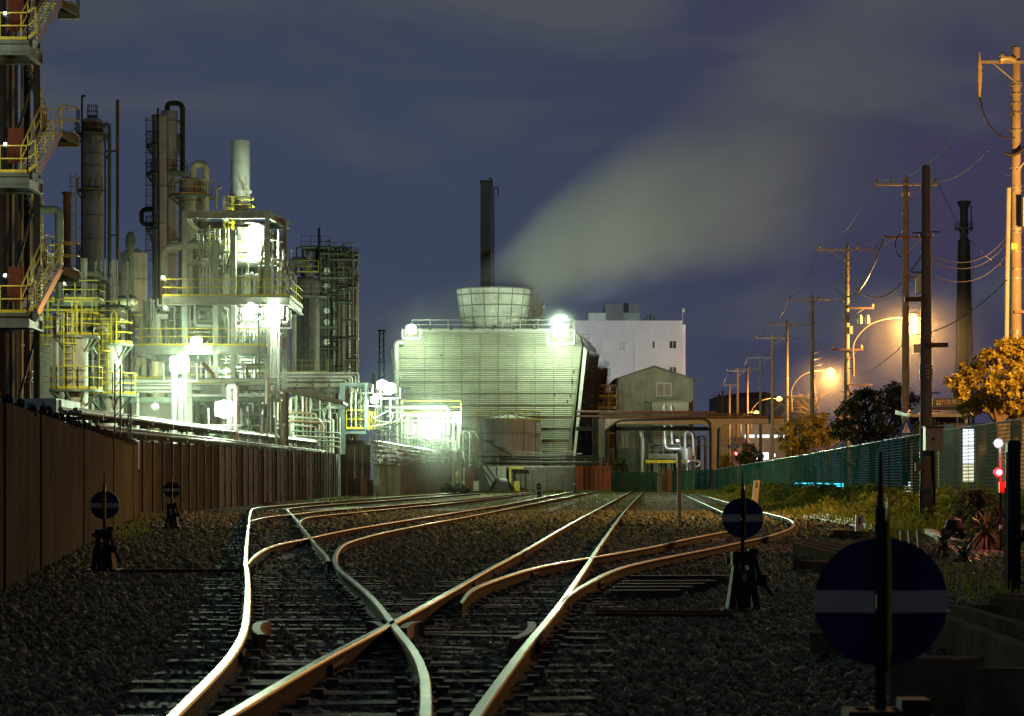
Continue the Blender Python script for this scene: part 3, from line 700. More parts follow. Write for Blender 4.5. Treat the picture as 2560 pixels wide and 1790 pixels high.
while D < 189:
    w = 2.55; a, b = D, min(D+w-.18, 189); X = -12.35-.004*(D-83)
    kind = 'fence_dark' if (D < 101 or 150 < D < 156 or j % 11 in (9,)) else ('block' if random.random() < .62 else 'fence_dark')
    mb = MB(); nb = 5
    if kind == 'block':
        for q in range(nb): mb.box(X-.08,X+random.uniform(-.01,.02),a,b,ztop(D)*q/nb+.01,ztop(D)*(q+1)/nb-.012)
    else: mb.box(X-.08,X,a,b,-.1,ztop(D))
    part('panel', mb, kind, f2); part('post', MB().box(X-.06,X+.06,b+.02,b+.16,-.1,ztop(D)+.05), 'dark_steel', f2)
    D += w; j += 1
# the cross run facing the camera behind the corner, px 340-460 and its white board
mb = corr_panel((gx(338,83),83), (-12.35,83), 0, (ztop(83)-.02, ztop(83)), .2)
part('end_panel', mb, 'fence_dark', f2)
c = W(340,1105,81); h = px(67,81)
solo('white_board', MB().box(c.x-.05,c.x+.10,80.9,81,c.z-h,c.z), 'white', 'narrow white board fixed at the corner where two fences meet', 'board', (c.x,81,c.z-h))
f3 = thing('corrugated_fence', 'corrugated metal fence behind the bushes in front of the pipe trestle', 'fence', (gx(987,193),193,0))
A, B = V((gx(985,193),193,0)), V((gx(1188,245),245,0))
for k in range(7):
    a, b = A.lerp(B,k/7), A.lerp(B,(k+1)/7); part('sheet', corr_panel((a.x,a.y),(b.x,b.y),-.1,(2.58-.012*k,2.57-.012*k),.42,.06), 'corr_fence', f3)
part('cap_rail', MB().beam(A+V((0,.05,2.6)), B+V((0,.05,2.5)), .09), 'dark_steel', f3)
for xx, y0, y1 in ((1010,1158,1180),(1020,1160,1190),(1026,1160,1190),(1115,1165,1178)):
    t = (xx-985)/203.; p = A.lerp(B,t*.95); part('patch', MB().cbox((p.x,p.y-.14,gz((y0+y1)/2,p.y)), px(4,p.y), .02, px(y1-y0,p.y)), 'block', f3, label='pale repair strip')
f4 = thing('metal_shed', 'streaked grey green corrugated shed standing before the corrugated fence', 'shed', (gx(960,189),189,0))
part('wall', corr_panel((gx(935,189),189),(gx(986,189),189),-.1,gz(1162,189),.55,.07), 'shed_sheet', f4)
part('wall', corr_panel((gx(986,189),189),(gx(986,189)+.2,193),-.1,gz(1162,189),.55,.07), 'shed_sheet', f4)
part('roof', MB().box(gx(933,189),gx(988,189)+.2,188.8,193,gz(1162,189),gz(1162,189)+.08), 'galv', f4)
f5 = thing('block_wall', 'low dark wall of upright slabs beside the metal shed', 'wall', (gx(900,187),187,0))
for x0,x1,yt in ((850,866,1136),(867,882,1194),(883,899,1197),(900,916,1194),(917,933,1200)):
    part('slab', MB().box(gx(x0,187)+.02,gx(x1,187)-.02,187,187.2,-.1,gz(yt,187)), 'fence_dark' if x0!=900 else 'block', f5)
for x0,x1 in ((868,886),(888,905),(906,926)):
    part('board', MB().box(gx(x0,188),gx(x1,188),188,188.1,-.1,gz(1112,188)), 'tank_dark', f5)
p = G(926,1240,0); mb = MB().ball((p.x,188,.55), .42, 12, .9); mb.v=[(a+random.uniform(-.05,.05),b,c+random.uniform(-.04,.04)) for a,b,c in mb.v]
solo('bag', mb, 'disc_yellow', 'yellow green rounded bag lying at the foot of the shed', 'bag', (p.x,188,0))
f6 = thing('concrete_wall', 'dark low wall running below the cooling tower', 'wall', (gx(1360,248),248,0))
for k,x0 in enumerate(range(1188,1440,36)):
    part('panel', MB().box(gx(x0,248)+.03,gx(x0+36,248)-.03,248,248.25,-.1,gz(1168,248)), 'tank_dark', f6)
part('coping', MB().box(gx(1187,248),gx(1440,248),247.9,248.35,gz(1168,248),gz(1165,248)), 'galv', f6)
f7 = thing('rusty_sheet_wall', 'rusty red corrugated wall ending beside the green net', 'wall', (gx(1480,247),247,0))
for k in range(4):
    part('sheet', corr_panel((gx(1436+k*23,247),247),(gx(1458+k*23,247),247),-.1,gz(1165,247),.5,.06), 'rust_red' if k!=1 else 'rust', f7)
part('return_wall', MB().box(gx(1528,247)-.06,gx(1528,247),247,252,-.1,gz(1167,247)), 'rust', f7)
# tarp heap, yellow crane hook frame, sloping shield
D = 244; c = W(1254,1221,D); rx = px(31,D)
pts = [(-1.05,0),(-.95,.35),(-.55,1.0),(-.4,1.14),(.35,1.06),(.85,.62),(1.02,.2),(1.0,0)]
mb = MB(); n=len(pts)
for q,(s,dy) in enumerate(((.75,-1.0),(1,-.4),(1,.5),(.8,1.0))): mb.v += [(c.x+x*rx*s+random.uniform(-.05,.05), D+dy, z*1.22*s+random.uniform(-.03,.05)) for x,z in pts]
mb.f = [(q*n+j,q*n+j+1,(q+1)*n+j+1,(q+1)*n+j) for q in range(3) for j in range(n-1)]+[tuple(range(n)),tuple(range(3*n,4*n))[::-1]]
solo('tarpaulin_heap', mb, 'tarp', 'black tarpaulin pulled over a heap before the wall', 'tarp', (c.x,D,0))
t = thing('yellow_stand', 'yellow painted steel stand half hidden behind the tarpaulin', 'stand', (gx(1290,246),246,0))
part('top', MB().box(gx(1273,246),gx(1309,246),245.6,246.4,gz(1172,246),gz(1167,246)), 'yellow', t)
part('leg', MB().box(gx(1273,246),gx(1278,246),245.9,246.1,0,gz(1172,246)), 'yellow', t)
part('leg', MB().box(gx(1301,246),gx(1303,246),245.9,246.1,0,gz(1172,246)), 'dark_steel', t)
part('box', MB().box(gx(1285,245),gx(1299,245),244.6,245.4,0,gz(1203,245)), 'yellow', t)
t = thing('sloping_chute', 'pale sloping sheet chute resting between fence and dark wall', 'chute', (gx(1220,246),246,0))
part('sheet', MB().prism([(gx(1203,246.5),gz(1165,246.5)),(gx(1265,246.5),gz(1165,246.5)),(gx(1265,246.5),0.2),(gx(1232,246.5),0.05)], 246.4, 246.5), 'pale', t)
for dx in (0,14): part('rail', MB().beam(W(1200+dx,1162,246.2), W(1236+dx,1214,246.2), .12), 'dark_steel', t)
part('upright', MB().beam(W(1241,1168,246.2), W(1241,1190,246.2), .08), 'dark_steel', t)
t = thing('cabinet', 'small grey cabinet standing at the end of the corrugated fence', 'cabinet', (gx(1190,244),244,0))
part('box', MB().box(gx(1183,243),gx(1197,243),243,243.6,-.1,gz(1203,243)), 'pale', t); part('lid', MB().box(gx(1182,243),gx(1198,243),242.95,243.65,gz(1203,243),gz(1202,243)), 'galv', t)

# ================================================================ stair tower at the frame edge
t = thing('stair_tower', 'dark steel stair tower with yellow handrails at the left edge', 'stair tower', (-20.5,110,0))
D0 = 110.0
PX = lambda v: gx(v, D0); PZ = lambda v: gz(v, D0)
levels = [1140, 785, 437, 107, -222]        # photo heights of the main landings
for j, y in enumerate(levels[1:]):
    z = PZ(y); xr = PX(82)
    mb = MB().box(PX(-60),xr,109.2,112.4,z-.06,z); 
    mb.ibeam((PX(-60),109.25,z-.36),(xr,109.25,z-.36),.2,.55).ibeam((PX(-60),112.3,z-.3),(xr,112.3,z-.3),.2,.5).ibeam((xr-.1,109.4,z-.36),(xr-.1,112.2,z-.36),.2,.5)
    mb.beam((xr,109.4,z-.05),(PX(101),109.3,z-.25),.1,.35)
    part('landing', mb, 'green_grey', t)
    part('railing', rail_mb([(PX(-60),109.2,z),(PX(78),109.2,z),(PX(97),109.2,z+.25)],1.15,1.2), 'yellow', t)
    part('panel', MB().box(PX(18),PX(57),110.2,110.26,z+.55,z+2.05), 'panel_brown', t)
    # upward flight on the near side, to the half landing further right
    ym = y-118; zm = PZ(y-120); xm0, xm1 = PX(76), PX(165)
    st, tr = stairs_mb((PX(74),110.4,z+.02),(PX(122),110.4,zm),-1.1,(0,0,0)) if False else (None,None)
    zt = PZ(y-125)
    a0, a1 = V((PX(58),109.3,z)), V((PX(98),109.3,z)); b0, b1 = V((PX(80),111.8,zt)), V((PX(134),111.8,zt))
    sm, tm = MB(), MB()
    sm.beam(V((PX(60),109.4,z)),V((PX(83),111.9,zt)),.07,.26); 
    sm2 = MB().beam(V((PX(100),109.4,z)),V((PX(134),111.9,zt)),.09,.30)
    part('stringer', sm, 'galv', t); part('stringer', sm2, 'alu', t)
    for k in range(13):
        f = (k+.5)/13; l = V((PX(60),109.4,z)).lerp(V((PX(83),111.9,zt)),f); r = V((PX(100),109.4,z)).lerp(V((PX(134),111.9,zt)),f)
        tm.cbox((l+r)/2, (r-l).x, .25, .045)
    part('treads', tm, 'galv', t)
    for l, r in (((PX(60),109.35,z),(PX(83),111.85,zt)),((PX(100),109.35,z),(PX(134),111.85,zt))):
        part('handrail', rail_mb([l,r],1.1,1.3,toe=False), 'yellow', t)
    # half landing
    mb = MB().box(PX(72),PX(165),111.9,113.4,zt-.06,zt).ibeam((PX(110),113.35,zt-.3),(PX(166),113.35,zt-.3),.2,.45).beam((PX(134),111.95,zt-.1),(PX(165),112.9,zt-.3),.1,.3)
    part('landing', mb, 'green_grey', t)
    part('railing', rail_mb([(PX(134),112,zt),(PX(165),112.8,zt),(PX(165),113.3,zt),(PX(72),113.3,zt)],1.15,.8,toe=False), 'yellow', t)
    # return flight, going up to the left further back
    zu = PZ(levels[j+2]) if j+2 < len(levels) else z+5.8
    for q in (113.5,114.6): part('stringer', MB().beam((PX(78),q,zt),(PX(26),q,zu-.2),.08,.3), 'dark_steel', t)
    tm = MB()
    for k in range(13): f=(k+.5)/13; tm.cbox((PX(78)+(PX(26)-PX(78))*f,114.05,zt+(zu-.2-zt)*f), .25,1.05,.045)
    part('treads', tm, 'galv', t); part('handrail', rail_mb([(PX(80),113.5,zt),(PX(28),113.5,zu-.2)],1.05,1.3,toe=False), 'yellow', t)
for X,Y in ((PX(64),112.6),(PX(-25),112.6),(PX(-25),109.5),(PX(10),115.2)):
    part('column', MB().ibeam((X,Y,0),(X,Y,26),.25,.25), 'dark_steel', t)
for j in range(4):
    z0,z1 = PZ(levels[j])+.3, PZ(levels[j+1])-.7; part('brace', MB().beam((PX(-20),112.7,z0),(PX(62),112.7,z1),.1), 'dark_steel', t)
jungle(t, PX(-55),PX(12),113.2,116,0,24,16,.05,.16,('pale','silver','dark_steel','grey_paint'),.2)
for yl,lb in ((33,'small lamp beside the topmost stair landing'),(360,'small lamp beside the middle stair landing'),(688,'small lamp beside the lowest visible stair landing')):
    flood(13,yl,108.6, 200, .1, lb, 'lens_small', (.95,1,.8), group='lamps on the stair tower', lightpos=(-1.3,-1.6,.6))
    if yl == 688: STL = [o for o in bpy.data.objects if o.get('label') == lb][0]; spot(STL, (3.2,5.5,-.4), W(170,850,131), 4200, 75, (.95,1,.55), .9)  # extra beam added to brighten the yellow railed tanks
# block behind the tower so that the gaps show plant, not sky
t = thing('process_column', 'dark stained cylinder hidden behind the stair tower', 'process column', (PX(45),150,0), 'distillation columns')
part('shell', MB().lathe((gx(40,150),150),[(1.6,0),(1.6,17.6),(1.2,18.6),(.3,19.2)],28), 'tank', t)
part('pipe', MB().pipe([(gx(95,148),148,0),(gx(95,148),148,gz(525,148)),(gx(118,148),148,gz(525,148)),(gx(148,148),148,gz(525,148)),(gx(148,148),148,gz(760,148))],px(11,148),10), 'green_grey', t)
part('pipe', MB().pipe([(gx(75,149),149,gz(475,149)),(gx(100,149),149,gz(475,149)),(gx(105,149),149,gz(560,149))],px(5,149),8), 'green_grey', t)
ring_platform(t, gx(40,150),150,1.6,gz(640,150),.8)
solo('rust_chimney', MB().lathe((gx(168,200),200),[(px(10,200),0),(px(10,200),gz(486,200)),(px(13,200),gz(486,200)),(px(13,200),gz(480,200))],18), 'rust', 'slim rusty brown chimney between stair tower and tall column', 'chimney', (gx(168,200),200,0))

# ================================================================ yellow railed tanks
def ytank(x, D, rpx, yt, label):
    X = gx(x,D); r = px(rpx,D); t = thing('storage_tank', label, 'tank', (X,D,0), 'tanks with yellow platforms')
    zt = gz(yt,D); part('shell', MB().lathe((X,D),[(r,0),(r,zt),(r*.3,zt+.25)],32), 'tank', t)
    for f in (.33,.66): part('band', MB().ring((X,D),r-.01,r+.03,zt*f,zt*f+.05,32), 'tank_dark', t)
    ring_platform(t, X, D, r*.98, zt+.05, .6)
    ring_platform(t, X, D, r, zt-2.6, .75, R(180), R(360), n=14)
    part('ladder', ladder_mb(X-r*.4, D-r-.25, zt-2.6, zt+1.1), 'yellow', t)
    part('ladder', MB().tube([(X+r*.35,D-r-.6,zt),(X+r*.35,D-r-.6,zt+1.5),(X+r*.6,D-r-.6,zt+1.7),(X+r*.8,D-r-.6,zt+1.5),(X+r*.8,D-r-.6,zt)],.04,6), 'yellow', t)
    part('pipe', MB().pipe([(X-r-.3,D-.4,0),(X-r-.3,D-.4,zt+.9),(X-.2,D-.4,zt+.9),(X-.2,D-.4,zt)], .09, 8), 'pale', t)
    return t
ytank(191,126,29,842,'slim pale tank with yellow top railing left of the vine posts')
ytank(277,134,28,862,'slim pale tank with yellow top railing close to the vine posts')
t = thing('storage_tank', 'wide dark tank behind the yellow caged ladder', 'tank', (gx(90,140),140,0))
part('shell', MB().lathe((gx(90,140),140),[(px(72,140),0),(px(72,140),gz(845,140)),(.4,gz(830,140))],40), 'tank_dark', t)
part('railing', rail_mb(circ((gx(90,140),140),px(70,140),gz(845,140),18),1.1,1.4,closed=True), 'yellow', t)
part('ladder', ladder_mb(gx(107,136),136.4,gz(965,136),gz(790,136),.75), 'yellow', t)
part('railing', rail_mb([W(60,800,137),W(230,800,137)],1.1,1.0), 'yellow', t)
t = thing('access_platform', 'yellow railed walkway above the wide dark tank', 'platform', (gx(150,150),150,0))
deck_part(t, gx(60,150), gx(300,150), 150, 153, gz(800,150), rails='FLR')
for k in range(6): part('leg', MB().ibeam((gx(65+45*k,150),150.2,0),(gx(65+45*k,150),150.2,gz(800,150)-.5),.2), 'green_grey', t)
deck_part(t, gx(120,150), gx(240,150), 151, 153, gz(745,150), rails='FLR')
jungle(t, gx(60,150), gx(300,150), 151,154, 2, gz(640,150), 34, .04,.14,('green_grey','grey_paint','pale','galv','dark_steel'))
# container and brown crate on the lot behind the fence
t = thing('shipping_container', 'bright blue container peeking over the brown sheet fence', 'container', (gx(60,92),92,0))
x0,x1,z0,z1 = gx(-60,92),gx(142,92),.2,gz(996,92)
b = MB().box(x0,x1,92,97,z0,z1); part('body', b, 'container_blue', t)
fr = MB().box(x0,x1,91.95,92.0,z1-.16,z1).box(x1-.40,x1,91.95,92.0,z0,z1-.163)
for xx in (x0+1.2,x0+2.0): fr.box(xx-.05,xx+.05,91.955,92.0,z0,z1-.163)
part('frame', fr, 'container_blue', t)
for xx in (x0+1.25,x0+1.95): part('door_seam', MB().box(xx-.006+.06,xx+.03+.06,91.945,91.99,z0,z1-.17), 'dark_steel', t)
t = thing('skip', 'rust brown corrugated skip beside the blue container', 'skip', (gx(165,93),93,0))
for k in range(7):
    xx = gx(145,93)+k*.11; y = 92.5+k*1.0
    part('side_panel', corr_panel((gx(144+7*k,92.5+k),92.5+k),(gx(151+7*k,93.5+k),93.5+k),.2,(gz(1000+3.4*k,93+k),gz(1003+3.4*k,93+k)),.25,.1), 'rust', t)
# vine covered posts
def vine_post(x, D, yt, w, label):
    X = gx(x,D); t = thing('steel_post', label, 'post', (X,D,0), 'vine covered posts behind the sheet fence'); zt = gz(yt,D)
    mb = MB()
    for dx in (-w,w): mb.beam((X+dx,D,0),(X+dx*.9,D,zt-random.uniform(0,.5)),.05)
    for k in range(int(zt/.5)): mb.beam((X-w,D,.3+k*.5),(X+w,D,.55+k*.5),.025)
    part('lattice', mb, 'green_grey', t); vb = MB()
    for k in range(240):
        z = random.uniform(0,zt); a = random.choice((-w,w)); p = V((X+a+random.gauss(0,.05),D+random.gauss(0,.05),z)); u = V((random.uniform(-1,1),random.uniform(-1,1),random.uniform(-1,1))).normalized()*.05; q = u.cross(V((0,0,1)))*1.2
        vb.add([p-u,p+q*.5,p+u,p-q*.5],[(0,1,2,3)])
    part('vine', vb, 'leaf_green', t)
vine_post(294,86,895,.1,'tall lattice post wrapped in vines behind the brown fence')
vine_post(324,88,991,.05,'shorter thin post wrapped in vines near the fence corner')

# ================================================================ columns against the sky
def column(x, D, rpx, yt, label, m='green_grey', yb=None, bands=(), head='dome'):
    X = gx(x,D); return vessel('process_column', label, 'process column', X, D, px(rpx,D), gz(yt,D), 0 if yb is None else gz(yb,D), m, head, [gz(b,D) for b in bands], 'distillation columns')
D=240; t = column(231,D,27,293,'tall lone column with a caged top and narrow orange streaks', 'tank', bands=(386,416,470,540,600))
X=gx(231,D); r=px(27,D); ring_platform(t,X,D,r,gz(338,D),.75,rm='grey_paint'); ring_platform(t,X,D,r,gz(477,D),.5,R(170),R(340),n=14)
part('cage', rail_mb(circ((X,D),px(13,D),gz(293,D),8),1.1,.4,closed=True), 'dark_steel', t)
part('top_band', MB().ring((X,D),r-.02,r+.03,gz(333,D),gz(308,D),28), 'rust', t)
for xx,yt,rr,m in ((274,318,4.5,'green_grey'),(263,345,2.5,'green_grey'),(294,249,4.2,'rust_pipe'),(205,240,2.6,'dark_steel')):
    part('pipe', MB().pipe([(gx(xx,D-3),D-3,0),(gx(xx,D-3),D-3,gz(yt,D-3)),(gx(xx-(9 if xx==274 else -6 if xx==205 else 0),D-3),D-3,gz(yt-(10 if xx==274 else 1),D-3)),(gx(xx-(14 if xx==274 else -8 if xx==205 else 0),D-3),D-3,gz(yt+(2 if xx!=294 else -1),D-3))] if xx in(274,205) else [(gx(xx,D-3),D-3,0),(gx(xx,D-3),D-3,20),(gx(xx,D-3),D-3,gz(yt,D-3))], px(rr,D), 10), m, t)
part('support', MB().beam(W(262,378,D-3),W(290,378,D-3),.14).beam(W(262,400,D-3),W(278,378,D-3),.14).beam(W(274,588,D-3),W(294,588,D-3),.12), 'dark_steel', t)
part('ladder', ladder_mb(gx(201,D)-.3,D-2,gz(700,D),gz(440,D),.5), 'yellow', t)
D=246; t = column(226,D,16,620,'short squat vessel at the foot of the lone column', 'tank'); part('pipe', MB().pipe([W(200,760,D-1.5),W(200,660,D-1.5),W(205,610,D-1.5),W(222,600,D-1.5),W(226,640,D-1.5)],px(4,D),8),'pale',t)
D=214; t = column(398,D,17.5,288,'left column of the close pair joined at the top', 'silver', bands=(468,560,620),head='flat'); X=gx(398,D)
part('cover', MB().cyl((X,D),px(19,D),gz(292,D),gz(288,D),24), 'green_grey', t)
part('ladder', ladder_mb(gx(376,D),D-.4,gz(720,D),gz(295,D),.5), 'dark_steel', t)
for y in (365,435,575): ring_platform(t,X,D,px(17,D),gz(y,D),.55,R(150),R(265),rm='dark_steel',n=8)
part('riser', MB().pipe([W(397,760,D-1.2),W(397,600,D-1.2),W(395,272,D-1.2),W(397,270,D-1.2)],px(2.6,D),8),'dark_steel',t)
part('loop_pipe', MB().pipe([W(385,523,D),W(354,523,D),W(354,561,D),W(385,561,D)],px(6,D),10,bend=px(14,D)),'dark_steel',t)
D=219; t = column(423,D,21,278,'right column of the close pair under the dark gooseneck', 'silver', bands=(305,470,640),head='flat'); X=gx(423,D)
part('gooseneck', MB().pipe([W(418,285,D),W(418,258,D),W(456.5,258,D),W(456.5,440,D)],px(6.4,D),12,bend=px(19,D),seg=10),'dark_steel',t)
part('bracket', MB().beam(W(445,305,D),W(452,305,D),.3).beam(W(445,335,D),W(452,390,D),.3), 'green_grey', t)
ring_platform(t,X,D,px(21,D),gz(437,D),.9,R(200),R(380),rm='dark_steel',n=12)
part('flat_platform', MB().box(gx(418,D),gx(470,D),D-2,D-.5,gz(437,D),gz(434,D)),'green_grey',t)
for y in (600,): ring_platform(t,X,D,px(21,D),gz(y,D),.9,R(180),R(380),n=12)
D=196; t = column(476,D,28,440,'mid height column with a pale gooseneck and yellow platform', 'tank', bands=(505,560),head='dome'); X=gx(476,D)
ring_platform(t,X,D,px(26,D),gz(490,D),.9)
part('gooseneck', MB().pipe([W(482,445,D-.6),W(482,410,D-.6),W(514,410,D-.6),W(514,700,D-.6)],px(9.5,D),12,bend=px(18,D),seg=10),'pale',t)
part('platform', MB().box(gx(500,D),gx(546,D),D-.8,D+.8,gz(498,D),gz(495,D)),'green_grey',t); part('railing', rail_mb([W(522,495,D-.8),W(546,495,D-.8)],1.1,.8),'grey_paint',t)
part('spout', MB().pipe([W(541,520,D-.8),W(541,472,D-.8),W(554,468,D-.8)],px(3,D),8),'pale',t)
D=184; X=gx(334,D); t=thing('silo','grey silo with cone roof and fat hooded vent pipe','silo',(X,D,0)); r=px(34,D)
part('shell', MB().lathe((X,D),[(r,gz(780,D)),(r,gz(634,D)),(r*1.03,gz(634,D)),(r*.3,gz(620,D))],32),'silver',t)
part('band', MB().ring((X,D),r-.02,r+.04,gz(700,D),gz(698,D),32),'green_grey',t)
part('vent_pipe', MB().pipe([W(327,770,D-1.3),W(327,640,D-1.3),W(327,590,D-1.3)],px(7.5,D),12).lathe((gx(327,D-1.3),D-1.3),[(px(13,D),gz(625,D)),(px(13,D),gz(598,D)),(px(8,D),gz(586,D)),(px(2,D),gz(583,D))],16),'green_grey',t)
for dx in (-.8,.8): part('leg', MB().ibeam((X+dx*r,D,0),(X+dx*r,D,gz(780,D)),.25),'green_grey',t)
D=178; t=thing('heat_exchanger','long horizontal cylinder lying on a deck beside the silo','vessel',(gx(280,D),D,gz(764,D)))
part('shell', MB().tube([W(215,751,D),W(330,751,D)],px(13,D),24),'green_grey',t); part('flange', MB().tube([W(324,751,D),W(328,751,D)],px(15.5,D),24),'green_grey',t)
part('head', MB().tube([W(330,751,D),W(337,751,D),W(343,751,D),W(346,751,D)],[px(13,D),px(12,D),px(8,D),px(2,D)],24),'tank',t)
for x in (235,300): part('saddle', MB().box(gx(x-4,D),gx(x+4,D),D-.5,D+.5,gz(790,D),gz(760,D)),'green_grey',t)
# decks behind the tanks (between the lone column and the structure)
t = thing('pipe_structure','dark deck crowded with vertical pipes behind the silo','steel structure',(gx(300,186),186,0))
deck_part(t, gx(225,186), gx(415,186), 186, 192, gz(790,186), rails='FLR', t=.5)
deck_part(t, gx(145,186), gx(330,186), 187, 192, gz(700,186), rails='FL', rm='green_grey')
for x in (232,275,320,365,410): part('column', MB().ibeam((gx(x,186),186.3,0),(gx(x,186),186.3,gz(795,186)),.3), 'green_grey', t)
part('fat_pipe', MB().pipe([W(150,683,186),W(250,683,186),W(268,700,186),W(268,720,186)],px(9,186),12),'green_grey',t)
jungle(t, gx(175,186), gx(310,186), 187.5,191, gz(790,186), gz(680,186), 40, .05,.13,('green_grey','pale','grey_paint','silver'),.25)
jungle(t, gx(300,184), gx(420,184), 184,190, 0, gz(800,184), 40, .06,.22)
part('machine', MB().tube([W(300,940,183),W(345,950,183)],px(16,183),16), 'pale', t)
part('machine', MB().cbox(W(370,900,187), 1.6,1.6,1.4), 'tank', t); part('duct', MB().pipe([W(395,1000,183),W(395,860,183),W(425,860,183),W(425,830,183)],px(16,183),14),'pale',t)
# ================================================================ main lit process structure
D=165.0; t = thing('process_structure','brightly floodlit steel process structure below the silver stack','steel structure',(gx(575,D),D+4,0))
MAINS = t
zA, zB, zR, zL = gz(866,D), gz(744,D), gz(527,D), gz(958,D)
cols = [(462,0),(490,6),(540,0),(583,0),(668,0),(694,5),(620,7)]
for x, dy in cols:
    y = D+dy; z1 = gz(530,D)
    if x in (540,583): z1 = gz(575 if x==583 else 600,D)
    part('column', MB().ibeam((gx(x,y) if dy==0 else gx(x,D+0)*1.0,y,0),(gx(x,y) if dy==0 else gx(x,D),y,z1),px(12,D),px(12,D)), 'grey_paint', t)
rb = MB()
for yy in (D,D+7):
    rb.ibeam((gx(455,D),yy,zR-.25),(gx(700,D) if yy>D else gx(676,D),yy,zR-.25),.3,.5)
rb.ibeam((gx(462,D),D+.2,zR-.26),(gx(462,D),D+6.8,zR-.26),.3,.48).ibeam((gx(668,D),D+.2,zR-.26),(gx(698,D),D+6.8,zR-.26),.3,.48).ibeam((gx(560,D),D+.2,zR-.26),(gx(560,D),D+6.8,zR-.26),.3,.48)
part('roof_beam', rb, 'grey_paint', t)
deck_part(t, gx(412,D), gx(728,D), D-1.2, D+9, zB, t=.5, m='grey_paint')
deck_part(t, gx(342,D), gx(668,D), D-1.0, D+9, zA, t=.5, m='grey_paint')
deck_part(t, gx(470,D), gx(668,D), D+.5, D+9, zL, t=.35, m='grey_paint', rails='F')
deck_part(t, gx(512,D), gx(650,D), D+1.5, D+6, gz(640,D), t=.3, m='pale', rails='FLR')
deck_part(t, gx(512,D), gx(560,D), D+.6, D+3, gz(612,D), t=.25, m='pale', rails='FL')
for x0,y0,x1,y1 in ((583,620,540,744),(668,560,640,744),(668,744,640,866),(540,744,583,866)):
    part('brace', MB().beam(W(x0,y0,D+.3),W(x1,y1,D+.3),.14), 'grey_paint', t)
# enclosure, ducts, big pipes
part('enclosure', MB().box(gx(585,D),gx(662,D),D+2,D+6,gz(635,D),gz(560,D)), 'silver', t)
part('louvre', MB().box(gx(650,D),gx(664,D),D+1.7,D+2,gz(630,D),gz(560,D)), 'pale', t)
part('stack', MB().lathe((gx(600,D+5),D+5),[(px(25.5,D),zR-.5),(px(25.5,D),gz(408,D+5)),(px(26.2,D),gz(408,D+5)),(px(26.2,D),gz(406,D+5)),(px(25.5,D),gz(406,D+5)),(px(25.5,D),gz(352,D+5)),(px(23.5,D),gz(352,D+5)),(px(23.5,D),gz(356,D+5))],40), 'alu', t)
for a in (-1,1): part('lug', MB().cbox(W(600+a*27,480,D+5),.12,.12,.2), 'pale', t)
part('guy', MB().beam(W(604,450,D+4),W(618,488,D+4),.05), 'rust_red', t)
deck_part(t, gx(561,D), gx(622,D), D+1.5, D+3.4, zR+.03, t=.2, m='grey_paint', rails='FLRB', h=1.05)
part('ladder', ladder_mb(gx(566,D),D+1.4,zB,zR+1.1,.5,True), 'yellow', t)
part('duct', MB().pipe([W(410,690,D+2),W(410,622,D+2),W(455,614,D+2),W(535,614,D+2)],px(10.5,D),14,bend=px(18,D)), 'pale', t)
for x in (478,486,522,530): part('flange', MB().tube([W(x,614,D+2),W(x+3,614,D+2)],px(13.5,D),14), 'pale', t)
part('duct', MB().tube([W(466,657,D+1),W(500,657,D+1)],px(8.5,D),14), 'pale', t)
part('duct', MB().tube([W(500,657,D+1),W(503,657,D+1),W(518,657,D+1),W(521,657,D+1)],[px(8,D),px(12,D),px(12,D),px(8,D)],14), 'pale', t)
part('drum', MB().tube([W(546,657,D+1.5),W(550,657,D+1.5),W(645,657,D+1.5),W(650,657,D+1.5)],[px(5,D),px(12,D),px(12,D),px(5,D)],16), 'silver', t)
part('duct', MB().pipe([W(536,744,D+.6),W(536,640,D+.6),W(536,611,D+.6),W(550,611,D+.6)],px(7.5,D),12), 'silver', t)
part('duct', MB().pipe([W(584,966,D+.4),W(584,800,D+.4),W(584,590,D+.4)],px(8,D),12), 'silver', t)
part('duct', MB().pipe([W(536,866,D+.6),W(536,800,D+.6),W(536,748,D+.6)],px(6.5,D),12), 'silver', t)
part('duct', MB().pipe([W(394,866,D+1),W(394,800,D+1),W(394,790,D+1),W(420,790,D+1)],px(8.5,D),12), 'pale', t)
part('duct', MB().pipe([W(384,866,D+1),W(384,820,D+1),W(384,805,D+1)],px(9,D),12), 'pale', t)
part('pipe', MB().pipe([W(680,745,D),W(680,650,D),W(706,650,D),W(706,668,D)],px(4,D),10), 'white', t)
part('pipe', MB().pipe([W(560,770,D),W(573,770,D),W(573,860,D)],px(3.5,D),10), 'white', t)
part('pipe', MB().pipe([W(716,770,D),W(720,770,D),W(720,806,D),W(706,806,D)],px(3.2,D),10), 'white', t)
for x in (652,658): part('pipe', MB().pipe([W(x,640,D+.5),W(x,560,D+.5),W(630,556,D+.5),W(612,556,D+.5)] if x==652 else [W(658,655,D+.5),W(664,655,D+.5),W(664,575,D+.5)],px(2.5,D),8), 'white', t)
for x in (676,684,690,697): part('pipe', MB().pipe([W(x,990,D+1),W(x,800,D+1),W(x,770,D+1)],px(3.4,D),8), 'white', t)
for x in (498,508,516,524,558): part('pipe', MB().pipe([W(x,744,D+1.2),W(x,690,D+1.2),W(x,560+random.randint(0,60),D+1.2)],px(2.2,D),8), 'pale', t)
# hooked vents over the deck
for k,(x,h) in enumerate(((560,690),(612,690),(624,688),(636,692),(568,700))):
    part('vent', MB().pipe([W(x,742,D),W(x,h,D),W(x+7,h-6,D),W(x+10,h+12,D)],px(3.2,D),8), 'white', t)
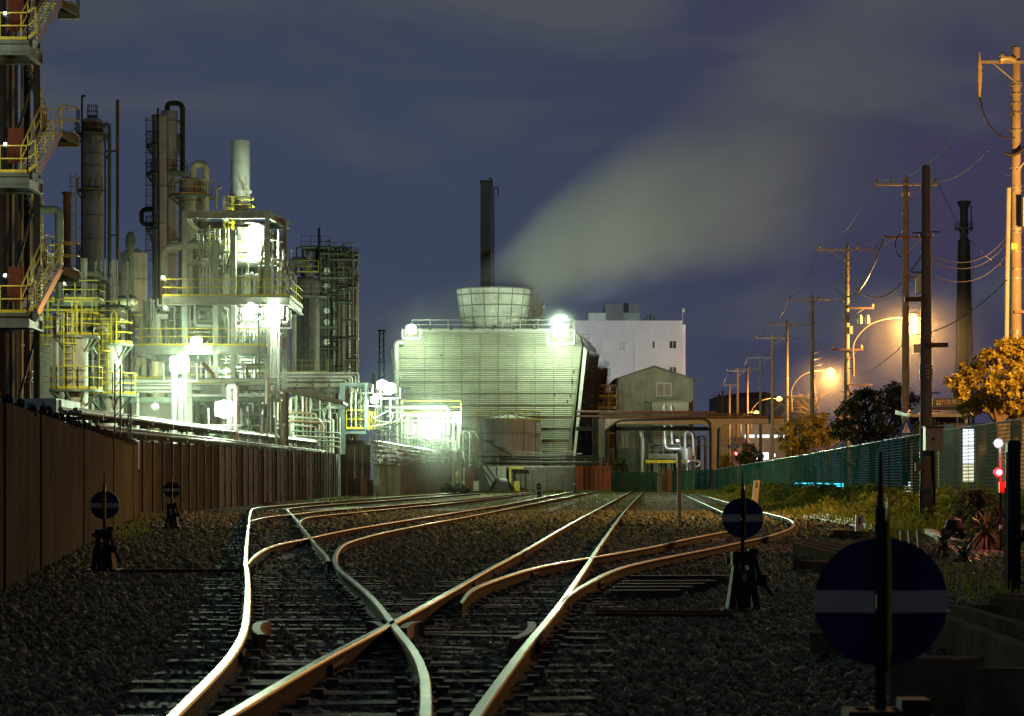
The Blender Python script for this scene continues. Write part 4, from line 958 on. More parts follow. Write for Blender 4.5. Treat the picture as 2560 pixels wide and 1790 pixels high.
# stairs zigzag on the left
for k,(y0,y1) in enumerate(((866,806),(806,760))):
    st,tr = stairs_mb(W(424,y0,D+1),W(426+8*(1 if k else -1),y1,D+2.6),1.2,(1,0,0)); part('stringer',st,'pale',t); part('treads',tr,'white',t)
jungle(t, gx(465,D), gx(690,D), D+.8, D+7, zB, zR-1, 95, .03,.11)
jungle(t, gx(425,D), gx(690,D), D+.3, D+7, zA, zB-.5, 140, .03,.12)
jungle(t, gx(480,D), gx(665,D), D+1, D+8, zL, zA-.5, 46, .035,.12)
jungle(t, gx(345,D), gx(470,D), D+.5, D+7, zA, zB, 40, .04,.16)
# instrument clutter along the right end of deck B
for k in range(26):
    p = W(random.uniform(690,728),random.uniform(660,760),D-.9+random.random()*2); q = p+V((random.uniform(-.3,.3),random.uniform(-.2,.2),random.uniform(.3,1.0)))
    part('instrument', MB().tube([p,q],.035,6).cbox(q,.16,.12,.18), random.choice(('pale','white','yellow','galv')), t)
hz = MB()
for k in range(3):
    c = W(728,692+4*k,D-1); rr = .22+.05*k; hz.tube([c+V((rr*1.1*math.cos(a),0,rr*1.5*math.sin(a))) for a in [2*math.pi*q/16 for q in range(17)]], .025, 5)
part('cable_coil', hz, 'white', t)
part('boom', MB().beam(W(506,906,D-3),W(534,938,D-3),.22,.26).tube([W(534,938,D-3),W(534,948,D-3)],.12,8), 'red_paint', t, label='red painted hoist arm')
part('cable', MB().tube([W(647,760,D-2),W(647,950,D-2)],.03,5), 'dark_steel', t)
part('cable', MB().tube([W(496,866,D-2),W(496,950,D-2)],.03,5), 'dark_steel', t)

# ================================================================ low level pipe racks and vessels between structure and fence
t = thing('pipe_rack','bank of long horizontal pale pipes below the lit structure','pipe rack',(gx(480,150),150,0)); D=150
for y,rr,m in ((944,3,'yellow'),(951,6.5,'pale'),(960,4,'silver'),(968,6,'pale'),(978,5,'silver')):
    part('pipe', MB().tube([W(303,y,D),W(380,y,D),W(430,y,D)],px(rr,D),12), m, t)
for y,rr,m,x0,x1 in ((950,5,'pale',469,694),(960,3,'silver',472,690),(988,4,'white',478,675)):
    part('pipe', MB().tube([W(x0,y,D),W((x0+x1)/2,y,D),W(x1,y,D)],px(rr,D),12), m, t)
part('girder', MB().ibeam(W(303,1000,D),W(432,1000,D),.3,px(14,D)), 'green_grey', t)
part('girder', MB().ibeam(W(466,1000,D),W(700,1000,D),.3,px(10,D)), 'green_grey', t)
for x in (306,345,470,476,560,690): part('post', MB().ibeam((gx(x,D),D,0),(gx(x,D),D,gz(945,D)),px(6 if x!=476 else 10,D)), 'pale', t)
for j,x in enumerate((668,673)): part('vent', MB().pipe([W(x,1010,D-2),W(x,970,D-2),W(x,947,D-2)],px(6,D),10), 'silver', t) if j==0 else None
t = thing('horizontal_drum','long fat horizontal drum behind the twin aluminium ducts','vessel',(gx(370,156),156,0)); D=156
part('shell', MB().tube([W(302,1035,D),W(306,1035,D),W(440,1035,D)],[px(20,D),px(34,D),px(34,D)],32), 'cream', t)
for x in (320,410): part('saddle', MB().box(gx(x-5,D),gx(x+5,D),D-.6,D+.6,0,gz(1055,D)), 'grey_paint', t)
t = thing('duct_stand','pair of upright aluminium clad ducts capped under a floodlight','duct',(gx(445,136),136,0)); D=136
part('duct', MB().lathe((gx(435,D),D),[(px(9,D),0),(px(9,D),gz(930,D)),(px(6,D),gz(926,D))],24), 'alu', t)
part('duct', MB().lathe((gx(454,D),D),[(px(9,D),0),(px(9,D),gz(950,D)),(px(6,D),gz(946,D))],24), 'alu', t)
part('pipe', MB().tube([W(465,1100,D),W(465,1000,D),W(465,935,D)],px(2.6,D),8), 'white', t)
t = thing('duct_stand','bent pipe pair like a croquet hoop beside the floodlight','duct',(gx(582,131),131,0)); D=131
part('duct', MB().pipe([W(574,1110,D),W(574,1000,D),W(574,966,D),W(590,962,D),W(590,1000,D),W(590,1110,D)],px(7.5,D),14), 'silver', t)
# pump house / bright ground floor
t = thing('pump_house','low pale pump house glowing behind the pipework','building',(gx(600,160),160,0)); D=160
part('wall', MB().box(gx(470,D),gx(560,D),D,D+5,0,gz(1000,D)), 'cream', t)
jungle(t, gx(596,D), gx(728,D), D-8, D-2, 0, gz(985,D), 60, .035,.11)
jungle(t, gx(470,D), gx(560,D), D-4, D-.8, 0, gz(1010,D), 22, .04,.1)
part('canopy', MB().box(gx(610,D),gx(705,D),D-1,D+3,gz(985,D),gz(979,D)), 'white', t)
part('roof', MB().box(gx(478,D),gx(565,D),D-.6,D+5.4,gz(1000,D),gz(995,D)).box(gx(500,D),gx(556,D),D,D+5,gz(995,D)+.01,gz(965,D)), 'white', t)
for x in (480,500,520,540): part('opening', MB().box(gx(x,D),gx(x+12,D),D-.03,D-.005,0,gz(1035,D)), 'tank_dark', t)
part('roof', MB().prism([(gx(700,D),gz(968,D)),(gx(770,D),gz(968,D)),(gx(850,D),gz(1000,D)),(gx(850,D),gz(1006,D)),(gx(700,D),gz(974,D))], D+3,D+8), 'pale', t)
t = thing('pump_skid','tangle of pumps and pipes between pump house and blue steel tower','pipework',(gx(760,192),192,0)); D=192
for x,y0,y1,r,m in ((620,1150,985,5,'white'),(644,1150,960,4,'silver'),(657,1150,985,3,'white'),(690,1150,1000,10,'tank'),(709,1150,1000,6,'silver'),(727,1150,995,5,'pale'),(740,1150,985,5,'green_grey'),(757,1150,978,4,'silver'),(766,1150,978,4,'rust_pipe'),(775,1150,985,3,'green_grey')):
    part('pipe', MB().pipe([W(x,y0,D),W(x,(y0+y1)/2,D),W(x,y1,D),W(x+9,y1-2,D+.5),W(x+9,y1+20,D+1)],px(r,D)*.8,10,bend=px(r*2,D)), m, t)
for x,r in ((685,9),(729,8)): part('cylinder', MB().lathe((gx(x,D),D),[(px(r,D),0),(px(r,D),gz(1040,D)),(px(r*.6,D),gz(1034,D)),(.03,gz(1032,D))],20), 'silver', t)
part('drum', MB().tube([W(696,1021,D),W(700,1021,D),W(720,1021,D),W(726,1021,D)],[.05,px(6,D),px(6,D),.05],14), 'white', t)
part('panel', MB().box(gx(647,D),gx(661,D),D-2,D-1.8,gz(1082,D),gz(1034,D)), 'white', t); part('panel', MB().box(gx(670,D),gx(676,D),D-1.5,D-1.3,gz(1085,D),gz(1010,D)), 'white', t)
for y,x0,x1,r,m in ((1030,715,790,3,'rust_pipe'),(1042,715,800,3,'silver'),(1052,718,806,4,'rust_pipe'),(1062,730,790,2.5,'silver'),(1078,728,850,2.5,'green_grey'),(1090,735,850,2.5,'silver'),(1100,740,850,2.5,'green_grey'),(1112,700,850,2.5,'galv')):
    part('pipe', MB().pipe([W(x0,y+60,D-2),W(x0,y,D-2),W(x1,y+5,D-1),W(x1,y+40,D-1)],px(r,D),8), m, t)
jungle(t, gx(600,D), gx(850,D), D, D+6, 0, gz(1000,D), 120, .03,.10)
part('hose', MB().pipe([W(600,970,D-3),W(630,985,D-3),W(665,1030,D-3),W(705,1060,D-3)],px(3,D),8), 'dark_steel', t)
t = thing('tube_cooler','pale boxed frame with green panels left of the blue steel tower','cooler',(gx(818,195),195,0)); D=195
for x in (808,826,848): part('post', MB().box(gx(x-3,D),gx(x+3,D),D,D+.3,0,gz(1016,D)), 'pale', t)
part('header', MB().pipe([W(808,1075,D-.3),W(808,1018,D-.3),W(850,1018,D-.3)],px(5,D),10), 'pale', t); part('panel', MB().box(gx(815,D),gx(845,D),D+.4,D+.5,0,gz(1030,D)), 'shed_sheet', t)
jungle(t, gx(805,D), gx(850,D), D+.5, D+4, 0, gz(985,D), 24, .03,.1)
# upper pipe bundle running right and dropping at the end
t = thing('pipe_bridge','thin pipes in a row running right and hooking down at the end','pipe rack',(gx(760,197),197,0)); D=197
for k in range(6):
    y=932+k*4.6; xe=897-k*8; yy=D+k*.25
    part('pipe', MB().pipe([W(645,y,yy),W(760,y,yy),W(xe,y,yy),W(xe,y+24,yy)],px(2.2,D),8,bend=px(9,D),seg=6), 'white' if k%2==0 else 'silver', t)
part('girder', MB().ibeam((gx(640,D),D+1,gz(962,D)),(gx(862,D),D+1,gz(962,D)),.3,px(10,D)), 'pale', t); part('girder', MB().ibeam((gx(720,D),D+2,gz(975,D)),(gx(860,D),D+2,gz(975,D)),.3,px(12,D)), 'grey_paint', t)
for x in (650,700,740,780,820,858): part('post', MB().ibeam((gx(x,D),D+1,0),(gx(x,D),D+1,gz(930,D)),px(4,D)), 'green_grey', t)
# long rack along the fence, two tiers
t = thing('fence_pipe_rack','long two tier pipe rack running just behind the left fences','pipe rack',(-14.8,84,0))
for tier,(X,z0,z1,Da,Db,n) in enumerate(((-15.0,3.42,3.95,84,186,6),(-14.25,2.88,3.22,84,186,5))):
    for k in range(n):
        pts=[]; q=14
        for j in range(q+1):
            f=j/q; pts.append((X+k*.17+.02*math.sin(j*1.7+k), Da+(Db-Da)*f, z0+(z1-z0)*f+.09*(k%3==1)+random.uniform(-.012,.012)))
        part('pipe', MB().tube(pts, random.choice((.05,.065,.085)), 8), random.choice(('galv','rust_pipe','silver','green_grey','alu')), t)
    for j in range(17):
        f=(j+.5)/17; y=Da+(Db-Da)*f; z=z0+(z1-z0)*f; mb=MB().beam((X-.25,y,z-.14),(X+n*.17+.1,y,z-.14),.12,.12)
        if tier==0: mb.beam((X-.1,y,0),(X-.1,y,z-.2),.1).beam((X+.9,y,z-.2),(X+.9,y,0),.08)
        part('support', mb, 'green_grey', t)
    if tier==0:
        part('cable_tray', MB().box(X-.1,X+.9,Da+6,Db,z0-.36,z0-.33), 'shed_sheet', t)
# blue steel tower with platform, hoses, stair
D=193.0; t=thing('steel_tower','blue grey steel frame tower with looping hoses and yellow rails','steel structure',(gx(880,D),D,0)); zt=gz(957,D); zp=gz(1072,D)
part('column', MB().ibeam((gx(856,D),D,0),(gx(856,D),D,zt),px(13,D),px(13,D)), 'blue_steel', t)
for x,dy in ((915,0),(945,5),(868,5)): part('column', MB().ibeam((gx(x,D),D+dy,0 if dy else zp),(gx(x,D),D+dy,zt),.18), 'blue_steel', t)
part('beam', MB().ibeam((gx(863,D),D,zt-.15),(gx(918,D),D,zt-.15),.2,.3), 'blue_steel', t); part('beam', MB().ibeam((gx(916,D),D+.1,zt-.16),(gx(945,D),D+5,zt-.16),.2,.28), 'blue_steel', t)
part('beam', MB().ibeam((gx(863,D),D,zp-.2),(gx(915,D),D,zp-.2),.2,.36), 'blue_steel', t)
mb=MB().prism([(gx(863,D),zp-.02),(gx(915,D),zp-.02),(gx(915,D),zp+.03),(gx(863,D),zp+.03)], D+.1, D+6); part('deck', mb, 'deck', t)
part('railing', rail_mb([(gx(866,D),D+.1,zp),(gx(915,D),D+.1,zp)],px(36,D)*1.3,.7), 'yellow', t); part('railing', rail_mb([(gx(915,D),D+.1,zp),(gx(940,D),D+5,zp)],px(36,D)*1.25,.6), 'yellow', t)
jungle(t, gx(868,D), gx(915,D), D+.6, D+5, zp, zt-.3, 30, .03,.09); jungle(t, gx(868,D), gx(945,D), D+3, D+6, zp, zt, 18, .03,.07)
hs=[[(922,1030),(935,1045),(955,1035),(975,1027),(983,1040),(970,1058),(945,1063),(925,1067)],[(930,1048),(955,1054),(985,1054),(1003,1044),(1000,1030),(992,1024)],[(968,1042),(985,1032),(1000,1026),(1004,1040),(998,1052),(975,1060)],[(940,1065),(965,1068),(985,1066),(997,1058),(1000,1045)]]
for k,h in enumerate(hs): part('hose', MB().tube(smooth(catmull([W(x,y,D+1+.4*k) for x,y in h],.12),1), .055, 8), 'hose', t)
st,tr=stairs_mb((gx(934,D),D+3,gz(1158,D)),(gx(920,D),D+5,gz(1100,D)),-.1,(0,0,0)) if False else stairs_mb(W(926,1160,D+3),W(922,1098,D+5.5),px(24,D),(1,0,0))
part('stringer', st, 'yellow', t); part('treads', tr, 'deck', t)
part('cladding', corr_panel((gx(866,D+5.6),D+5.6),(gx(915,D+5.6),D+5.6),0,gz(1098,D),.3,.05), 'tank_dark', t)
solo('junction_box', MB().box(gx(957,187),gx(971,187),186.6,187.2,gz(1162,187),gz(1147,187)), 'shed_sheet', 'small pale box sitting on the metal shed roof', 'box', (gx(964,187),187,gz(1162,187)))
# perforated pipe trestle receding behind the corrugated fence
t=thing('pipe_trestle','silvery trestle of crossing pipes receding above the corrugated fence','pipe rack',(gx(935,186),186,0))
A,B=V((gx(935,186),186,0)),V((gx(1172,250),250,0)); za,zb=gz(1100,186),gz(1140,250)
for j in range(5):
    for k in range(2):
        o=V((.28*k-.2*j*.2,0,0)); a=A+o+V((0,0,za-.1-j*.34)); b=B+o+V((0,0,zb-.1-j*.24)); m=a.lerp(b,.5)+V((0,0,random.uniform(-.05,.05)))
        part('pipe', MB().tube([a,m,b],.07 if k else .055,8), random.choice(('alu','galv','silver')), t)
for k in range(44):
    f=k/43; p=A.lerp(B,f); z1=za+(zb-za)*f; part('post', MB().beam(p+V((.1,0,z1-1.6)),p+V((.1,0,z1+.1)),.06).beam(p+V((-.3,0,z1-.2-.34*(k%4))),p+V((.6,0,z1-.2-.34*(k%4))),.09), 'galv', t)
for k in range(48):
    f=random.random(); p=A.lerp(B,f); z1=za+(zb-za)*f-random.uniform(.2,1.5); part('clamp', MB().ring((p.x+.3,p.y),.07,.13,z1,z1+.14,8), 'alu', t)
part('railing', rail_mb([A+V((0,.5,za+.1)),B+V((0,.5,zb+.1))],.75,2,toe=False), 'galv', t)
# filter frame with the square floodlight
D=224; t=thing('lamp_gantry','pale steel frame under a big square floodlight before the tower','steel structure',(gx(1060,D),D,0))
part('header', MB().pipe([W(962,1018,D),W(1050,1018,D),W(1120,1018,D),W(1120,1080,D)],px(5.5,D),12,bend=px(8,D)), 'silver', t)
for x in (993,1005,1133,1145,1150): part('post', MB().beam((gx(x,D),D+.5,0),(gx(x,D),D+.5,gz(1030 if x>1100 else 1000,D)),px(4,D)), 'pale', t)
for y in (1038,1052,1085,1095): part('beam', MB().beam(W(990,y,D+1),W(1150,y,D+1),px(4,D)), 'pale', t)
part('back_panel', corr_panel((gx(1005,D+2),D+2),(gx(1125,D+2),D+2),0,gz(1050,D),.5,.08), 'shed_sheet', t)
deck_part(t, gx(1000,D), gx(1152,D), D+1, D+4, gz(1033,D), rails='F', t=.2)
part('railing', rail_mb([(gx(1010,D),D-.5,gz(1125,D)),(gx(1140,D),D-.5,gz(1125,D))],.8,.9), 'white', t)
part('walk', MB().box(gx(1000,D),gx(1145,D),D-1.2,D+.4,gz(1128,D),gz(1126,D)), 'galv', t)
jungle(t, gx(1000,D), gx(1160,D), D-.2, D+3, 0, gz(1040,D), 40, .03,.1,('pale','white','silver','galv'))
for x in (1144,1158,1174): part('pipe', MB().pipe([W(x,1170,D),W(x,1100,D),W(x,1078,D),W(x+12,1078,D),W(x+22,1096,D)],px(1.5,D),8), 'green_grey', t)
# refractory vessels and tower behind
D=262; t=column(766,D,33,690,'fat dark domed vessel right of the lit structure','tank_dark',bands=(745,)); X=gx(766,D); ring_platform(t,X,D,px(33,D),gz(745,D),.8,rm='grey_paint')
part('gooseneck', MB().pipe([W(728,700,D-1),W(728,655,D-1),W(760,655,D-1),W(775,690,D-1)],px(13,D),14,bend=px(20,D),seg=8),'tank_dark',t)
part('platform', MB().box(gx(745,D),gx(796,D),D-2,D,gz(684,D),gz(681,D)),'galv',t); part('railing', rail_mb([W(744,681,D-2),W(796,681,D-2)],1.2,1.0),'yellow',t)
part('ladder', ladder_mb(gx(768,D),D-1.9,gz(930,D),gz(745,D),.5),'dark_steel',t); part('pipe', MB().tube([W(733,935,D-3),W(733,850,D-3),W(733,760,D-3)],px(8,D),12),'tank',t)
part('railing', rail_mb([W(722,930,D-4),W(820,930,D-4)],1.2,1.5),'yellow',t)
part('stack', MB().lathe((gx(797.5,D),D),[(px(3.2,D),gz(700,D)),(px(3.2,D),gz(572,D)),(px(2,D),gz(569,D))],12),'black',t)
D=266; t=thing('tower_structure','crowded dark tower of platforms with round manway covers','steel structure',(gx(845,D),D,0)); T2=t
part('shell', MB().lathe((gx(818,D),D),[(px(20,D),0),(px(20,D),gz(700,D)),(px(14,D),gz(670,D)),(px(9,D),gz(655,D))],24),'tank',t)
part('shell', MB().lathe((gx(858,D),D+1),[(px(17,D),0),(px(17,D),gz(640,D)),(px(12,D),gz(632,D))],24),'tank',t)
part('shell', MB().lathe((gx(880,D),D+2),[(px(10,D),0),(px(10,D),gz(690,D)),(px(3,D),gz(680,D))],18),'tank',t)
for y in (678,716,777,805,855): part('manway', MB().tube([W(817,y,D-1.0),W(817,y,D-1.6)],px(6,D),16).tube([W(817,y,D-1.6),W(817,y,D-1.7)],px(7.5,D),16),'silver',t)
for x0,x1,y in ((757,830,622),(800,860,637),(830,897,652),(800,880,700),(850,897,721),(800,850,738),(845,880,757),(798,846,822),(870,897,845),(798,846,872),(848,872,720),(862,892,800),(870,897,900)):
    part('platform', MB().box(gx(x0,D),gx(x1,D),D-2,D+1.5,gz(y,D)-.14,gz(y,D)),'green_grey',t); part('railing', rail_mb([(gx(x0,D),D-2,gz(y,D)),(gx(x1,D),D-2,gz(y,D))],1.15,.9),random.choice(('grey_paint','grey_paint','yellow','dark_steel','dark_steel')),t)
for x in (801,848,868,897,885): part('column', MB().beam((gx(x,D),D-1.8,0),(gx(x,D),D-1.8,gz(640 if x!=897 else 720,D)),px(2.5,D)),'rust_pipe',t)
for x in (828,842,873,878): part('ladder', ladder_mb(gx(x,D),D-2.1,gz(900,D),gz(650,D),.45,False),'dark_steel',t)
for p in ([(823,700),(823,610),(820,598)],[(850,640),(851,620),(862,608),(888,607)],[(866,640),(870,625),(896,626)],[(870,670),(900,692)],[(882,690),(895,665),(896,640)]): part('pipe', MB().pipe([W(x,y,D-1.5) for x,y in p],px(2.6,D),8),'green_grey',t)
jungle(t, gx(800,D), gx(895,D), D-1.5, D+1, 4, gz(625,D), 40, .05,.14,('green_grey','tank','rust_pipe','dark_steel'),.1)
jungle(t, gx(740,D), gx(880,D), D-1.5, D+1, gz(690,D), gz(618,D), 26, .06,.2,('green_grey','dark_steel','tank'),.1)
# far lattice mast
D=420; t=thing('lattice_mast','faint lattice mast far off between tower and cooling tower','mast',(gx(954,D),D,0))
for dx,yt in ((-5,825),(5,825)): part('leg', MB().beam((gx(954+dx*1.7,D),D,0),(gx(954+dx,D),D,gz(yt,D)),.25),'dark_steel',t)
lb=MB()
for k in range(24): z=1+k*1.03; lb.beam((gx(946,D),D,z),(gx(962,D),D,z+1),.12)
part('lacing', lb,'dark_steel',t)
for y in (825,905): part('platform', MB().box(gx(944,D),gx(964,D),D-.7,D+.7,gz(y,D)-.2,gz(y,D)),'dark_steel',t)
solo('lamp_mast', MB().tube([W(934,1000,300),W(934,950,300),W(934,935,300)],.18,8), 'green_grey', 'plain thin mast rising behind the twin floodlights', 'mast', (gx(934,300),300,0))

# ================================================================ floodlights
P=POW=.95
flood(640,577,166.2, 2300*P, .75, 'biggest blazing floodlight inside the roof of the lit structure')
flood(629,769,164.2, 1700*P, .7, 'left of the two floodlights hung under the wide yellow railed deck', lightpos=(0,1.9,-.5))
flood(685,778,164.0, 2200*P, .95, 'right of the two floodlights hung under the wide yellow railed deck', lightpos=(0,1.9,-.6))
flood(491,855,163.4, 600*P, .6, 'mid sized floodlight standing at the lower deck edge')
flood(449,910,135.5, 1700*P, .8, 'strong floodlight on top of the twin aluminium ducts', lightpos=(0,-2.6,.4))
flood(561,1022,129.5, 1800*P, .75, 'strong floodlight left of the bent pipe hoop', lightpos=(-1.6,-1.6,.2))
flood(408,693,163.5, 120*P, .16, 'tiny yellowish lamp at the corner of the wide deck', 'lens_small', (1,.95,.45))
flood(414,769,163.5, 150*P, .16, 'tiny white lamp below the corner of the wide deck', 'lens_small')
flood(159,708,149, 120*P, .12, 'tiny lamp among the dark pipes behind the tanks', 'lens_small')
flood(955,962,191.8, 1500*P, .62, 'left lamp of the close pair above the steel tower')
flood(975,970,191.5, 2000*P, .68, 'right lamp of the close pair above the steel tower', mount=(0,0,-3.2))
flood(936,999,191.8, 700*P, .45, 'smaller floodlight below the close pair on the steel tower')
flood(1078,1072,221.5, 4200*P, .80, 'big square floodlight in front of the cooling tower', mount=(0,.3,-4.5), square=True, lightpos=(.3,-.9,1.4))
flood(1028,823,266.5, 1700*P, .85, 'floodlight on the upper left corner of the cooling tower')
flood(1402,825,265.0, 3300*P, 1.25, 'large floodlight on the upper right corner of the cooling tower')
def beam_to(word, target, power, ang):  # adds an extra spot to the matching floodlight to raise the light on a target
    for o in bpy.data.objects:
        if o.name.startswith('floodlight') and word in o.get('label',''): spot(o, (0,-.9,0) if target[1]<160 else ((2.1,.9,1.2) if 'square' in word else (.4,.9,.9)), target, power, ang, GW if target[1]<270 else (.88,1,.82), .9)
beam_to('twin aluminium', (-3.0,68,0), 28000, 42)
beam_to('biggest blazing', W(600,425,170.0), 2200, 46)
beam_to('right lamp of the close pair', W(1640,500,288), 150000, 34)
beam_to('left lamp of the close pair', W(815,790,262), 42000, 34)
beam_to('big square', W(1275,1085,262), 18000, 44)
beam_to('bent pipe hoop', (-5,88,0), 26000, 42)
beam_to('big square', (-4,120,0), 26000, 40)
# made-up fill lamps added to brighten dull spots among pipes and decks
flood(585,905,168, 1500*P, .3, 'small work lamp under the lower deck of the lit structure', 'lens_small')
flood(388,1012,147.5, 900*P, .16, 'small work lamp among the horizontal pale pipes', 'lens_small')
flood(704,1004,189, 1100*P, .18, 'small work lamp under the roof above the pump tangle', 'lens_small')
flood(300,855,176, 2500*P, .2, 'small work lamp above the yellow railed tanks', 'lens_small', (.95,1,.45))
# ================================================================ cooling tower
D=270.0; yaw=-R(5.5)
t = thing('cooling_tower','big louvred cooling tower with flared fan stacks and steam','cooling tower',(gx(1220,D),D,0)); CT=t; c0=(gx(1220,D),D)
X=lambda x: gx(x,D); Z=lambda y: gz(y,D)
# end wall: outline trapezoid on a shouldered top; every louvre blade is modelled
def edge(z):
    y = 1200-(z-CH)/D*F
    if y < 864: return 1007, 1437
    f=(y-864)/(1150-864); return 987+f*(1021-987), 1455+f*(1416-1455)
part('end_wall', MB().prism([(X(1021),0),(X(1416),0),(X(1455),Z(865)),(X(1437),Z(865)),(X(1437),Z(829)),(X(1007),Z(829)),(X(1007),Z(865)),(X(987),Z(865))], D, D+.3), 'tower_louvre', t)
z=.6; k=0; pitch=.205
lv=[MB() for _ in range(4)]
while z < Z(830):
    a,b=edge(z+.1); a,b=X(a)+.05,X(b)-.05
    out=.10 if k%6 else .26
    m=lv[min(3,int(4*z/Z(829)))]
    m.add([(a,D-.005,z),(b,D-.005,z),(b,D-.005,z+.10),(a,D-.005,z+.10),(a,D-out,z-.03),(b,D-out,z-.03),(b,D-out,z+.03),(a,D-out,z+.03)],[(0,1,2,3)[::-1],(4,5,6,7),(3,2,6,7)[::-1],(0,1,5,4),(0,3,7,4)[::-1],(1,2,6,5)])
    z+=pitch; k+=1
for m in lv: part('louvre_blades', m, 'louvre_blade', t)
for x in range(1062,1436,46):
    part('seam_strip', MB().box(X(x)-.035,X(x)+.035,D-.15,D,1,Z(831)), 'tower_louvre', t)
# body, flared louvre side and shoulders running back
Lb=27.0
sh=math.tan(R(5.5))*Lb
body=MB().prism([(X(1024),0),(X(1412),0),(X(1434),Z(870)),(X(1434),Z(829)),(X(1010),Z(829)),(X(1010),Z(870))], D+.3, D+Lb)
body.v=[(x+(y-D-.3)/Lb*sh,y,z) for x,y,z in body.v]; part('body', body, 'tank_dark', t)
for s,(xt,xb) in ((1,(1459,1424)),(-1,(985,1016))):
    mb=MB(); n=15
    for q in range(3):
        ya,yb=D+.2+q*Lb/3, D+.2+(q+1)*Lb/3-.7
        for j in range(n):
            f0,f1=j/n,(j+.8)/n; za,zb=.6+(Z(868)-.6)*f0,.6+(Z(868)-.6)*f1; xa,xc=X(xb+(xt-xb)*f0),X(xb+(xt-xb)*f1)
            oa,ob=(ya-D)/Lb*sh,(yb-D)/Lb*sh
            mb.add([(xa+oa+s*.35,ya,za),(xa+ob+s*.35,yb,za),(xc+ob,yb,zb),(xc+oa,ya,zb),(xa+oa+s*.30,ya,za-.05),(xa+ob+s*.30,yb,za-.05),(xc+ob-s*.05,yb,zb-.05),(xc+oa-s*.05,ya,zb-.05)],[(0,1,2,3),(4,7,6,5),(0,4,5,1),(2,6,7,3),(1,5,6,2),(0,3,7,4)])
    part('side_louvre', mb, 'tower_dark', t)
    for q in range(4):
        y=D+.1+q*Lb/3; o=(y-D)/Lb*sh; e=1.1 if (s>0 and q>0) else .35
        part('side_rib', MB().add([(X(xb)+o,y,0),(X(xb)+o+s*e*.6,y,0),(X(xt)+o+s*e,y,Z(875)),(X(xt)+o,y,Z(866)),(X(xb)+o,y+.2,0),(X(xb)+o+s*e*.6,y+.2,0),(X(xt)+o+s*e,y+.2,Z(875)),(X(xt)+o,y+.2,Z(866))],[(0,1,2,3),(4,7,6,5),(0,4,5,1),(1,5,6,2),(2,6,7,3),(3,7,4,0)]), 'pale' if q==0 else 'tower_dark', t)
part('shoulder', MB().add([(X(1437),D+.31,Z(865)),(X(1455),D+.31,Z(865)),(X(1449),D+.31,Z(838)),(X(1437),D+.31,Z(829)),(X(1437)+sh,D+Lb,Z(865)),(X(1455)+sh,D+Lb,Z(865)),(X(1449)+sh,D+Lb,Z(838)),(X(1437)+sh,D+Lb,Z(829))],[(0,1,2,3),(4,7,6,5),(0,4,5,1),(1,5,6,2),(2,6,7,3),(3,7,4,0)]), 'tank_dark', t)
zr=Z(828); part('roof', MB().box(X(1008),X(1437),D-.1,D+.25,zr-.02,zr+.14), 'grey_paint', t)
part('roof_deck', MB().add([(X(1008),D+.25,zr+.1),(X(1437),D+.25,zr+.1),(X(1437)+sh,D+Lb,zr+.1),(X(1008)+sh,D+Lb,zr+.1)],[(0,1,2,3)]), 'tower_dark', t)
part('railing', rail_mb([(X(1030),D+.1,zr+.14),(X(1436),D+.1,zr+.14)],1.05,1.95), 'grey_paint', t)
part('railing', rail_mb([(X(1010)+sh,D+Lb-.3,zr+.14),(X(1430)+sh,D+Lb-.3,zr+.14)],1.05,2.4), 'dark_steel', t)
for k in range(6): part('brace', MB().beam((X(1075+k*52),D+.15,zr+.1),(X(1078+k*52),D+.15,zr+.55),.3), 'dark_steel', t)
for j in range(3):
    yc=D+5.2+8.1*j; xc=X(1226)+5.2/F*0+(yc-D)/Lb*sh*.95-.1; r0,r1=px(79,D+5.2),px(94,D+5.2); z0=zr-.1; z1=gz(724,D+5.2)
    prof=[(r0,z0),(r0*1.0,z0+.5),(r0+(r1-r0)*.38,z0+(z1-z0)*.4),(r0+(r1-r0)*.72,z0+(z1-z0)*.72),(r1,z1),(r1-.18,z1),(r0+(r1-r0)*.60,z0+(z1-z0)*.7),(r0-.2,z0+.6)]
    s=part('fan_stack', MB().lathe((xc,yc),prof[:5],40) if False else MB().lathe((xc,yc),prof,40), 'stack_panel', t)
    rb=MB()
    rad=lambda f: r0+(r1-r0)*f**.95
    for f in (.12,.36,.62,.86,.99): rb.ring((xc,yc),rad(f)-.03,rad(f)+.07,z0+(z1-z0)*f-.05,z0+(z1-z0)*f+.06,40)
    for q in range(16):
        a=2*math.pi*(q+.3)/16; p=[V((xc+(rad(f)+.02)*math.cos(a),yc+(rad(f)+.02)*math.sin(a),z0+(z1-z0)*f)) for f in (0,.25,.5,.75,1)]; rb.tube(p,.05,5)
    part('stack_rib', rb, 'stack_rib', s)
    part('fan_hub', MB().lathe((xc,yc),[(1.0,z0+.3),(1.0,z0+.9),(.4,z0+1.2)],16), 'dark_steel', s)
    for q in range(6):
        a=q*math.pi/3+.2; d=V((math.cos(a),math.sin(a),0)); part('fan_blade', MB().beam(V((xc,yc,z0+.7))+d*.9,V((xc,yc,z0+.8))+d*(r0-.4),.7,.08), 'dark_steel', s)
part('riser_pipe', MB().pipe([W(990,1120,D-.8),W(990,1000,D-.8),W(990,856,D-.8),W(1010,856,D-.8)],px(8,D),14,bend=px(18,D),seg=8), 'silver', t)
part('side_ladder', ladder_mb(X(1003),D-.5,0,Z(955),.5,False), 'green_grey', t)
part('bracket', MB().beam(W(1006,962,D-.4),W(1028,962,D-.4),.12).beam(W(1028,962,D-.4),W(1028,988,D-.4),.12).beam(W(1006,976,D-.4),W(1028,987,D-.4),.12), 'green_grey', t)
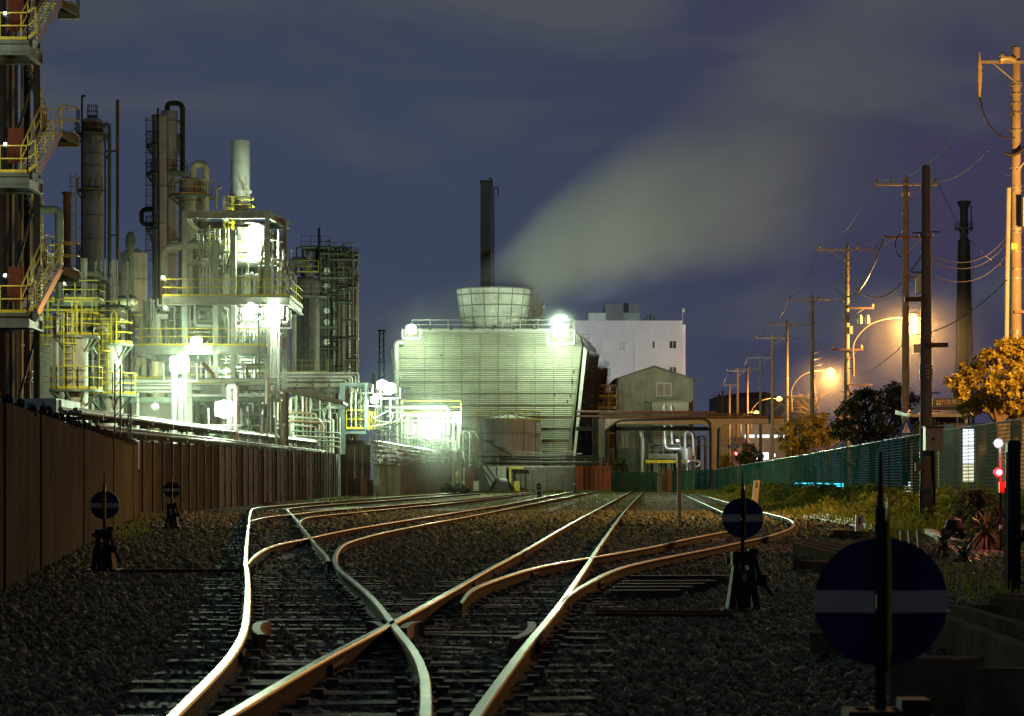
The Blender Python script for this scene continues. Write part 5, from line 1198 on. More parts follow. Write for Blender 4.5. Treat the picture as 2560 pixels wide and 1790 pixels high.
for x,y,h in ((1103,885,7),(1425,985,8),(1430,950,9),(1434,925,9),(1386,983,6),(1418,1000,8)): part('hatch_handle', MB().box(X(x)-.05,X(x)+.07,D-.28,D-.2,Z(y+h),Z(y)), 'black', t)

# steam blown off the stacks
def steam():
    o0=W(1205,748,277.0); tgt=W(2000,350,296.0); ax=(tgt-o0).normalized(); L=115.0; R0,K=4.8,.235
    mb=MB(); n=24; m=16
    for j in range(m+1):
        x=-1.5+(L+1.5)*j/m; r=max(.6,(R0+K*max(x,0))*(.55 if j==0 else 1))
        mb.v += [(x,r*math.cos(2*math.pi*k/n),r*math.sin(2*math.pi*k/n)) for k in range(n)]
    mb.f=[(j*n+k,j*n+(k+1)%n,(j+1)*n+(k+1)%n,(j+1)*n+k) for j in range(m) for k in range(n)]+[tuple(range(n-1,-1,-1)),tuple(m*n+k for k in range(n))]
    o=solo('steam', mb, 'black', 'pale steam plume blown to the right off the cooling tower', 'steam', kind='stuff')
    o.location=o0; o.rotation_euler=ax.to_track_quat('X','Z').to_euler(); o.data.materials.clear()
    mt=bpy.data.materials.new('steam'); mt.use_nodes=True; nt=mt.node_tree; N=nt.nodes; Lk=nt.links; N.clear()
    out=N.new('ShaderNodeOutputMaterial'); pv=N.new('ShaderNodeVolumePrincipled'); pv.inputs['Color'].default_value=(.93,1,.92,1); pv.inputs['Anisotropy'].default_value=.0
    tc=N.new('ShaderNodeTexCoord'); sp=N.new('ShaderNodeSeparateXYZ'); Lk.new(tc.outputs['Object'],sp.inputs[0])
    def M(op,a,b=None,c=None):
        q=N.new('ShaderNodeMath'); q.operation=op
        for i,v in enumerate((a,b,c)):
            if v is None: continue
            if isinstance(v,(int,float)): q.inputs[i].default_value=v
            else: Lk.new(v,q.inputs[i])
        return q.outputs[0]
    def MR(v,a,b,c,d,sm=True):
        q=N.new('ShaderNodeMapRange'); q.interpolation_type='SMOOTHSTEP' if sm else 'LINEAR'; Lk.new(v,q.inputs['Value'])
        for nm,w in (('From Min',a),('From Max',b),('To Min',c),('To Max',d)): q.inputs[nm].default_value=w
        return q.outputs['Result']
    x,y,z=sp.outputs; xp=M('MAXIMUM',x,0.0); rad=M('MULTIPLY_ADD',xp,K,R0)
    mw=N.new('ShaderNodeMapping'); mw.inputs['Scale'].default_value=(.035,.05,.05); Lk.new(tc.outputs['Object'],mw.inputs['Vector'])
    nw=N.new('ShaderNodeTexNoise'); nw.inputs['Scale'].default_value=1.0; nw.inputs['Detail'].default_value=3; Lk.new(mw.outputs['Vector'],nw.inputs['Vector']); sw=N.new('ShaderNodeSeparateColor'); Lk.new(nw.outputs['Color'],sw.inputs[0])
    r0=M('DIVIDE',M('SQRT',M('ADD',M('MULTIPLY',y,y),M('MULTIPLY',z,z))),rad)
    y=M('ADD',y,M('MULTIPLY',M('MULTIPLY',M('SUBTRACT',sw.outputs[0],.5),rad),1.5)); z=M('ADD',z,M('MULTIPLY',M('MULTIPLY',M('SUBTRACT',sw.outputs[1],.5),rad),1.5))
    rr=M('DIVIDE',M('SQRT',M('ADD',M('MULTIPLY',y,y),M('MULTIPLY',z,z))),rad)
    mp=N.new('ShaderNodeMapping'); mp.inputs['Scale'].default_value=(.028,.10,.10); Lk.new(tc.outputs['Object'],mp.inputs['Vector'])
    nz=N.new('ShaderNodeTexNoise'); nz.inputs['Scale'].default_value=1.0; nz.inputs['Detail'].default_value=4; Lk.new(mp.outputs['Vector'],nz.inputs['Vector'])
    rn=M('ADD',rr,M('MULTIPLY',M('SUBTRACT',nz.outputs['Fac'],.5),1.15))
    core=MR(rn,.0,.95,1,0); edge=MR(r0,.72,1.0,1,0)
    fade=M('MULTIPLY',MR(x,-1.5,9,0,1),MR(x,10,68,1,0))
    den=M('DIVIDE',M('MULTIPLY',M('MULTIPLY',core,edge),M('MULTIPLY',fade,STEAM)),M('POWER',rad,1.15))
    Lk.new(den,pv.inputs['Density']); Lk.new(pv.outputs[0],out.inputs['Volume']); o.data.materials.append(mt)
    mt.cycles.volume_step_rate=1.0 if hasattr(mt.cycles,'volume_step_rate') else 1
STEAM=1.8
steam()

# ================================================================ chimney, tank, white block, gable house
D=335.0; t=thing('chimney','tall dark square chimney half swallowed by the steam','chimney',(gx(1214,D),D,0))
part('shaft', MB().box(gx(1201,D),gx(1228,D),D-.7,D+.7,0,gz(454,D)), 'tower_dark', t); part('rim', MB().box(gx(1200,D),gx(1229,D),D-.76,D+.76,gz(459,D),gz(452,D)), 'dark_steel', t)
part('pipe', MB().pipe([W(1231,800,D-.3),W(1231,600,D-.3),W(1230,447,D-.3),W(1221,446,D-.3)],px(1.6,D),8),'black',t)
part('pipe', MB().pipe([W(1235,800,D-.3),W(1235,600,D-.3),W(1235,468,D-.3),W(1245,468,D-.3),W(1245,490,D-.3)],px(1.3,D),8),'black',t)
D=264.5; Xc=gx(1271,D); r=px(78,D); zt=gz(1050,D); t=thing('storage_tank','streaked grey tank with conical roof before the cooling tower','tank',(Xc,D,0))
part('shell', MB().lathe((Xc,D),[(r,0),(r,zt)],48), 'tank', t)
part('roof', MB().lathe((Xc,D),[(r*1.02,zt),(r*.06,gz(1033,D)),(.05,gz(1032,D))],48), 'pale', t)
rb=MB()
for k in range(16): a=2*math.pi*k/16; rb.beam((Xc+r*math.cos(a),D+r*math.sin(a),zt+.06),(Xc+.2*math.cos(a),D+.2*math.sin(a),gz(1033,D)+.05),.06)
part('roof_rib', rb, 'tank_dark', t); part('vent', MB().tube([(Xc,D,gz(1033,D)),(Xc,D,gz(1026,D)),(Xc+.15,D,gz(1024,D)),(Xc+.3,D,gz(1027,D))],.07,8),'galv',t)
for k in range(24): a=2*math.pi*k/24; part('rib', MB().beam((Xc+(r+.02)*math.cos(a),D+(r+.02)*math.sin(a),0),(Xc+(r+.02)*math.cos(a),D+(r+.02)*math.sin(a),zt),.06), 'tank_dark' if k%3 else 'tank', t) if k%2==0 else None
for y in (1085,): part('band', MB().ring((Xc,D),r-.02,r+.05,gz(y,D),gz(y,D)+.08,48),'tank_dark',t)
ring=circ((Xc,D),r*1.0,zt,20); part('railing', rail_mb(ring,.95,1.3,closed=True),'yellow',t)
part('gate', rail_mb([(Xc-r*1.0,D-2,zt),(Xc-r*.45,D-2.6,zt),(Xc-r*.45,D-3,zt)],.95,.4),'yellow',t)
part('ladder', ladder_mb(Xc-r-.3,D-1,0,zt+1,.5),'yellow',t); part('pipe', MB().tube([(Xc+r+.1,D-1.6,0),(Xc+r+.1,D-1.6,3),(Xc+r+.1,D-1.6,zt)],.06,8),'pale',t)
t=thing('pipe_rack','low tangle of thin pipes along the top of the dark wall','pipe rack',(gx(1360,251),251,0)); D=251
for y,x0,x1,rr,m in ((1130,1290,1440,1,'pale'),(1136,1200,1455,1.4,'galv'),(1142,1195,1490,2,'dark_steel'),(1149,1250,1500,2.2,'dark_steel'),(1155,1200,1480,2.2,'green_grey'),(1160,1210,1500,1.8,'dark_steel')):
    part('pipe', MB().tube([W(x0,y-random.uniform(0,4),D),W((x0+x1)/2,y+random.uniform(0,4),D),W(x1,y-random.uniform(0,3),D)],px(rr,D),8),m,t)
for x in range(1200,1520,22): part('post', MB().beam((gx(x,D),D+.1,0),(gx(x,D),D+.1,gz(1130 if x<1460 else 1142,D)),.1),'dark_steel' if x>1400 else 'galv',t)
jungle(t, gx(1400,D), gx(1520,D), D, D+2, 1.5, gz(1140,D), 26, .03,.08,('dark_steel','rust_pipe','galv'))
part('hopper', MB().add([(gx(1203,D),D,gz(1132,D)),(gx(1268,D),D,gz(1140,D)),(gx(1230,D),D,gz(1116,D)),(gx(1203,D),D+3,gz(1132,D)),(gx(1268,D),D+3,gz(1140,D)),(gx(1230,D),D+3,gz(1116,D))],[(0,1,2),(3,5,4),(0,3,4,1),(1,4,5,2),(2,5,3,0)]),'tank_dark',t)
part('head_box', MB().box(gx(1214,D),gx(1234,D),D-.2,D+.6,gz(1107,D),gz(1100,D)),'dark_steel',t)
for k in range(3): part('belt_rail', MB().beam(W(1192+k*6,1090+k*3,D-.4),W(1278+k*4,1136+k*4,D-.4),.12),'green_grey',t)

D=345.0; t=thing('white_building','plain white four storey block behind the gabled shed','building',(gx(1580,D),D,0)); zt=gz(806,D); x1=gx(1706,D)
part('wall', MB().box(gx(1428,D),x1,D,D+14,0,zt), 'white_wall', t); part('parapet', MB().box(gx(1427,D),x1+.06,D-.06,D+14,zt,zt+.25),'white_wall',t)
part('corner_wall', MB().add([(x1,D,0),(x1+.45,D+8,0),(x1+.45,D+8,zt),(x1,D,zt)],[(0,1,2,3)]) if False else MB().box(x1+.01,x1+.42,D+.02,D+13.5,0,zt-.3),'white',t)
part('base', MB().box(gx(1428,D),gx(1560,D),D-.5,D-.02,0,gz(982,D)),'dark_steel',t)
def window(t,xa,xb,ya,yb,D,glass='glass_pale',lit=None,mull=1,frame='white'):
    x0,x1,z0,z1=gx(xa,D),gx(xb,D),gz(yb,D),gz(ya,D); w=.09
    f=MB().box(x0,x0+w,D-.1,D-.005,z0,z1).box(x1-w,x1,D-.1,D-.005,z0,z1).box(x0+w,x1-w,D-.1,D-.005,z1-w,z1).box(x0-.05,x1+.05,D-.16,D-.005,z0-w*.8,z0)
    for k in range(mull): xm=x0+(x1-x0)*(k+1)/(mull+1); f.box(xm-.03,xm+.03,D-.085,D-.005,z0,z1-w)
    q=part('window', f, frame, t); part('pane', MB().box(x0+w,x1-w,D-.05,D-.004,z0,z1-w), lit or glass, q); return q
window(t,1467,1486,853,877,D,'glass_pale','lit_strip' if False else None,0); window(t,1508,1528,853,877,D); window(t,1546,1565,853,877,D)
window(t,1630,1638,852,870,D,'glass',None,0,'white_wall'); window(t,1672,1692,851,871,D,'glass',None,1)
window(t,1467,1486,917,941,D,'shed_sheet',None,0); window(t,1508,1528,917,941,D,'shed_sheet',None,0); window(t,1672,1692,916,934,D,'glass',None,1)
part('drain_pipe', MB().tube([W(1586,982,D-.1),W(1586,900,D-.1),W(1586,826,D-.1)],.06,6),'white_wall',t)
part('rooftop_unit', MB().box(gx(1472,D),gx(1516,D),D+2,D+6,zt+.25,gz(780,D)),'pale',t); part('penthouse', MB().box(gx(1514,D),gx(1600,D),D+3,D+9,zt+.25,gz(757,D)),'far_wall',t)
part('chimney', MB().box(gx(1561,D),gx(1573,D),D+2.4,D+2.9,gz(780,D),gz(754,D)),'dark_steel',t)
part('roof_plant', MB().box(gx(1560,D),gx(1601,D),D+1.5,D+2.3,zt+.25,gz(780,D)),'green_grey',t)
for x,y in ((1614,795),(1622,786),(1632,781),(1640,796),(1690,797)): part('roof_plant', MB().lathe((gx(x,D),D+1.5),[(px(5,D),zt+.25),(px(5,D),gz(y+4,D)),(px(2,D),gz(y,D))],10),'green_grey',t)
part('aerial', MB().beam((gx(1708,D),D+1,zt),(gx(1708,D),D+1,gz(775,D)),.06).cbox((gx(1710,D),D+1,gz(775,D)),.35,.3,.5),'pale',t)

D=292.0; t=thing('gabled_shed','corrugated gabled shed with a wide two pane window','building',(gx(1636,D),D,0)); ze,za=gz(948,D),gz(918,D); x0,x1=gx(1541,D),gx(1733,D); xm=gx(1635,D)
part('wall', MB().prism([(x0,0),(x1,0),(x1,ze),(xm,za),(x0,ze)],D,D+16),'gable_sheet',t)
cb=MB(); 
for k in range(48):
    x=x0+(x1-x0)*(k+.5)/48; top=ze+(za-ze)*(1-abs(x-xm)/((x1-x0)/2)); cb.box(x-.035,x+.035,D-.05,D,0.0,top-.05)
part('corrugation', cb,'gable_sheet',t)
part('band', MB().box(x0,x1,D-.06,D-.051,gz(972,D),gz(971,D)).box(x0,x1,D-.06,D-.051,gz(1006,D),gz(1005,D)),'gable_sheet',t)
for s in (-1,1):
    xe=x0-.25 if s<0 else x1+.25; part('roof', MB().add([(xe,D-.4,ze-.1),(xm,D-.4,za+.05),(xm,D+16.4,za+.05),(xe,D+16.4,ze-.1),(xe,D-.4,ze+.04),(xm,D-.4,za+.2),(xm,D+16.4,za+.2),(xe,D+16.4,ze+.04)],[(0,1,2,3),(4,7,6,5),(0,4,5,1),(2,6,7,3),(0,3,7,4),(1,5,6,2)]),'tank_dark',t)
window(t,1641,1679,957,989,D-.06,'glass_pale',None,1)
part('annex', MB().box(gx(1626,D),gx(1717,D),D-3,D-.1,gz(1066,D),gz(1008,D)),'cream',t); part('annex_roof', MB().box(gx(1614,D),gx(1722,D),D-3.2,D-.1,gz(1008,D)+.003,gz(1003,D)),'gable_sheet',t)
part('annex', MB().box(gx(1626,D),gx(1732,D),D-2.5,D-.1,0,gz(1075,D)),'cream',t)
part('door', MB().box(gx(1518,D),gx(1538,D),D+1,D+1.1,0,gz(1080,D)),'pale',t); part('side_wall', MB().box(gx(1440,D),x0-.02,D+2,D+10,0,gz(1015,D)),'gable_sheet',t)
for k in range(6): part('louvre_vent', MB().box(gx(1519,D),gx(1537,D),D+.9,D+1,gz(1120-6*k,D),gz(1116-6*k,D)),'dark_steel',t)
# outside stair
t2=thing('outside_stair','small yellow outside stair with landing on the shed side','stair',(gx(1515,D),D-1,0)); D2=D-1.5
part('canopy', MB().box(gx(1490,D2),gx(1540,D2),D2,D2+1.4,gz(965,D2),gz(961,D2)),'pale',t2)
for y in (990,1019): part('landing', MB().box(gx(1496,D2),gx(1541,D2),D2,D2+1.4,gz(y+3,D2),gz(y,D2)),'yellow',t2); part('railing', rail_mb([(gx(1496,D2),D2,gz(y,D2)),(gx(1541,D2),D2,gz(y,D2))],1.0,.6),'yellow',t2)
for x in (1496,1521): part('post', MB().beam((gx(x,D2),D2,0),(gx(x,D2),D2,gz(965,D2)),.14),'yellow',t2)
st,tr=stairs_mb(W(1500,1019,D2+.4),W(1516,992,D2+1.2),.8,(1,0,0)); part('stringer',st,'yellow',t2); part('treads',tr,'dark_steel',t2)

# ================================================================ pipe bridge over the tracks
D=262.0; t=thing('pipe_bridge','cream painted portal beam carrying pipes across the yard end','pipe bridge',(gx(1785,D),D,0))
zb0,zb1=gz(1060,D),gz(1047,D)
part('beam', MB().box(gx(1510,D),gx(1960,D),D,D+.8,zb0,zb1),'beam_cream',t)
part('haunch', MB().prism([(gx(1510,D),zb0),(gx(1535,D),zb0),(gx(1512,D),gz(1075,D))],D+.01,D+.79),'beam_cream',t); part('haunch', MB().prism([(gx(1760,D),zb0),(gx(1810,D),zb0),(gx(1793,D),gz(1073,D)),(gx(1777,D),gz(1073,D))],D-.02,D+.82),'beam_cream',t)
part('column', MB().prism([(gx(1780,D),0),(gx(1790,D),0),(gx(1793,D),gz(1072,D)),(gx(1777,D),gz(1072,D))],D,D+.8),'beam_cream',t)
part('column', MB().box(gx(1497,D),gx(1512,D),D,D+.8,0,zb1),'tank_dark',t)
for y,x0,x1,r in ((1029,1440,1790,3),(1034,1500,1900,2.2),(1040,1440,1960,3),(1044,1500,1960,2)): part('pipe', MB().tube([W(x0,y,D+.3),W((x0+x1)/2,y+.7,D+.3),W(x1,y+2,D+.3)],px(r,D),10),'rust_pipe',t)
part('pipe', MB().pipe([W(1514,1210,D-.3),W(1514,1100,D-.3),W(1516,1075,D-.3),W(1545,1051,D-.3),W(1760,1046,D-.3),W(1776,1056,D-.3),W(1777,1100,D-.3),W(1777,1200,D-.3)],px(2.2,D),8,bend=px(14,D),seg=6),'dark_steel',t)
for x in (1484,1491,1503,1509): part('pipe', MB().tube([W(x,1190,D+1),W(x,1100,D+1),W(x,1040,D+1)],px(3,D),8),random.choice(('rust_pipe','dark_steel','rust_pipe')),t)
for x in (1558,1563,1568): part('pipe', MB().pipe([W(x,1120,D+6),W(x,1090,D+6),W(x,1050,D+6)],px(2,D),8),'green_grey',t)
part('beam', MB().ibeam(W(1440,1072,D+4),W(1780,1072,D+4),.3,.4),'dark_steel',t)
t=thing('pipework','silver ducts dropping and bending behind the green net','pipework',(gx(1680,270),270,0)); D=270
part('duct', MB().pipe([W(1662,1020,D),W(1662,1080,D),W(1662,1122,D),W(1700,1122,D),W(1714,1122,D)],px(5,D),12,bend=px(12,D),seg=6),'alu',t)
part('duct', MB().pipe([W(1680,1020,D),W(1680,1080,D),W(1680,1110,D)],px(4,D),12),'alu',t)
for x in (1662,1680): part('cowl', MB().lathe((gx(x,D),D),[(px(5.5,D),gz(1030,D)),(px(5.5,D),gz(1018,D)),(px(2,D),gz(1012,D)),(px(1.5,D),gz(1007,D))],12),'silver',t)
part('cylinder', MB().lathe((gx(1719,D),D),[(px(17,D),0),(px(17,D),gz(1122,D)),(px(9,D),gz(1116,D))],24),'alu',t)
part('duct', MB().pipe([W(1714,1130,D-.5),W(1714,1084,D-.5),W(1722,1078,D-.5),W(1733,1084,D-.5),W(1736,1140,D-.5)],px(5,D),10,bend=px(8,D)),'silver',t)
part('duct', MB().pipe([W(1719,1210,D-2),W(1719,1153,D-2),W(1750,1153,D-2),W(1750,1166,D-2),W(1736,1168,D-2)],px(3.6,D),10),'alu',t)
part('duct', MB().pipe([W(1738,1150,D),W(1738,1122,D),W(1728,1118,D)],px(4,D),10),'alu',t)
part('duct', MB().pipe([W(1606,1185,D-1),W(1606,1095,D-1),W(1600,1075,D-1),W(1590,1070,D-1)],px(5.5,D),12),'silver',t)
for x in (1591,1597,1611,1618): part('pipe', MB().tube([W(x,1190,D-1),W(x,1120,D-1),W(x,1072,D-1)],px(1.7,D),8),'dark_steel',t)
deck_part(t, gx(1615,D), gx(1700,D), D-1, D+2, gz(1138,D), rails='F', rm='green_grey', t=.3); part('beam', MB().box(gx(1612,D),gx(1708,D),D-1.4,D-1,gz(1158,D),gz(1150,D)),'yellow',t)
part('cabinet', MB().box(gx(1688,D),gx(1700,D),D-2,D-1.5,gz(1170,D),gz(1144,D)),'pale',t)
jungle(t, gx(1610,D), gx(1770,D), D, D+4, 0, gz(1085,D), 34, .05,.12,('dark_steel','green_grey','rust_pipe','silver'),.2)
l=flood(1694,1101,D-2.2, 120, .14, 'small white lamp on the wall between the silver ducts', 'lens_white', (.9,.95,1), group='small lamps')

# extra beams added at the tower-top floodlights to brighten steam, yard and white building
L=[o for o in bpy.data.objects if o.name.startswith('floodlight') and 'corner of the cooling' in o.get('label','')]
for o in L:
    if 'right' in o['label']:
        spot(o, (0,-.3,1.0), W(1330,600,284), 1000, 80, (.84,1,.86), 1.0); spot(o, (0,-.3,1.0), W(1900,420,294), 4500, 60, (1,.97,.80), 1.0); spot(o, (0,-.3,1.0), (0,95,0), 70000, 34, GW, 1.0)
        spot(o, (2.6,-.3,.5), W(1590,820,345), 90000, 26, (.80,.94,1), .6)
    else: spot(o, (0,-.3,1.0), W(1180,600,284), 3000, 70, (.84,1,.86), 1.0)
# ================================================================ right-hand net fence on its grass bank
FP=[(2790,1000,49),(2560,1047,63),(2340,1079,79),(2100,1121,120),(2000,1139,155),(1900,1155,200),(1791,1173,255)]
FW=[W(*p) for p in FP]
def zbase(D): return .45 if D<140 else .45-(D-140)*.0034
def netmat(name,col,al):
    m=mat(name,col,.9,0,.4,.6,spec=0.0,streak=.55); N=m.node_tree.nodes; Lk=m.node_tree.links; b=N['Principled BSDF']
    tc=N.new('ShaderNodeTexCoord'); mp=N.new('ShaderNodeMapping'); mp.inputs['Scale'].default_value=(.15,.15,1); Lk.new(tc.outputs['Object'],mp.inputs['Vector'])
    wv=N.new('ShaderNodeTexWave'); wv.bands_direction='Z'; wv.inputs['Scale'].default_value=3.1; wv.inputs['Distortion'].default_value=1.2; wv.inputs['Detail'].default_value=1; Lk.new(mp.outputs['Vector'],wv.inputs['Vector'])
    nz=N.new('ShaderNodeTexNoise'); nz.inputs['Scale'].default_value=.5; Lk.new(tc.outputs['Object'],nz.inputs['Vector'])
    a=N.new('ShaderNodeMath'); a.operation='MULTIPLY_ADD'; a.inputs[1].default_value=.5; a.inputs[2].default_value=al-.25; Lk.new(wv.outputs['Fac'],a.inputs[0])
    a2=N.new('ShaderNodeMath'); a2.operation='MULTIPLY_ADD'; a2.inputs[1].default_value=.3; Lk.new(nz.outputs['Fac'],a2.inputs[0]); Lk.new(a.outputs[0],a2.inputs[2]); a2.use_clamp=True
    Lk.new(a2.outputs[0],b.inputs['Alpha']); return m
netmat('net_near',(.20,.24,.18),.42); netmat('net_far',(.028,.13,.105),.74)
t=thing('net_fence','long fence hung with green netting along the road side','fence',(FW[2].x,FW[2].y,0)); NF=t
for j,(a,b) in enumerate(zip(FW[:-1],FW[1:])):
    n=max(1,int((b-a).length/7))
    for k in range(n):
        p,q=a.lerp(b,k/n),a.lerp(b,(k+1)/n); w=.06
        mb=MB().add([(p.x,p.y,zbase(p.y)),(q.x,q.y,zbase(q.y)),(q.x,q.y,q.z),(p.x,p.y,p.z),(p.x+.02,p.y,zbase(p.y)),(q.x+.02,q.y,zbase(q.y)),(q.x+.02,q.y,q.z),(p.x+.02,p.y,p.z)],[(0,1,2,3),(4,7,6,5),(3,2,6,7)])
        mb.f=mb.f[:1]
        part('net', mb, 'net_near' if j<2 else 'net_far', t)
        part('post', MB().tube([(p.x+.06,p.y,zbase(p.y)-.2),(p.x+.06,p.y,p.z-.3),(p.x+.06,p.y,p.z+.03)],.035,8), 'galv' if k%2 else 'shed_sheet', t)
    part('top_wire', MB().tube([a,a.lerp(b,.5),b],.022,6), 'wire', t)
t=thing('net_fence','low green netting closing the far end of the tracks','fence',(gx(1600,255),255,0))
D=255
for x0,x1,y0,y1 in ((1529,1560,1181,1219),(1561,1603,1180,1220),(1604,1643,1180,1220),(1680,1733,1176,1221),(1735,1791,1174,1224)):
    part('net', MB().add([(gx(x0,D),D,-.05),(gx(x1,D),D,-.05),(gx(x1,D),D,gz(y0,D)),(gx(x0,D),D,gz(y0,D))],[(0,1,2,3)]),'net_far',t); part('post', MB().tube([(gx(x0,D),D+.1,0),(gx(x0,D),D+.1,1.5),(gx(x0,D),D+.1,gz(y0,D)+.05)],.05,8),'galv',t)
t=thing('gate_post','brown gate post and dark gap between the two green nets','gate',(gx(1670,254),254,0))
part('post', MB().box(gx(1665,254),gx(1671,254),254,254.3,0,gz(1176,254)),'rust',t); part('panel', MB().box(gx(1646,254),gx(1664,254),254.4,254.6,0,gz(1185,254)),'tank_dark',t); part('panel', MB().box(gx(1671,254),gx(1679,254),254.1,254.3,0,gz(1172,254)),'rust_pipe',t)
# bank
def bank():
    mb=MB(); prof=[(-4.6,-.02),(-3.2,.12),(-2.2,.36),(-1.0,.52),(.6,.50),(2.5,.45),(14,.40),(16,-.1)]; n=len(prof); ys=list(range(46,262,4))
    for y in ys:
        for j in range(len(FW)-1):
            if FW[j].y<=y<=FW[j+1].y: f=(y-FW[j].y)/(FW[j+1].y-FW[j].y); x=FW[j].x+f*(FW[j+1].x-FW[j].x); break
        else: x=FW[0].x if y<FW[0].y else FW[-1].x
        s=1 if y<150 else max(.25,1-(y-150)*.007)
        for dx,z in prof: mb.v.append((x+dx+random.uniform(-.1,.1),y,z*s+(random.uniform(-.05,.05) if z>0.05 else 0)))
    mb.f=[(j*n+k,j*n+k+1,(j+1)*n+k+1,(j+1)*n+k) for j in range(len(ys)-1) for k in range(n-1)]
    m=mat('bank_soil',(.05,.055,.025),.9,0,.5,1.5,bump=.6,bscale=6); solo('grass_bank', mb, m, kind='structure')
bank()
def fx_at(y):
    for j in range(len(FW)-1):
        if FW[j].y<=y<=FW[j+1].y: f=(y-FW[j].y)/(FW[j+1].y-FW[j].y); return FW[j].x+f*(FW[j+1].x-FW[j].x)
    return FW[-1].x
def leaf_crown(mb, c, rx, ry, rz, nclump, nleaf, size, asp=.38, up=.5, shell=.55):
    for _ in range(nclump):
        while True:
            u=V((random.uniform(-1,1),random.uniform(-1,1),random.uniform(-1,1)))
            if shell<u.length<1 or (u.length<1 and random.random()<.25): break
        p=V(c)+V((u.x*rx,u.y*ry,u.z*rz)); ax=(u.normalized()+V((0,0,up))+V((random.gauss(0,.3),random.gauss(0,.3),random.gauss(0,.3)))).normalized()
        t1=ax.cross(V((.3,.9,.1))).normalized(); t2=ax.cross(t1)
        for k in range(nleaf):
            a=6.283*k/nleaf+random.uniform(-.3,.3); tilt=random.uniform(.15,1.0); d=((t1*math.cos(a)+t2*math.sin(a))*math.cos(tilt)+ax*math.sin(tilt)).normalized()
            s=size*random.uniform(.6,1.25); w=d.cross(ax); 
            if w.length<.05: continue
            w=w.normalized()*s*asp*.5; q=p+d*s*.08; m=p+d*s*.55+ax*s*.05; e=p+d*s-ax*s*.12
            mb.add([q,m+w,e,m-w],[(0,1,2,3)])
def blades(mb, p, n, h, w, spread):
    for _ in range(n):
        a=random.uniform(0,6.28); d=V((math.cos(a),math.sin(a),0)); q=p+V((random.gauss(0,spread),random.gauss(0,spread),0)); hh=h*random.uniform(.5,1.2); s=V((-d.y,d.x,0))*w*.5
        m=q+V((0,0,hh*.6))+d*hh*.15; e=q+V((0,0,hh))+d*hh*random.uniform(.2,.6); mb.add([q-s,q+s,m+s*.8,m-s*.8,e],[(0,1,2,3),(3,2,4)])
mb=MB()
for k in range(5200):
    y=46+200*random.random()**1.7; dx=random.uniform(-4.4,.4); z=max(0,min(.5,(dx+4.4)*.18)); z*=1 if y<150 else max(.25,1-(y-150)*.007)
    blades(mb, V((fx_at(y)+dx,y,z-.03)), 5, random.uniform(.07,.26), .03+.0002*y, .16)
for k in range(150):
    y=48+150*random.random()**1.6; dx=random.uniform(-3.2,.3); z=max(0,min(.5,(dx+4.4)*.18)); r=random.uniform(.18,.5)
    leaf_crown(mb,(fx_at(y)+dx,y,z+r*.3),r*1.3,r*1.3,r*.8,int(26*r/.3),6,.11+.0006*y,.45)
solo('bank_grass', mb, 'grass', 'rough green weeds growing along the fence bank', 'grass', kind='stuff')
mb=MB()
for k in range(5200):
    y=50+190*random.random()**1.3; x=random.choice([random.uniform(-12,-7) if y>110 else fx(y)+random.uniform(.1,.8), random.uniform(-.02,.055)*y, random.uniform(-.05,.12)*y])
    blades(mb, V((x,y,-.01)), 5, random.uniform(.05,.16), .03, .12)
for k in range(240):
    x=random.uniform(1190,1530); blades(mb, V((gx(x,243),243+random.uniform(-3,3),0)), 6, random.uniform(.15,.4), .06, .2)
solo('yard_weeds', mb, 'grass', 'scattered weeds sprouting between the tracks', 'grass', kind='stuff')

# ================================================================ trees and shrubs
def tree(label, x, D, base, lobes, trunk_r, size, nleaf, m, name='tree', group='leafy trees and shrubs by the road', cat='tree', dens=1.0, bm='bark'):
    X=gx(x,D); t=thing(name,label,cat,(X,D,base),group); tm=MB(); lb=MB(); top=max(l[2] for l in lobes)
    zc=gz(sum(l[1] for l in lobes)/len(lobes),D)
    pts=[V((X,D,base-.1)),V((X+.1*trunk_r,D,base+(zc-base)*.4)),V((X-.5*trunk_r,D,base+(zc-base)*.75))]; tm.tube(pts,[trunk_r*1.3,trunk_r,trunk_r*.75],9)
    for lx,ly,lr,lq in lobes:
        c=V((gx(lx,D),D+lq,gz(ly,D))); r=px(lr,D)
        tm.tube([pts[1].lerp(pts[2],random.random()),(pts[2]+c)/2+V((0,0,.1)),c],[trunk_r*.5,trunk_r*.35,trunk_r*.12],6)
        for _ in range(4):
            d=V((random.gauss(0,1),random.gauss(0,1),random.gauss(.3,.8))).normalized()*r*.8; tm.tube([c,c+d*.5+V((0,0,.05)),c+d],[trunk_r*.16,trunk_r*.1,trunk_r*.04],5)
        leaf_crown(lb,c,r,r,r*.85,int(dens*max(30,15*(r/size)**1.6)),nleaf,size)
    part('trunk',tm,bm,t); part('crown',lb,m,t); return t
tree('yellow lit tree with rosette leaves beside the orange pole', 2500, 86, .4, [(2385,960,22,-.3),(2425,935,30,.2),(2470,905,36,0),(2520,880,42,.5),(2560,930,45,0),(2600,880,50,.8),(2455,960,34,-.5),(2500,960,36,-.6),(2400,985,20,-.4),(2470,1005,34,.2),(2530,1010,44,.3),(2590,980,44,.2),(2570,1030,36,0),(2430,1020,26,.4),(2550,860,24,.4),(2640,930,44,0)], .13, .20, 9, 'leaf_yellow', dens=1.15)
tree('dark rounded tree in front of the second pole', 2180, 138, .4, [(2125,1035,38,0),(2160,1010,40,.5),(2210,1000,40,.3),(2250,1000,38,0),(2290,1020,36,.6),(2140,1080,40,0),(2200,1060,46,-.4),(2260,1060,42,0),(2100,1075,28,.2),(2235,975,20,.3),(2160,985,18,0),(2300,1060,30,.4)], .16, .30, 6, 'leaf_dark')
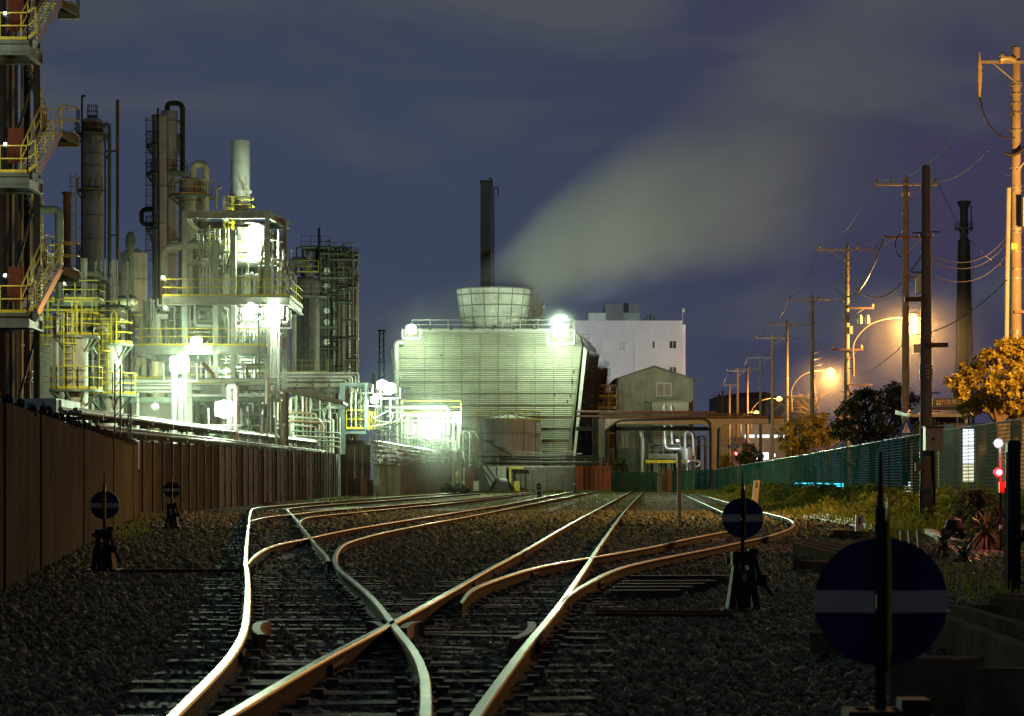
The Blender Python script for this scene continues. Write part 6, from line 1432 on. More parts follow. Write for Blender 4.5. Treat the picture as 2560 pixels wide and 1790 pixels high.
tree('olive lit bush right of the third street lamp', 1985, 171, .3, [(1960,1085,22,0),(1990,1070,24,.4),(2020,1060,24,0),(2050,1070,26,.5),(2030,1095,30,-.3),(1975,1110,24,0),(2070,1095,24,.2),(2005,1120,26,.1),(2055,1050,18,0),(2085,1080,20,.4)], .14, .30, 6, 'leaf_yellow')  # street lamp yellow is put into the leaf colour of this bush
tree('small dark round bush left of the lit doorway', 1873, 240, .2, [(1855,1140,16,0),(1875,1126,18,.3),(1893,1140,16,0),(1870,1150,20,-.3),(1890,1155,15,0)], .1, .30, 6, 'leaf_dark', name='shrub', cat='shrub')
tree('tiny yellow lit bush at the foot of the cream bridge column', 1815, 252, .1, [(1806,1150,9,0),(1815,1145,9,.2),(1805,1165,10,0),(1820,1165,12,0)], .08, .30, 6, 'leaf_yellow', name='shrub', cat='shrub')
tree('green bush squeezed between rusty wall and white door', 1548, 258, 0, [(1540,1165,10,0),(1552,1155,11,.2),(1560,1170,11,0),(1545,1185,13,0),(1534,1195,8,0)], .08, .30, 6, 'leaf_green', name='shrub', cat='shrub')
tree('low yellow weeds bush below the olive bush', 1995, 178, .3, [(1985,1135,9,0),(2000,1132,9,.2),(1975,1140,7,0)], .05, .2, 6, 'leaf_yellow', name='shrub', cat='shrub', dens=1.4)
tree('small leafy bush between second pole and blue crossing sign', 2315, 108, .4, [(2300,1075,20,0),(2330,1065,22,.4),(2360,1080,22,0),(2325,1095,24,-.2)], .07, .24, 6, 'leaf_green', name='shrub', cat='shrub')
for x,D,r,lab in ((655,162,10,'dark shrub standing upright against the panel fence'),(700,172,9,'dark low shrub beside the upright one at the fence'),(735,178,11,'broad dark bush at the middle of the panel fence'),(775,182,11,'dark bush near the low slab wall'),(1120,212,9,'dark bush before the corrugated fence'),(1150,220,10,'larger dark bush at the end of the corrugated fence')):
    yb=1200+1.2*F/D; tree(lab,x,D-3,0,[(x-r,yb-r*1.2,r,0),(x,yb-r*1.9,r*1.1,.2),(x+r,yb-r,r,0),(x+r*1.7,yb-r*.8,r*.8,.1)],.06,.2,6,'leaf_dark',name='shrub',cat='shrub',group='dark shrubs along the left fence',dens=1.4)
def bare(label,x,D,base,yt,lean=0):
    X=gx(x,D); t=thing('bare_tree',label,'tree',(X,D,base),'leafless trees'); mb=MB(); H=gz(yt,D)-base
    def grow(p,d,L,r,lv):
        q=p+d*L; mb.tube([p,p+d*L*.5+V((random.gauss(0,.04),random.gauss(0,.04),.02))*L,q],[r,r*.85,r*.65],5 if lv else 8,False)
        if lv<4:
            for k in range(random.choice((2,3,3)) if lv else 5):
                e=(d+V((random.gauss(0,.65),random.gauss(0,.65),random.gauss(.12,.3)))).normalized(); grow(p.lerp(q,random.uniform(.45,1)),e,L*random.uniform(.5,.72),r*.55,lv+1)
    grow(V((X,D,base-.1)),V((lean,0,1)).normalized(),H*.45,.16,0); part('branches',mb,'bare_bark',t); return t
bare('leafless tree lit orange right under the second street lamp',2080,242,.2,868)
bare('leafless tree glowing orange left of the dark tree',2050,243,.2,985,.12)
bare('leafless sapling beside the second utility pole',2135,156,.4,960,.1)
bare('leafless thin tree right of the parking signs',1860,300,.1,1050)

# yuccas by the dark post
def yucca(label,x,D,y,r,n,dry,h=0):
    p=W(x,y,D); t=thing('yucca',label,'plant',(p.x,p.y,0),'spiky plants at the right edge'); mb=MB(); L=px(r,D)
    part('stem',MB().tube([(p.x,p.y,0),(p.x+.03,p.y,p.z*.5),(p.x,p.y,p.z)],[.06,.05,.04],7),'bark',t)
    for k in range(n):
        a=random.uniform(0,6.28); e=random.uniform(-.75,1.25); d=V((math.cos(a)*math.cos(e),math.sin(a)*math.cos(e),math.sin(e))); l=L*random.uniform(.65,1.1); w=d.cross(V((0,0,1))).normalized()*(.022 if l<.5 else .03)
        b=p; m=p+d*l*.5+V((0,0,l*.04)); q=p+d*l*.85-V((0,0,l*(.12 if not dry else .3))); f=p+d*l-V((0,0,l*(.3 if not dry else .6))); mb.add([b-w*.5,b+w*.5,m+w,m-w,q+w*.6,q-w*.6,f],[(0,1,2,3),(3,2,4,5),(5,4,6)])
    part('leaves',mb,'leaf_dry' if dry else 'leaf_yucca',t)
yucca('spiky green yucca rosette in front of the dark post',2412,36,1395,62,90,False)
yucca('drooping shaggy yucca right behind the big blue disc',2360,37,1362,60,80,False)
yucca('tall half dry yucca reaching up to the net',2445,44,1272,95,110,True)
yucca('upright yucca clump with mixed green leaves',2465,42,1330,80,90,False)
yucca('reddish dry yucca next to the red lamp',2505,43,1300,70,70,True)
yucca('low sprawling yucca near the foot of the post',2490,34,1450,60,60,False)

# ================================================================ utility poles
PT={}
def pole(key,x,yt,D,r,label,arms,group='utility poles along the road',bands=8,m='pole_concrete',base=.2):
    X=gx(x,D); t=thing('utility_pole',label,'utility pole',(X,D,base),group); zt=gz(yt,D); H=zt-base
    part('shaft',MB().lathe((X,D),[(r*1.25,base-.3),(r*1.1,base+H*.4),(r*.85,zt),(r*.5,zt+.05)],16),m,t); PT[key]=[]
    for k in range(bands): z=base+H*random.uniform(.2,.97); part('band',MB().ring((X,D),r*.9,r*1.12+.02,z,z+.05,16),'galv',t)
    for k in range(int(bands*.8)): z=base+H*random.uniform(.3,.95); s=random.choice((-1,1)); part('step_bolt',MB().beam((X,D-.02,z),(X+s*(r+.2),D-.02,z),.025),'dark_steel',t)
    for (za,xl,xr,ins) in arms:
        z=zt-za; a=part('crossarm',MB().beam((X+xl,D-r-.05,z),(X+xr,D-r-.05,z),.09,.10),'galv' if za<2 else 'rust_pipe',t)
        if abs(xl)>.8 or abs(xr)>.8: part('arm_brace',MB().beam((X,D-r-.04,z-.75),(X+(xl if abs(xl)>abs(xr) else xr)*.62,D-r-.04,z-.05),.04),'galv',a)
        for i in ins:
            c=(X+i,D-r-.05); part('insulator',MB().lathe(c,[(.03,z+.05),(.05,z+.08),(.095,z+.12),(.06,z+.16),(.095,z+.2),(.055,z+.25),(.03,z+.3)],10),'insulator',a); PT[key].append(V((X+i,D-r-.05,z+.3)))
    return t
p0=pole('a',2540,119,90,.175,'large orange lit utility pole at the right edge',[(.55,-1.35,1.3,(1.0,)),(3.6,.1,1.0,()),(5.7,.1,.9,()),(9.3,-.1,.6,())],bands=22)
X0=gx(2540,90); z0=gz(119,90)
part('arm_insulator',MB().tube([(X0-.62,89.75,z0-.42),(X0-.5,89.75,z0-.42)],.2,16).tube([(X0-.5,89.75,z0-.42),(X0-.25,89.75,z0-.42),(X0-.05,89.75,z0-.5)],.1,12),'insulator',p0)
part('drop_insulator',MB().lathe((X0-1.33,89.75),[(.03,z0-1.9),(.08,z0-1.2),(.10,z0-.95),(.07,z0-.85),(.10,z0-.75),(.05,z0-.5),(.02,z0-.2)],10),'insulator',p0)
part('jumper',MB().tube(catmull([V((X0-1.33,89.7,z0-1.8)),V((X0-1.1,89.7,z0-2.6)),V((X0-.6,89.7,z0-3.15)),V((X0-.1,89.7,z0-3.2))],.2),.03,6),'black',p0)
part('conduit',MB().tube([W(2516,880,89.7),W(2518,700,89.7),W(2522,470,89.7)],.08,8),'pale',p0)
part('cabinet',MB().box(X0+.1,X0+.7,89.2,89.6,gz(571,90),gz(499,90)),'pale',p0); part('plate',MB().box(X0-.2,X0+.02,89.78,89.8,gz(625,90),gz(609,90)),'yellow',p0)
part('jumper',MB().tube(catmull([W(2512,383,89.6),W(2525,388,89.6),W(2545,382,89.6),W(2570,360,89.6)],.1),.06,8),'black',p0)
pole('n',2315,418,56,.115,'bare thick pole standing inside the fence',[(2.9,-.5,.0,()),(3.9,0,.45,())],bands=7,base=0)
pn=[o for o in bpy.data.objects if o.get('label')=='bare thick pole standing inside the fence'][0]; Xn=gx(2315,56)
b=part('meter_box',MB().box(gx(2312,55.6),gx(2357,55.6),55.5,55.85,gz(1126,55.6),gz(1069,55.6)),'pale',pn); part('box_roof',MB().box(gx(2310,55.6),gx(2359,55.6),55.45,55.9,gz(1069,55.6),gz(1065,55.6)),'rust_pipe',b); part('lock',MB().box(gx(2330,55.6),gx(2334,55.6),55.47,55.5,gz(1100,55.6),gz(1095,55.6)),'black',b)
part('side_box',MB().box(gx(2286,55.8),gx(2301,55.8),55.6,55.8,gz(1178,55.8),gz(1157,55.8)),'pole_concrete',pn)
part('cable',MB().tube([(Xn-.14,55.85,0),(Xn-.15,55.85,.8),(Xn-.13,55.85,1.5)],.02,6),'black',pn); part('conduit',MB().tube([(Xn+.15,55.9,0),(Xn+.16,55.9,1),(Xn+.13,55.9,gz(1126,55.9))],.035,8),'black',pn)
p2=pole('b',2264,443,125,.16,'second utility pole carrying the transformer',[(.38,-1.5,1.55,(-1.45,-.75,.9,1.45)),(2.95,-1.1,1.3,()),(4.9,-.2,.6,())],bands=18)
X2=gx(2264,125)
tr=part('transformer',MB().lathe((X2+.75,124.8),[(.26,gz(735,125)),(.30,gz(733,125)),(.30,gz(690,125)),(.22,gz(685,125))],16),'pale',p2); part('bushing',MB().tube([(X2+.65,124.8,gz(687,125)),(X2+.65,124.8,gz(678,125))],.05,8),'insulator',tr)
part('coil',MB().tube([V((X2-.25+.3*math.cos(a),124.7,gz(615,125)+.55*math.sin(a))) for a in np.linspace(1.5,4.8,14)],.025,6),'black',p2); part('box',MB().box(X2+.35,X2+.7,124.7,124.9,gz(882,125),gz(862,125)),'pale',p2)
p3=pole('c',2117,612,161,.16,'third utility pole above the nearest street lamp arm',[(.33,-1.9,1.85,(-1.75,.0+.6,1.8)),(4.0,.1,1.7,(1.6,)),(6.6,-1.0,1.0,(-.95,.9)),(8.8,.1,1.6,())],bands=20)
X3=gx(2117,161)
for k in (.8,1.25): part('transformer',MB().lathe((X3+k,160.7),[(.14,gz(810,161)),(.16,gz(808,161)),(.16,gz(795,161)),(.08,gz(788,161))],12),'pale',p3)
part('box',MB().box(X3+.15,X3+.35,160.8,161,gz(835,161),gz(815,161)),'pale',p3)
for key,x,yt,D,r,lab,n,ax in (('d',2030,738,205,.16,'fourth utility pole with a wide left crossarm',6,(-1.9,2.6)),('e',1967,803,239,.16,'fifth utility pole beside the second street lamp arm',6,(-1.9,2.6)),('f',1931,837,261,.16,'sixth utility pole with braced crossarm',6,(-1.75,1.75)),('g',1901,887,303,.16,'pale slim utility pole behind the sixth one',4,(-1.5,1.5)),
    ('h',1868,915,332,.17,'utility pole carrying the third street lamp arm',5,(-1.6,1.6)),('i',1844,921,342,.17,'dark utility pole left of the third street lamp arm',4,(-1.5,1.5)),('j',1824,957,392,.16,'thin far utility pole before the long building',3,(-1.5,1.5)),('k',1806,977,428,.16,'thinner far utility pole left of its neighbour',3,(-1.5,1.5)),('l',1797,985,470,.16,'farthest thin utility pole beside the bridge column',2,(-1.4,1.4))):
    arms=[(.35,ax[0],ax[1],(ax[0]+.1,(ax[0]+ax[1])/2+.15,ax[1]-.1))]
    if key in 'def': arms.append((7.0 if key!='d' else 9.5,.1,1.4,()))
    pole(key,x,yt,D,r,lab,arms,bands=n)
def wire(a,b,sag,label,r=.016,name='power_line',group='overhead wires'):
    n=14; pts=[V(a).lerp(V(b),k/n)-V((0,0,4*sag*(k/n)*(1-k/n))) for k in range(n+1)]
    return solo(name,MB().tube(pts,r,4,False),'wire',label,'power line',tuple(pts[0]),group)
names=dict(a='orange pole at the right edge',b='transformer pole',c='third pole',d='fourth pole',e='fifth pole',f='sixth pole',g='pale slim pole',h='lamp arm pole',i='dark pole',j='thin far pole',k='thinner far pole',l='farthest pole')
lv=('left','middle','right'); ks='abcdefghijkl'
PT['a']=[V((X0-1.33,89.75,z0-2.1)),V((X0-.1,89.7,z0-2.4)),V((X0-.15,89.7,z0-7.8))]
PT['b']=[PT['b'][0],PT['b'][2],PT['b'][3]]; PT['c']=PT['c'][:3]
for a,b in zip(ks[:-1],ks[1:]):
    for k in range(3): wire(PT[a][k],PT[b][k],(.9 if a=='a' else .75+.004*abs(PT[a][k].y-PT[b][k].y)),f'{lv[k]} sagging wire from the {names[a]} to the {names[b]}',.02 if a=='a' else .022)
# low service wires and bundle
wire((X2-1.05,124.8,gz(590,125)),(gx(2088,161),160.8,gz(722,161)),1.5,'thick pale cable drooping from the transformer pole to the third pole',.05)
wire((X2+1.15,124.8,gz(600,125)),(gx(2140,161),160.8,gz(722,161)),1.5,'thick pale cable beside the drooping one on its right',.045)
wire((X2-.1,124.8,gz(860,125)),(gx(2140,205),204.8,gz(940,205)),.3,'straight thin cable slanting down left from the transformer pole',.025)
wire(W(2518,700,89.5),(X2+.2,124.8,gz(838,125)),.5,'long low cable from the orange pole to the transformer pole',.025)
for k,(y0,y1) in enumerate(((640,652),(655,668),(690,698))): wire((Xn+.1,55.9,gz(y0,56)),W(2516,y1-60,89.6),.45,('upper','middle','lower')[k]+' thin wire from the bare thick pole to the orange pole',.012)
for k in range(3): wire(W(2060+4*k,870+16*k,224),W(2027,884+16*k,206),.12,('top','second','third')[k]+' short bright wire beside the second street lamp',.025)
# ================================================================ street lamps
def street_lamp(xb,yb,D,xl,yl,label,power,loc_only=None):
    B=W(xb,yb,D); Lp=W(xl,yl,D-.6); t=thing('street_lamp',label,'street lamp',B,'orange street lamps')
    m1=V((B.x+.05,B.y,B.z+(Lp.z-B.z)*.45)); P=catmull([B,m1,V((B.x+(Lp.x-B.x)*.28,B.y-.2,B.z+(Lp.z-B.z)*.82)),V((B.x+(Lp.x-B.x)*.62,B.y-.4,B.z+(Lp.z-B.z)*.97)),Lp],.25)
    part('arm',MB().tube(P,.055,8),'pole_concrete',t); part('bracket',MB().tube([B-V((0,0,.9)),B+V((0,0,.1)),B+V((0,0,.3))],.085,8).beam(B-V((0,0,.4)),B-V((.5,0,.4)),.06),'pole_concrete',t)
    part('lamp_head',MB().tube([Lp-V((.15,0,0)),Lp+V((.05,0,.03)),Lp+V((.7,0,.05)),Lp+V((.95,0,.0))],[.06,.13,.16,.05],10),'lamp_body',t)
    part('lens',MB().ball(Lp+V((.42,0,-.10)),.40,14,.8),'lens_orange',t)
    l=bpy.data.lights.new('street_bulb','POINT'); l.energy=power; l.color=OR; l.shadow_soft_size=.2; o=bpy.data.objects.new('street_bulb',l); COL.objects.link(o); o.parent=t; o.location=Lp-B+V((.42,-.1,-.65))
    return t
street_lamp(2133,905,160.5,2264,793,'nearest street lamp in view, arching to the right of the third pole',9000)
street_lamp(1979,1005,238.5,2065,925,'street lamp in front of the leafless tree',7000)
street_lamp(1878,1052,331,1940,995,'street lamp low beside the fifth pole',6000)
street_lamp(1852,1066,388,1884,1030,'smallest and farthest street lamp above the bridge beam',4000)
street_lamp(2740,700,80,2860,560,'street lamp beyond the right edge that lights the yellow tree',16000)

# ================================================================ far right: flare stack, shelter, signs, buildings
D=420; street_lamp(4500,-20,38,4620,-90,'street lamp beyond the right edge beside the stored timbers',1150)
D=420; t=thing('flare_stack','dark flare stack with flared tip far behind the wires','chimney',(gx(2410,D),D,0)); Xf=gx(2410,D)
part('shaft',MB().lathe((Xf,D),[(px(15,D),0),(px(13,D),gz(800,D)),(px(10.5,D),gz(600,D)),(px(10.5,D),gz(572,D)),(px(10,D),gz(572,D)),(px(10,D),gz(520,D)),(px(17,D),gz(508,D)),(px(17,D),gz(503,D))],20),'tower_dark',t)
ring_platform(t,Xf,D,px(10,D),gz(572,D),.9,rm='dark_steel'); part('pipe',MB().tube([W(2428,570,D),W(2428,540,D),W(2428,512,D)],.1,6),'dark_steel',t)
for s in (-1,1): part('lattice_leg',MB().beam((gx(2410+s*27,D),D,0),(gx(2410+s*12,D),D,gz(600,D)),.35),'dark_steel',t)
lb=MB()
for k in range(22):
    z=k*1.7; f=z/gz(600,D); f2=(z+1.7)/gz(600,D); a=27-15*f; b=27-15*f2; lb.beam((gx(2410-a,D),D-.1,z),(gx(2410+b,D),D-.1,z+1.7),.16).beam((gx(2410+a,D),D-.1,z),(gx(2410-b,D),D-.1,z+1.7),.16)
part('lacing',lb,'dark_steel',t); part('ladder',ladder_mb(gx(2424,D),D-1.2,2,gz(600,D),.6,False,.6),'dark_steel',t)
D=112; t=thing('bus_shelter','pale roofed bus shelter with a brown sign board','bus shelter',(gx(2370,D),D,0))
part('roof',MB().xprism([(D-.5,gz(1043,D)),(D+3.5,gz(1030,D)),(D+3.5,gz(1020,D)),(D-.5,gz(1036,D))],gx(2268,D),gx(2420,D)),'shelter',t)
part('awning',MB().add([W(2268,1045,D-.6),W(2300,1032,D-.6),W(2300,1012,D+1),W(2272,1030,D+1)],[(0,1,2,3)]),'shelter',t)
bd=part('sign_board',MB().box(gx(2325,D),gx(2414,D),D-.7,D-.6,gz(1017,D),gz(997,D)),'sign_brown',t)
text_mesh('lettering','市営埠頭',px(14,D),'white',bd,Matrix.Translation((gx(2371,D),D-.706,gz(1007,D)))@FACE)
bi=MB().box(gx(2334,D),gx(2346,D),D-.71,D-.70,gz(1013,D),gz(1002,D)); part('bus_icon',bi,'white',bd); part('icon_window',MB().box(gx(2336.5,D),gx(2343.5,D),D-.718,D-.712,gz(1008,D),gz(1004.5,D)),'sign_brown',bd)
for x in (2337,2343): part('icon_wheel',MB().box(gx(x-1.2,D),gx(x+1.2,D),D-.71,D-.70,gz(1015,D),gz(1013.1,D)),'white',bd)
part('back_wall',MB().box(gx(2300,D),gx(2425,D),D+3,D+3.1,0,gz(1035,D)),'far_wall',t); part('fascia',MB().box(gx(2318,D),gx(2422,D),D-.58,D-.5,gz(1026,D),gz(1018,D)),'black',t)
for x in (2305,2418): part('post',MB().box(gx(x,D)-.06,gx(x,D)+.06,D+.2,D+.32,0,gz(1040,D)),'galv',t)
D=104; c=W(2266,1068,D); t=thing('road_sign','blue five sided pedestrian crossing sign seen aslant','road sign',(c.x,c.y,0)); A=Matrix.Translation(c)@Matrix.Rotation(R(-38),4,'Z')
h=px(19,D); pol=[(-h*.95,-h),(h*.95,-h),(h*.95,0),(0,h*1.05),(-h*.95,0)]
mb=MB().prism(pol,-.01,.01); mb.v=[tuple(A@V(p)) for p in mb.v]; part('plate',mb,'sign_blue',t)
mb=MB().prism([(-h*.6,-h*.72),(h*.6,-h*.72),(0,h*.6)],-.016,-.012); mb.v=[tuple(A@V(p)) for p in mb.v]; sp=part('symbol_triangle',mb,'white',t)
mb=MB().ball(V((.02,-.02,h*.22)),h*.1,8)
for a,b in (((0,.12),(0,-.22)),((0,-.22),(-.2,-.62)),((0,-.22),(.18,-.62)),((0,.05),(-.2,-.15)),((0,.05),(.2,-.12))): mb.beam((a[0]*h,-.022,a[1]*h),(b[0]*h,-.022,b[1]*h),h*.11,h*.04)
mb.v=[tuple(A@V(p)) for p in mb.v]; part('walking_symbol',mb,'sign_blue',sp)
part('post',MB().tube([(c.x,c.y+.06,.3),(c.x,c.y+.06,1),(c.x,c.y+.06,c.z+h*.8)],.035,8),'galv',t)
D=296
for x,lab in ((1837,'left of the two red ringed round traffic signs'),(1853,'right of the two red ringed round traffic signs')):
    c=W(x,1100,D); t=thing('traffic_sign',lab,'road sign',(c.x,D,0),'round traffic signs'); r=px(8.5,D)
    part('plate',MB().tube([c,c+V((0,.03,0))],r,24),'white',t); part('red_ring',MB().tube([c+V((r*.86*math.cos(a),-.02,r*.86*math.sin(a))) for a in np.linspace(0,6.2832,25)],r*.14,6),'sign_red',t)
    part('symbol',MB().tube([c-V((0,.025,0)),c-V((0,.012,0))],r*.5,20),'sign_blue' if x==1837 else 'sign_red',t); part('bar',MB().beam(c+V((-r*.45,-.035,r*.45)),c+V((r*.45,-.035,-r*.45)),r*.16,.02),'sign_red' if x==1837 else 'white',t)
    part('post',MB().tube([(c.x,D+.08,0),(c.x,D+.08,2),(c.x,D+.08,c.z+r)],.05,8),'galv',t)
t=thing('direction_sign','blue road direction board under the round signs','road sign',(gx(1835,297),297,0)); part('board',MB().box(gx(1819,297),gx(1847,297),297,297.05,gz(1121,297),gz(1112,297)),'sign_blue',t); part('post',MB().tube([(gx(1830,297),297.1,0),(gx(1830,297),297.1,1),(gx(1830,297),297.1,gz(1112,297))],.06,8),'galv',t)
for k,x in enumerate((1832,1838)): part('mark',MB().box(gx(x,297),gx(x+3,297),296.985,296.995,gz(1119,297),gz(1114,297)),'white',t)
for x,yt,D,lab in ((1829,1076,290,'orange lit plain post left of the round signs'),(1800,1078,285,'yellow lit post beside the bridge column')):
    solo('bollard_post',MB().tube([(gx(x,D),D,0),(gx(x,D),D,2),(gx(x,D),D,gz(yt,D))],px(2,D),8),'beam_cream',lab,'post',(gx(x,D),D,0))
D=455; t=thing('warehouse','long low grey warehouse far behind the poles','building',(gx(1920,D),D,0))
part('wall',MB().box(gx(1790,D),gx(2040,D),D,D+16,0,gz(992,D)),'far_wall',t); part('roof',MB().prism([(gx(1788,D),gz(993,D)),(gx(1945,D),gz(993,D)),(gx(1915,D),gz(980,D)),(gx(1850,D),gz(982,D))],D-.3,D+16),'far_roof',t)
for x in (1855,1890,1915,1940,1990): part('pilaster',MB().box(gx(x,D),gx(x+4,D),D-.12,D,0,gz(994,D)),'gable_sheet',t)
D=400; t=thing('lit_shop','low building with a bright window strip and glowing doorway','building',(gx(1930,D),D,0))
part('wall',MB().box(gx(1800,D),gx(2010,D),D,D+8,0,gz(1060,D)),'far_wall',t)
for x0,x1 in ((1862,1871),(1874,1886),(1894,1901),(1906,1923),(1935,1944),(1948,1951),(1958,1962),(1972,1977)): part('window',MB().box(gx(x0,D),gx(x1,D),D-.06,D-.01,gz(1094,D),gz(1087,D)),'lit_strip',t)
part('door',MB().box(gx(1907,D),gx(1921,D),D-.06,D-.01,gz(1149,D),gz(1131,D)),'lit_strip',t); part('window',MB().box(gx(1934,D),gx(1938,D),D-.06,D-.01,gz(1142,D),gz(1134,D)),'lit_strip',t)
for x,y in ((1876,1140),(1882,1143),(1886,1147),(1893,1146)): part('lamp',MB().ball(W(x,y,D-2),.14,8),'lens_white',t)
solo('tail_lamp',MB().ball(W(1841,1134,300),.22,10),'lens_red','single red lamp glowing below the round signs','lamp',tuple(W(1841,1134,300)))
# house with bright paned window behind the near net, vending glow, cars' lights
D=92; t=thing('roadside_building','low pale building with one tall lit window behind the net','building',(gx(2430,D),D,0))
part('wall',MB().box(gx(2385,D),gx(2700,D),D,D+6,.3,gz(1058,D)),'far_wall',t)
for xa,xb in ((2407,2419.5),(2421.5,2433.5)):
    for ya,yb,m in ((1073,1115,'lit_window'),(1117,1160,'lit_window'),(1162,1205,'lit_warm')): part('window_pane',MB().box(gx(xa,D),gx(xb,D),D-.08,D-.02,gz(yb,D),gz(ya,D)),m,t)
part('window_frame',MB().box(gx(2404,D),gx(2436.5,D),D-.015,D-.005,gz(1208,D),gz(1070,D)),'dark_steel',t)
t=thing('vending_machine','glowing teal vending machine behind the green net','vending machine',(gx(2050,165),165,0)); D=165
part('body',MB().box(gx(1982,D),gx(2114,D),D,D+.8,.3,gz(1205,D)),'sign_blue',t); part('front',MB().box(gx(1985,D),gx(2110,D),D-.05,D-.01,.35,gz(1207,D)),'lit_teal',t)
for x,y0,y1,w,lab in ((2266,1215,1240,5,'white light seen low through the net left of the thick pole'),(2277,1205,1236,4,'second white light seen low through the net')):
    solo('vending_light',MB().box(gx(x-w,96),gx(x+w,96),96,96.2,gz(y1,96),gz(y0,96)),'lit_window',lab,'lamp',(gx(x,96),96,gz(y1,96)),'lights behind the net')
# signal lamps on their post, dark timber post
D=41; c=W(2499,1108,D); t=thing('crossing_signal','post with a red and a white lamp behind the spiky plants','signal',(gx(2499,D),D,0))
part('post',MB().tube([(gx(2503,D),D,0),(gx(2502,D),D,1),(gx(2500,D),D,gz(1100,D))],.022,8),'dark_steel',t)
for y,m,col,pw in ((1108,'lens_white',(.85,.9,1),20),(1181,'lens_red',(1,.02,.03),42)):
    q=W(2498,y,D-.06); part('lamp',MB().ball(q,.045 if y<1150 else .05,12),m,t); part('hood',MB().tube([q+V((0,.03,.0)),q+V((0,.12,0))],.08,12),'black',t)
    l=bpy.data.lights.new('signal_bulb','POINT'); l.energy=pw; l.color=col; l.shadow_soft_size=.05; o=bpy.data.objects.new('signal_bulb',l); COL.objects.link(o); o.parent=t; o.location=q-V((gx(2499,D),D,0))+V((-.02,-.10,0))
part('box',MB().box(gx(2496,D),gx(2512,D),D-.1,D-.02,gz(1232,D),gz(1205,D)),'red_paint',t); part('handle',MB().box(gx(2497,D),gx(2503,D),D-.1,D-.05,gz(1322,D),gz(1312,D)),'white',t)
D=26.5; t=thing('timber_post','thick black post rising at the right edge of the yard','post',(gx(2535,D),D,0))
mb=MB().box(gx(2519,D),gx(2552,D),D,D+.13,-.1,gz(1106,D)); part('shaft',mb,'black',t); part('cap',MB().box(gx(2522,D),gx(2550,D),D+.01,D+.12,gz(1106,D),gz(1101,D)),'dark_steel',t)
part('pipe',MB().tube([W(2516,1490,D-.05),W(2517,1300,D-.05),W(2518,1130,D-.05)],px(3.2,D),8),'pale',t); part('pipe',MB().tube([W(2512,1490,D-.03),W(2512,1350,D-.03),W(2513,1220,D-.03)],px(1.8,D),8),'leaf_yucca',t)

# ================================================================ stored sleepers and channel beams by the fence
def lying(name,label,cat,a,b,w,h,m,group=None,channel=False):
    a,b=V(a),V(b); 
    if not channel: return solo(name,MB().beam(a,b,w,h),m,label,cat,tuple(a),group)
    mb=MB(); d=(b-a).normalized(); s=V((d.y,-d.x,0)).normalized(); u=V((0,0,1))
    mb._slab(a,b,s*(w*.5),u*.012); mb._slab(a-s*(w*.5-.012)-u*(h*.5),b-s*(w*.5-.012)-u*(h*.5),s*.012,u*(h*.5-.013)); mb._slab(a+s*(w*.5-.012)-u*(h*.5),b+s*(w*.5-.012)-u*(h*.5),s*.012,u*(h*.5-.013))
    return solo(name,mb,m,label,cat,tuple(a),group)
g='timbers and beams stored at the right'
lying('steel_channel','long steel channel lying from behind the big disc to the corner',"beam",W(2335,1566,17.5),W(2640,1690,13.2),.10,.20,'beam_paint',g,False)
lying('steel_channel','second steel channel lying just behind the first one',"beam",W(2395,1538,18.6),W(2660,1622,14.8),.09,.15,'beam_paint',g,False)
lying('timber','heavy dark timber on edge behind the channels',"timber",W(2400,1545,19.3),W(2490,1545,19.0),.16,.2,'timber',g)
lying('timber','stacked thick timber at the foot of the black post',"timber",W(2505,1520,20.5),W(2700,1535,18.6),.2,.17,'timber',g)
lying('timber','upper timber of the stack at the foot of the black post',"timber",W(2515,1496,20.9),W(2700,1506,18.8),.18,.08,'timber',g)
lying('timber','black squared block lying below the big disc',"timber",W(2257,1708,10.2),W(2430,1716,10.0),.2,.22,'timber',g)
lying('timber','squared timber end at the lower right corner',"timber",W(2470,1735,9.6),W(2640,1740,9.2),.2,.20,'timber',g)
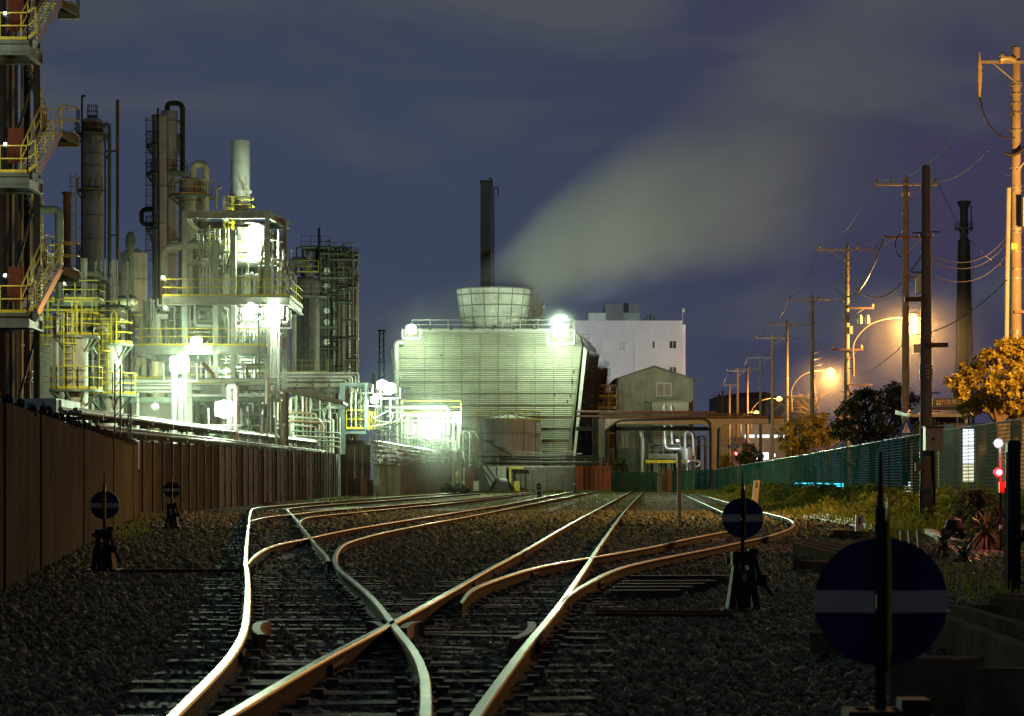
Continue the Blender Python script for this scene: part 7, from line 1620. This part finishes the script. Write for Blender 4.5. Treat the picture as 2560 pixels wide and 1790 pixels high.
lying('timber','short timber end half hidden left of the big disc',"timber",W(2050,1607,17),W(2150,1612,16.6),.16,.14,'timber',g)
for k in range(4):
    lying('timber',('nearest','second','third','rearmost')[k]+' of the four planks stacked left of the big disc',"timber",W(1990+k*26,1371-k*2,40+k*.35),W(2110+k*22,1402-k*5,33.5+k*.35),.11,.17,'timber',g)
lying('timber','flat timber lying under the four stacked planks',"timber",W(2010,1415,33),W(2130,1425,31.5),.3,.16,'timber',g)
for k in range(2): lying('timber',('nearer','farther')[k]+' thin plank lying by the short marker stake',"timber",W(2080+k*10,1340-k*10,50+k*3),W(2165,1343-k*9,49+k*3),.15,.08,'timber',g)
for k,x in enumerate((2258,2278,2300)):
    D=38; c=W(x,1326,D); solo('stake',MB().beam((c.x,D,c.z-px(52,D)),(c.x-.02,D+.03,c.z),px(9,D),.12),'timber' if False else 'beam_cream',('left','middle','right')[k]+' of the three upright pale stakes behind the big disc','stake',(c.x,D,c.z-px(52,D)),'upright pale stakes')
lying('timber','pale curved plank leaning by the thick pole foot',"timber",W(2322,1328,44),W(2385,1356,38),.14,.08,'beam_cream',g)
for k in range(3): lying('rail_length',('left','middle','right')[k]+' spare rail length lying on the grass bank',"rail",W(2010+24*k,1292-2*k,78),W(2200+30*k,1330-3*k,56),.07,.12,'rust_pipe','spare rails lying on the bank')
p=G(2375,1330,.1); mb=MB().ball((gx(2385,40),40,.45),.16,9,1.1).beam((gx(2370,40),40,.55),(gx(2410,40),40,.30),.1); solo('tree_stump',mb,'black','black twisted stump leaning behind the yuccas','stump',(gx(2385,40),40,0))
# big concrete retaining ring and grass heap near the front stand
mb=MB(); 
for k in range(140): p=G(random.uniform(2330,2560),random.uniform(1430,1520)); blades(mb,p,4,random.uniform(.05,.22),.012,.08)
for k in range(160): p=G(random.uniform(1760,2150),random.uniform(1400,1560)); blades(mb,p,3,random.uniform(.03,.08),.01,.06)
solo('verge_weeds',mb,'grass','sparse weeds around the stored timbers','grass',kind='stuff')
build_bundles()
